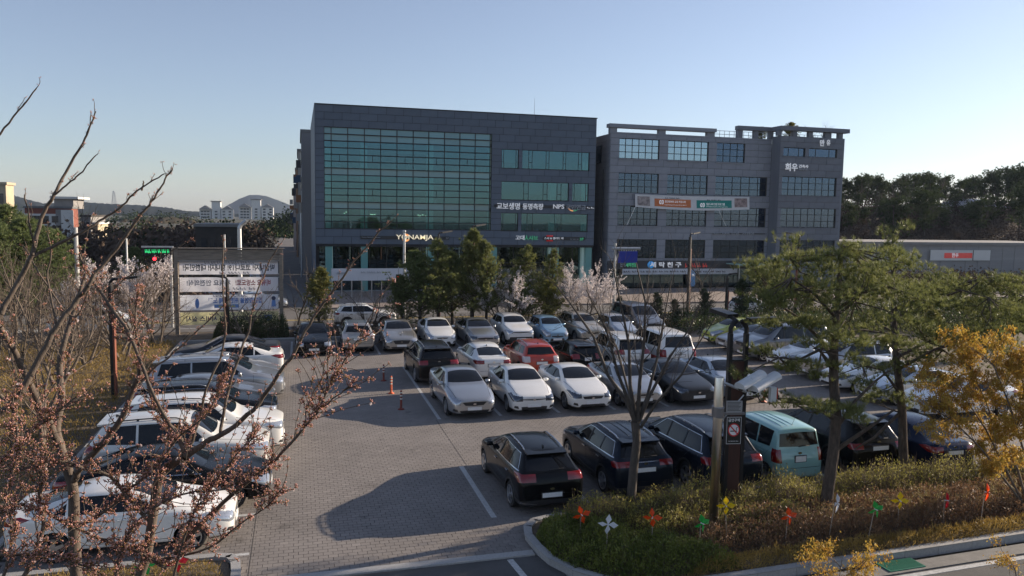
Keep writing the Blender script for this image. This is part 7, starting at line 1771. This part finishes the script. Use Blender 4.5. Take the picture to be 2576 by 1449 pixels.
tag(obj('buds', bud_mesh('buds', P_+D_*(.018*Z_)[:, None], D_, Z_, .022, .0085, L_BUD), rootc), kind='stuff')
# a few open flowers, five petals each
sel = cr.choice(len(P_), min(220, len(P_)), replace=False); sel = [i for i in sel if (P_[i]+off)[2] < 6.2]
Pf = P_[sel]+D_[sel]*.03; A_ = []; B_ = []
for p, d in zip(Pf, D_[sel]):
    x = np.cross(d, unit_rand(cr, 1)[0]); x /= np.linalg.norm(x); y = np.cross(d, x)
    for k in range(5): a = 2*pi*k/5; A_.append(p); B_.append(x*cos(a)+y*sin(a)+d*.35)
V, F = leaf_arrays(np.array(A_), np.array(B_), .024, .022, cr); tag(obj('blossoms', np_mesh('blossoms', V, F, leaf_mat('pale petals', (.62, .52, .51), (.78, .70, .68), translucent=.35, scale=8)), rootc), kind='stuff')
# ------------------------------------------------------------------ far side: hills, woods, distant buildings
M_HILL = mat('wooded slope', (.035, .04, .025), rough=1, spec=0, var=.5, scale=.02, col2=(.11, .085, .06), detail=8, bump=1.0, bscale=.12)
M_HILLF = mat('far forest', (.018, .026, .028), rough=1, spec=0, var=.4, scale=.006, col2=(.035, .038, .036), detail=8, bump=1.0, bscale=.05)  # bluish cast of distant haze mixed into the forest colour
M_HILLB = mat('bare wood slope', (.13, .095, .075), rough=1, var=.4, scale=.03, col2=(.075, .07, .05), detail=8, bump=1.0, bscale=.12)
def ridge(name, prof, dist, depth, m, rough=.0, seed=0, zlow=-2, step=6):
    """a hill whose crest, seen from the lot, follows prof; it has a front and a back slope"""
    px = np.arange(prof[0][0], prof[-1][0]+1, step); py = np.interp(px, [p[0] for p in prof], [p[1] for p in prof]); rows = 9
    vs_ = []; fs_ = []
    for i, (a, b) in enumerate(zip(px, py)):
        d = ray(a, b); f = d.x*FH.x+d.y*FH.y; zc = EYE+d.z/f*dist
        for j in range(rows):
            t = j/(rows-1)*2-1; dd = dist+t*depth; k = dd/f; w = cos(t*pi/2)**1.1
            z = zlow+(zc-zlow)*w; nz = mnoise.noise((a*.05+seed, j*.9, seed)) if w < .99 else mnoise.noise((a*.21+seed, 3.1, seed))
            z += rough*nz*(1 if w > .3 else 0); vs_.append((d.x*k, d.y*k, z))
    for i in range(len(px)-1):
        for j in range(rows-1): a = i*rows+j; fs_.append((a, a+rows, a+rows+1, a+1))
    q = MB(); q.add(vs_, fs_); o = q.build(name, m, smooth=True); return tag(o, kind='structure')
ridge('mountain', [(380, 560), (480, 548), (555, 527), (575, 515), (600, 501), (625, 491), (645, 490), (670, 493), (700, 504), (730, 516), (760, 528), (820, 545), (900, 560)], 3000, 450, M_HILLF, 1.5, 1)
ridge('hills', [(-200, 480), (0, 488), (30, 490), (60, 499), (110, 512), (200, 508), (285, 513), (350, 516), (420, 522), (470, 531), (540, 534), (600, 538), (680, 536), (780, 544), (900, 548)], 1500, 420, M_HILLF, 2.5, 2, step=4)
ridge('hills', [(-200, 545), (60, 540), (150, 546), (260, 556), (340, 548), (420, 545), (480, 552), (560, 572), (640, 590), (760, 596)], 620, 180, M_HILL, 2.0, 3, step=4)
ridge('hills', [(180, 600), (250, 578), (330, 572), (400, 582), (470, 600)], 420, 70, M_HILLB, 1.2, 4, step=3)
ridge('hills', [(560, 616), (610, 596), (650, 576), (700, 558), (745, 540), (790, 526), (850, 520)], 330, 90, M_HILL, 2.2, 5, step=3)
# crowns along the near slopes, one mass
def crown_mass(name, label, pts, size, leaf, seed, k=22):
    k = int(k*3.6); rg = np.random.default_rng(seed); P = np.array(pts); n = len(P); Q = np.repeat(P, k, axis=0)+rg.normal(0, 1, (n*k, 3))*np.repeat(size, k)[:, None]*np.array([.42, .42, .36])
    V, F = leaf_arrays(Q, unit_rand(rg, n*k), np.repeat(size, k)*.24, np.repeat(size, k)*.16, rg); return tag(obj(name, np_mesh(name, V, F, leaf)), label, 'woods', kind='stuff')
rg2 = np.random.default_rng(9)
def slope_pts(x0, x1, y0, y1, d0, d1, n, ybase):
    out = []
    for _ in range(n):
        t = rg2.uniform(0, 1); x = rg2.uniform(x0, x1); crest = np.interp(x, [a for a, b in ybase], [b for a, b in ybase]); y = crest+t*(y1-crest); dd = d1+(d0-d1)*t; d = ray(x, y); f = d.x*FH.x+d.y*FH.y; out.append((d.x/f*dd, d.y/f*dd, EYE+d.z/f*dd))
    return out
L_FAR = leaf_mat('far evergreen', (.02, .035, .016), (.05, .065, .028), translucent=.1, scale=.08, rough=1, spec=0); L_FARB = leaf_mat('far bare wood', (.085, .065, .052), (.14, .105, .085), translucent=.1, scale=.08, rough=1, spec=0)
p = slope_pts(560, 850, 0, 620, 240, 325, 420, [(560, 616), (610, 596), (650, 576), (700, 558), (745, 540), (790, 526), (850, 520)]); crown_mass('far_woods', 'dark green woods on the slope behind the side street', p, np.full(len(p), 4.5), L_FAR, 1)
p = slope_pts(-150, 600, 0, 606, 450, 610, 520, [(-200, 545), (60, 540), (150, 546), (260, 556), (340, 548), (420, 545), (480, 552), (560, 572), (640, 590)]); crown_mass('far_woods', 'hazy mixed woods on the hills left of the office block', p, np.full(len(p), 7.0), L_FAR, 2, 14)
p = slope_pts(180, 470, 0, 606, 360, 420, 200, [(180, 600), (250, 578), (330, 572), (400, 582), (470, 600)]); crown_mass('far_woods', 'brown leafless woods below the hazy hills', p, np.full(len(p), 4.0), L_FARB, 3, 14)
p = [(x, y, rg2.uniform(-.4, 1.1)) for x, y in zip(rg2.uniform(62, 125, 240), rg2.uniform(69, 77, 240))]; crown_mass('far_scrub', 'brown scrub in front of the low grey building', p, np.full(len(p), 1.3), L_FARB, 6, 30)
p = [(x, y, rg2.uniform(-.5, 2.6)) for x, y in zip(rg2.uniform(-150, -6, 700), rg2.uniform(98, 215, 700))]; crown_mass('far_scrub', 'low brown and green woods beyond the far sidewalk', p, np.full(len(p), 3.2), L_FARB, 7, 22)
p = [(x, y, rg2.uniform(0, 3.5)) for x, y in zip(rg2.uniform(-150, -8, 160), rg2.uniform(110, 230, 160))]; crown_mass('far_scrub', 'scattered evergreens among the far brown woods', p, np.full(len(p), 3.0), L_FAR, 8, 26)
# scrub along the far side of the street
p = [(x, y, rg2.uniform(-.2, 1.6)) for x, y in zip(rg2.uniform(-75, -8, 260), rg2.uniform(67, 100, 260))]; crown_mass('far_scrub', 'brown scrub across the street at the left', p, np.full(len(p), 1.6), L_FARB, 4, 26)

def slab_building(name, label, u0, u1, v0, v1, z0, z1, m, roof=None, wins=None, cat='building', parts=None):
    r = empty(name, ((u0+u1)/2, v0, z0)); tag(r, label, cat); w = u1-u0
    MB().b2(-w/2, w/2, 0, v1-v0, 0, z1-z0).build('wall', m, r)
    MB().b2(-w/2-.2, w/2+.2, -.2, v1-v0+.2, z1-z0, z1-z0+.35).build('roof', roof or M_ROOFD, r)
    if wins:
        nx, nz, a, b, c, d, g = wins
        me = MB().b2(-(w*(b-a)/nx)*.32, (w*(b-a)/nx)*.32, -.06, -.01, -(z1-z0)*(d-c)/nz*.28, (z1-z0)*(d-c)/nz*.28).mesh('window', g)
        for i in range(nx):
            for j in range(nz): obj('window', me, r, (-w/2+w*(a+(b-a)*(i+.5)/nx), 0, (z1-z0)*(c+(d-c)*(j+.5)/nz)))
    return r
M_BRICK = mat('red brick', (.24, .085, .06), rough=.9, var=.15, scale=2); M_BEIGE = mat('beige render', (.48, .40, .28), rough=.9, var=.08, scale=1); M_GREYR = mat('grey render', (.26, .25, .24), rough=.9, var=.1, scale=1); M_WHITER = mat('white render', (.66, .65, .62), rough=.85, var=.05, scale=.3); M_WIN = mat('far window', (.03, .035, .045), rough=.15, spec=.7)
M_DARKB = mat('dark brown siding', (.055, .048, .042), rough=.8, var=.2, scale=1.5); M_BROOF = mat('blue roof', (.08, .22, .42), rough=.6); M_WTRIM = mat('white trim', (.62, .61, .58), rough=.7)
def at(px, py, v): return on_y(px, py, v)
# brick school building
V1_ = 150.0; a = at(62, 523, V1_); b = at(180, 523, V1_); zt = a.z
br = slab_building('brick_building', 'red brick building with white bands and a square stair tower', a.x, b.x, V1_, V1_+4, -.6, zt, M_BRICK); w = b.x-a.x; h = zt+.6
for z in (.06, .36, .62, .84): MB().b2(-w/2-.05, w/2+.05, -.12, -.005, h*z, h*z+.35).build('band', M_WTRIM, br)
for f in (.50,): MB().b2(-w/2+w*f, -w/2+w*f+1.0, -.16, -.125, 0, h*.84).build('stripe', M_WTRIM, br)
MB().b2(-w/2+w*.66, w/2-.1, -.2, -.13, 0, h-.2).build('grey_bay', M_GREYR, br); MB().b2(w/2-1.6, w/2+.3, -.3, -.21, h*.25, h-.25).build('white_corner', M_WHITER, br)
me = MB().b2(-.5, .5, -.25, -.21, -.55, .55).mesh('window', M_WIN)
for i in range(6):
    for j in range(4): obj('window', me, br, (-w/2+w*(.08+.09*i)+(.8 if i > 4 else 0), .03, h*(.17+.2*j)))
c = at(140, 500, V1_+4); d = at(188, 500, V1_+4); MB().b2(c.x-br.location.x, d.x-br.location.x, 3, 10, h, c.z+.6).build('stair_tower', M_GREYR, br); MB().b2(c.x-br.location.x-.5, d.x-br.location.x+.9, 2.4, 10.6, c.z+.6, c.z+1.0).build('tower_roof', M_WTRIM, br)
a = at(-60, 463, 118); b = at(14, 463, 118); slab_building('beige_building', 'beige building corner at the left picture edge', a.x, b.x, 118, 121, -.6, a.z, M_BEIGE, M_BEIGE, (3, 3, .1, .95, .2, .95, M_WIN))
a = at(203, 545, 170); b = at(228, 545, 170); slab_building('small_building', 'small dark building right of the brick one', a.x, b.x, 170, 182, -.6, a.z, M_GREYR, M_DARKB, (2, 3, .1, .9, .1, .9, M_WIN))
a = at(232, 564, 160); b = at(246, 564, 160); slab_building('small_building', 'narrow beige house beside the small dark building', a.x, b.x, 160, 168, -.6, a.z, M_BEIGE, M_WTRIM, (2, 3, .1, .9, .1, .9, M_WIN))
a = at(491, 570, 104); b = at(596, 570, 104); slab_building('dark_building', 'dark flat-roofed block behind the banner stand', a.x, b.x, 104, 116, -.6, a.z, M_DARKB, M_GREYR, (4, 2, .1, .9, .15, .85, M_WIN))
a = at(405, 594, 240); b = at(445, 594, 240); slab_building('blue_roofed_shed', 'low shed with a bright blue roof in the distance', a.x, b.x, 240, 252, -.6, a.z-.8, M_WHITER, M_BROOF)
a = at(290, 602, 220); b = at(362, 602, 220); slab_building('low_shed', 'long low pale shed in the distance', a.x, b.x, 220, 232, -.6, a.z, M_WHITER, M_GREYR, (6, 1, .05, .95, .3, .8, M_WIN))
a = at(445, 588, 260); b = at(492, 588, 260); slab_building('low_shed', 'pale flat shed right of the blue roof', a.x, b.x, 260, 270, -.6, a.z, M_WHITER, M_WTRIM)
# apartment blocks
def apartment(px0, px1, pyt, label):
    v = 880.0; a = at(px0, 545, v); b = at(px1, 545, v); w = b.x-a.x; z0 = at(px0, 600, v).z-6; zt = at(px0, pyt+13, v).z; h = zt-z0
    r = empty('apartment_block', ((a.x+b.x)/2, v, z0)); tag(r, label, 'building', 'white apartment blocks')
    for s in (-1, 1):
        x = s*w*.33; MB().b2(x-w*.17, x+w*.17, -4 if s > 0 else 0, 14, 0, h).build('wing', M_WHITER, r)
        q = MB(); q.add([(x-w*.18, -5, h), (x+w*.18, -5, h), (x+w*.18, 15, h), (x-w*.18, 15, h), (x, -5, h+4), (x, 15, h+4)], [(0, 1, 4), (1, 2, 5, 4), (2, 3, 5), (3, 0, 4, 5)]); q.build('roof', M_GREYR, r)
    MB().b2(-w*.13, w*.13, -2, 12, 0, h+8).build('stair_core', M_WHITER, r); MB().b2(-w*.16, w*.16, -3, 13, h+8, h+9).build('core_roof', M_GREYR, r)
    me = MB().b2(-1.3, 1.3, -.3, 0, -.8, .8).mesh('window', M_WIN)
    nf = int(h/3)
    for j in range(nf):
        z = 1.8+j*3
        for x in (-w*.42, -w*.33, -w*.24, w*.24, w*.42): obj('window', me, r, (x, -4.02 if x > 0 else -.02, z))
        obj('window', me, r, (0, -2.02, z))
apartment(502, 586, 513, 'white apartment block, the farther left of the two on the hills'); apartment(601, 688, 508, 'white apartment block just left of the office building')
# radio mast
d = ray(287, 512); f = d.x*FH.x+d.y*FH.y; p0 = Vector((d.x/f*1480, d.y/f*1480, EYE+d.z/f*1480)); d2 = ray(287, 481); z1 = EYE+d2.z/(d2.x*FH.x+d2.y*FH.y)*1480; hh = z1-p0.z
q = MB()
for sx_, sy_ in ((-1, -1), (1, -1), (1, 1), (-1, 1)): q.tube([(sx_*4, sy_*4, -4), (sx_*1.0, sy_*1.0, hh)], .35, 4)
for j in range(7):
    t = j/7; wq = 4-3*t; z = hh*t; t2 = (j+1)/7; w2 = 4-3*t2
    for sg in (1, -1): q.tube([(-sg*wq, -wq, z), (sg*w2, -w2, hh*t2)], .22, 4)
q.b2(-1.6, 1.6, -1.6, 1.6, hh-1.5, hh); o = q.build('radio_mast', mat('mast steel', (.3, .3, .31), rough=.6)); o.location = p0; tag(o, 'lattice radio mast on the hill ridge', 'mast')
# the row of buildings down the side street
cols = [mat('side facade one', (.22, .22, .23), rough=.8), mat('side facade two', (.40, .39, .37), rough=.8), mat('side facade three', (.30, .20, .14), rough=.8), mat('side facade four', (.33, .34, .36), rough=.8)]
for i, (v0, v1, px, py, u0, m, lab) in enumerate(((107, 124, 786, 334, .55, cols[0], 'tall grey building right behind the office block along the side street'), (126, 143, 778, 382, .1, cols[1], 'pale building with projecting signs down the side street'), (145, 165, 772, 428, -.3, cols[2], 'brownish building farther down the side street'), (168, 190, 765, 478, -.9, cols[3], 'last grey building visible down the side street'))):
    zt = at(px, py, v0).z; r = empty('street_building', (u0+8, v0, -.6)); tag(r, lab, 'building', 'buildings down the side street'); h = zt+.6
    MB().b2(-8, 8, 0, v1-v0, 0, h).build('wall', m, r); MB().b2(-8.15, 8.1, -.1, v1-v0+.1, h, h+.4).build('roof', M_ROOFD, r)
    for j in range(int(h/3.4)):
        for k in range(3): MB().b2(-8.08, -8.005, 2+k*(v1-v0)/3, 2+k*(v1-v0)/3+(v1-v0)/5, j*3.4+1.2, j*3.4+2.7).build('window', M_WIN, r)
    rr = random.Random(i)
    for j in range(4):
        vv = rr.uniform(.5, v1-v0-2); z = rr.uniform(3, h-3); MB().b2(-8.75, -8.1, vv, vv+.3, z, z+rr.uniform(.7, 1.5)).build('sign', mat('side sign %d' % ((i+j) % 4), ((.03, .07, .14), (.28, .13, .06), (.30, .30, .30), (.05, .05, .06))[(i+j) % 4], rough=.6), r)
for v, lab in ((100, 'grey street pole by the office block corner'), (118, 'second street pole down the side street')):
    t = at(778 if v == 100 else 768, 600, v); MB().tube([(0, 0, 0), (0, 0, 8)], [.12, .09], 8).build('utility_pole', M_GALV, None, False, (.4, v, -.6)); tag(C.objects[-1], lab, 'pole')

# low wall-like building at the right and the wooded hill behind it
RV = 78.0; a = at(2108, 616, RV); b = at(2700, 622, RV); zt = at(2300, 616, RV).z
lw = slab_building('low_building', 'long low grey building with a red and white signboard at the right', a.x+1.5, b.x, RV, RV+10, -.6, zt, mat('grey metal siding', (.27, .265, .265), rough=.7, var=.1, scale=.6, stretch=(.1, 1, 4)), M_GREYR)
w = b.x-a.x-1.5
for i in range(18): MB().b2(-w/2+i*w/18-.02, -w/2+i*w/18+.02, -.03, -.004, 0, zt+.6).build('joint_strip', M_GREYR, lw)
sa = at(2338, 640, RV); sb = at(2488, 640, RV); zt1 = at(2400, 629, RV).z; zb1 = at(2400, 655, RV).z
sg = empty('signboard', ((sa.x+sb.x)/2, RV-.1, (zt1+zb1)/2)); tag(sg, 'red and white food signboard on the low grey building', 'sign'); hw = (sb.x-sa.x)/2; hh = (zt1-zb1)/2
MB().b2(-hw, hw, -.1, .0, -hh, hh).build('board', M_WHITER, sg); MB().b2(-hw*.55, hw*.38, -.125, -.105, -hh*.55, hh*.45).build('red_field', M_REDL, sg)
MB().b2(hw*.40, hw*.42, -.13, -.105, -hh, hh).build('divider', M_DARKB, sg)
me = text_mesh('한우', .9*hh, .01, .02, mat_=M_WHITE); obj('lettering', me, sg, (-hw*.2, -.15, -hh*.05))
for x in (.58, .82): q = MB(); q.lathe([(.5*hh, 0), (.5*hh, -.03), (.02, -.04)], n=16, axis='y'); q.build('dish_print', print_mat('dish print', (.30, .12, .08), (.55, .42, .36)), sg, (hw*x, -.11, 0))
# hill
hv = []; hf = []; nu, nv = 44, 22
def hill_z(u, v):
    s = 1/(1+math.exp(-(v-104)/5.5)); b_ = min(1, max(0, (u-52)/22)); e = 10.6+max(0, (u-110))*.035+1.3*mnoise.noise((u*.04, v*.04, 2)); return -.7+s*b_*e
for j in range(nv):
    for i in range(nu): u = 45+i*5; v = 86+j*5.5; hv.append((u, v, hill_z(u, v)))
for j in range(nv-1):
    for i in range(nu-1): k = j*nu+i; hf.append((k, k+1, k+nu+1, k+nu))
q = MB(); q.add(hv, hf); tag(q.build('wooded_hill', mat('leaf litter', (.10, .075, .055), rough=1, var=.4, scale=.2), None, True), kind='structure')
L_HPINE = leaf_mat('hill pine needles', (.04, .06, .028), (.09, .11, .05), translucent=.25, scale=.8, rough=1, spec=0)
HP = [pine_meshes(151, 9, 2.4, L_HPINE, 34, 1.1, 10, .55, 'round', M_BARKD, .16, .10, 16), pine_meshes(152, 8, 2.0, L_HPINE, 26, 1.0, 10, .55, 'round', M_BARKD, .14, .10, 16), pine_meshes(153, 10, 2.8, L_HPINE, 36, 1.2, 10, .55, 'round', M_BARKD, .18, .10, 16)]
prof = [(2118, 448), (2150, 438), (2190, 430), (2220, 436), (2260, 445), (2300, 432), (2330, 420), (2370, 440), (2410, 452), (2450, 440), (2480, 430), (2520, 420), (2560, 412), (2600, 405), (2640, 400)]
HH = [9, 8, 10]
for i in range(46):
    px = 2105+i*12.2+rg2.uniform(-6, 6); v = rg2.uniform(114, 140); crest = np.interp(px, [a for a, b in prof], [b for a, b in prof]); py = crest+abs(rg2.normal(0, 14)); t = at(px, py, v); z0 = hill_z(t.x, v); k = i % 3
    r = empty('hill_pine', (t.x, v, z0-.1), rg2.uniform(0, 6)); s = max(.55, (t.z-z0)/HH[k]); r.scale = (s*1.05, s*1.05, s); tag(r, 'dark pine in the wood on the hill at the right', 'tree', 'pines on the wooded hill')
    for n_, me in HP[k]: obj(n_, me, r)
for i in range(22):
    px = 2112+i*24+rg2.uniform(-9, 9); v = rg2.uniform(100, 113); py = np.interp(px, [a for a, b in prof], [b for a, b in prof])+rg2.uniform(38, 95); t = at(px, py, v); z0 = hill_z(t.x, v); k = i % 3
    r = empty('hill_pine', (t.x, v, z0-.1), rg2.uniform(0, 6)); s = min(1.1, max(.45, (t.z-z0)/HH[k])); r.scale = (s*1.1, s*1.1, s); tag(r, 'dark pine in the wood on the hill at the right', 'tree', 'pines on the wooded hill')
    for n_, me in HP[k]: obj(n_, me, r)
p = []
for _ in range(1500):
    u = rg2.uniform(56, 190); v = rg2.uniform(90, 120); p.append((u, v, hill_z(u, v)+rg2.uniform(.2, 2.6)))
crown_mass('hill_scrub', 'dark brown leafless undergrowth covering the hill slope', p, np.full(len(p), 1.3), leaf_mat('undergrowth', (.07, .055, .046), (.12, .092, .075), translucent=.1, scale=.3, rough=1, spec=0), 5, 22)
HB = split_bare(161, 7, .5, 1, 4, .12, M_BARKD, M_BARKD)[0]
for i in range(20):
    px = 2125+i*23; v = rg2.uniform(104, 120); t = at(px, 500, v); place_bare(HB, t.x, v, hill_z(t.x, v)-.1, rg2.uniform(.8, 1.15), rg2.uniform(0, 6), 'leafless tree on the slope of the hill at the right', 'leafless trees on the hill slope')
a = at(2420, 520, 112); b = at(2525, 520, 112); z0 = hill_z(a.x, 112)-1; zt = at(2470, 521, 112).z
r = empty('hill_house', ((a.x+b.x)/2, 112, z0)); tag(r, 'house with a grey hipped roof half hidden on the hill', 'house'); w = (b.x-a.x)/2; h = zt-z0
MB().b2(-w*.9, w*.9, 0, 6, 0, h).build('wall', M_GREYR, r); q = MB(); q.add([(-w*1.1, -.8, h), (w*1.1, -.8, h), (w*1.1, 6.8, h), (-w*1.1, 6.8, h), (-w*.7, 3, h+1.5), (w*.7, 3, h+1.5)], [(0, 1, 5, 4), (1, 2, 5), (2, 3, 4, 5), (3, 0, 4)]); q.build('roof', mat('grey tin roof', (.34, .35, .38), rough=.5), r)
# roof garden on the grey building
for px, py, lab in ((1985, 307, 'small potted pine on the stair tower roof'), (1918, 318, 'low potted pine behind the roof frame')):
    t = at(px, py, FV+3); r = empty('potted_pine', (t.x, FV+3, ZW-.3), px); s = (t.z-ZW+.3)/5; r.scale = (s*1.5, s*1.5, s); tag(r, lab, 'tree')
    for n_, me in PC: obj(n_, me, r)
t = at(2063, 300, FV+3); place_bare(RB2, t.x, FV+3, ZW-.3, (t.z-ZW+.3)/4.2, 1, 'small bare tree on the stair tower roof', None)

# thin spring haze over everything
q = MB(); q.b2(-4000, 4000, -700, 4200, -4.5, 92)
hz = q.build('haze'); tag(hz, 'thin pale haze in the air', 'haze', kind='stuff')
hm = bpy.data.materials.new('haze'); hm.use_nodes = True; hm.node_tree.nodes.remove(hm.node_tree.nodes['Principled BSDF'])
pv = hm.node_tree.nodes.new('ShaderNodeVolumePrincipled'); pv.inputs['Color'].default_value = (.62, .76, 1, 1); pv.inputs['Density'].default_value = .00010; pv.inputs['Anisotropy'].default_value = .2
hm.node_tree.links.new(pv.outputs[0], hm.node_tree.nodes['Material Output'].inputs['Volume']); hz.data.materials.append(hm)
bpy.data.scenes.remove(_tmp)
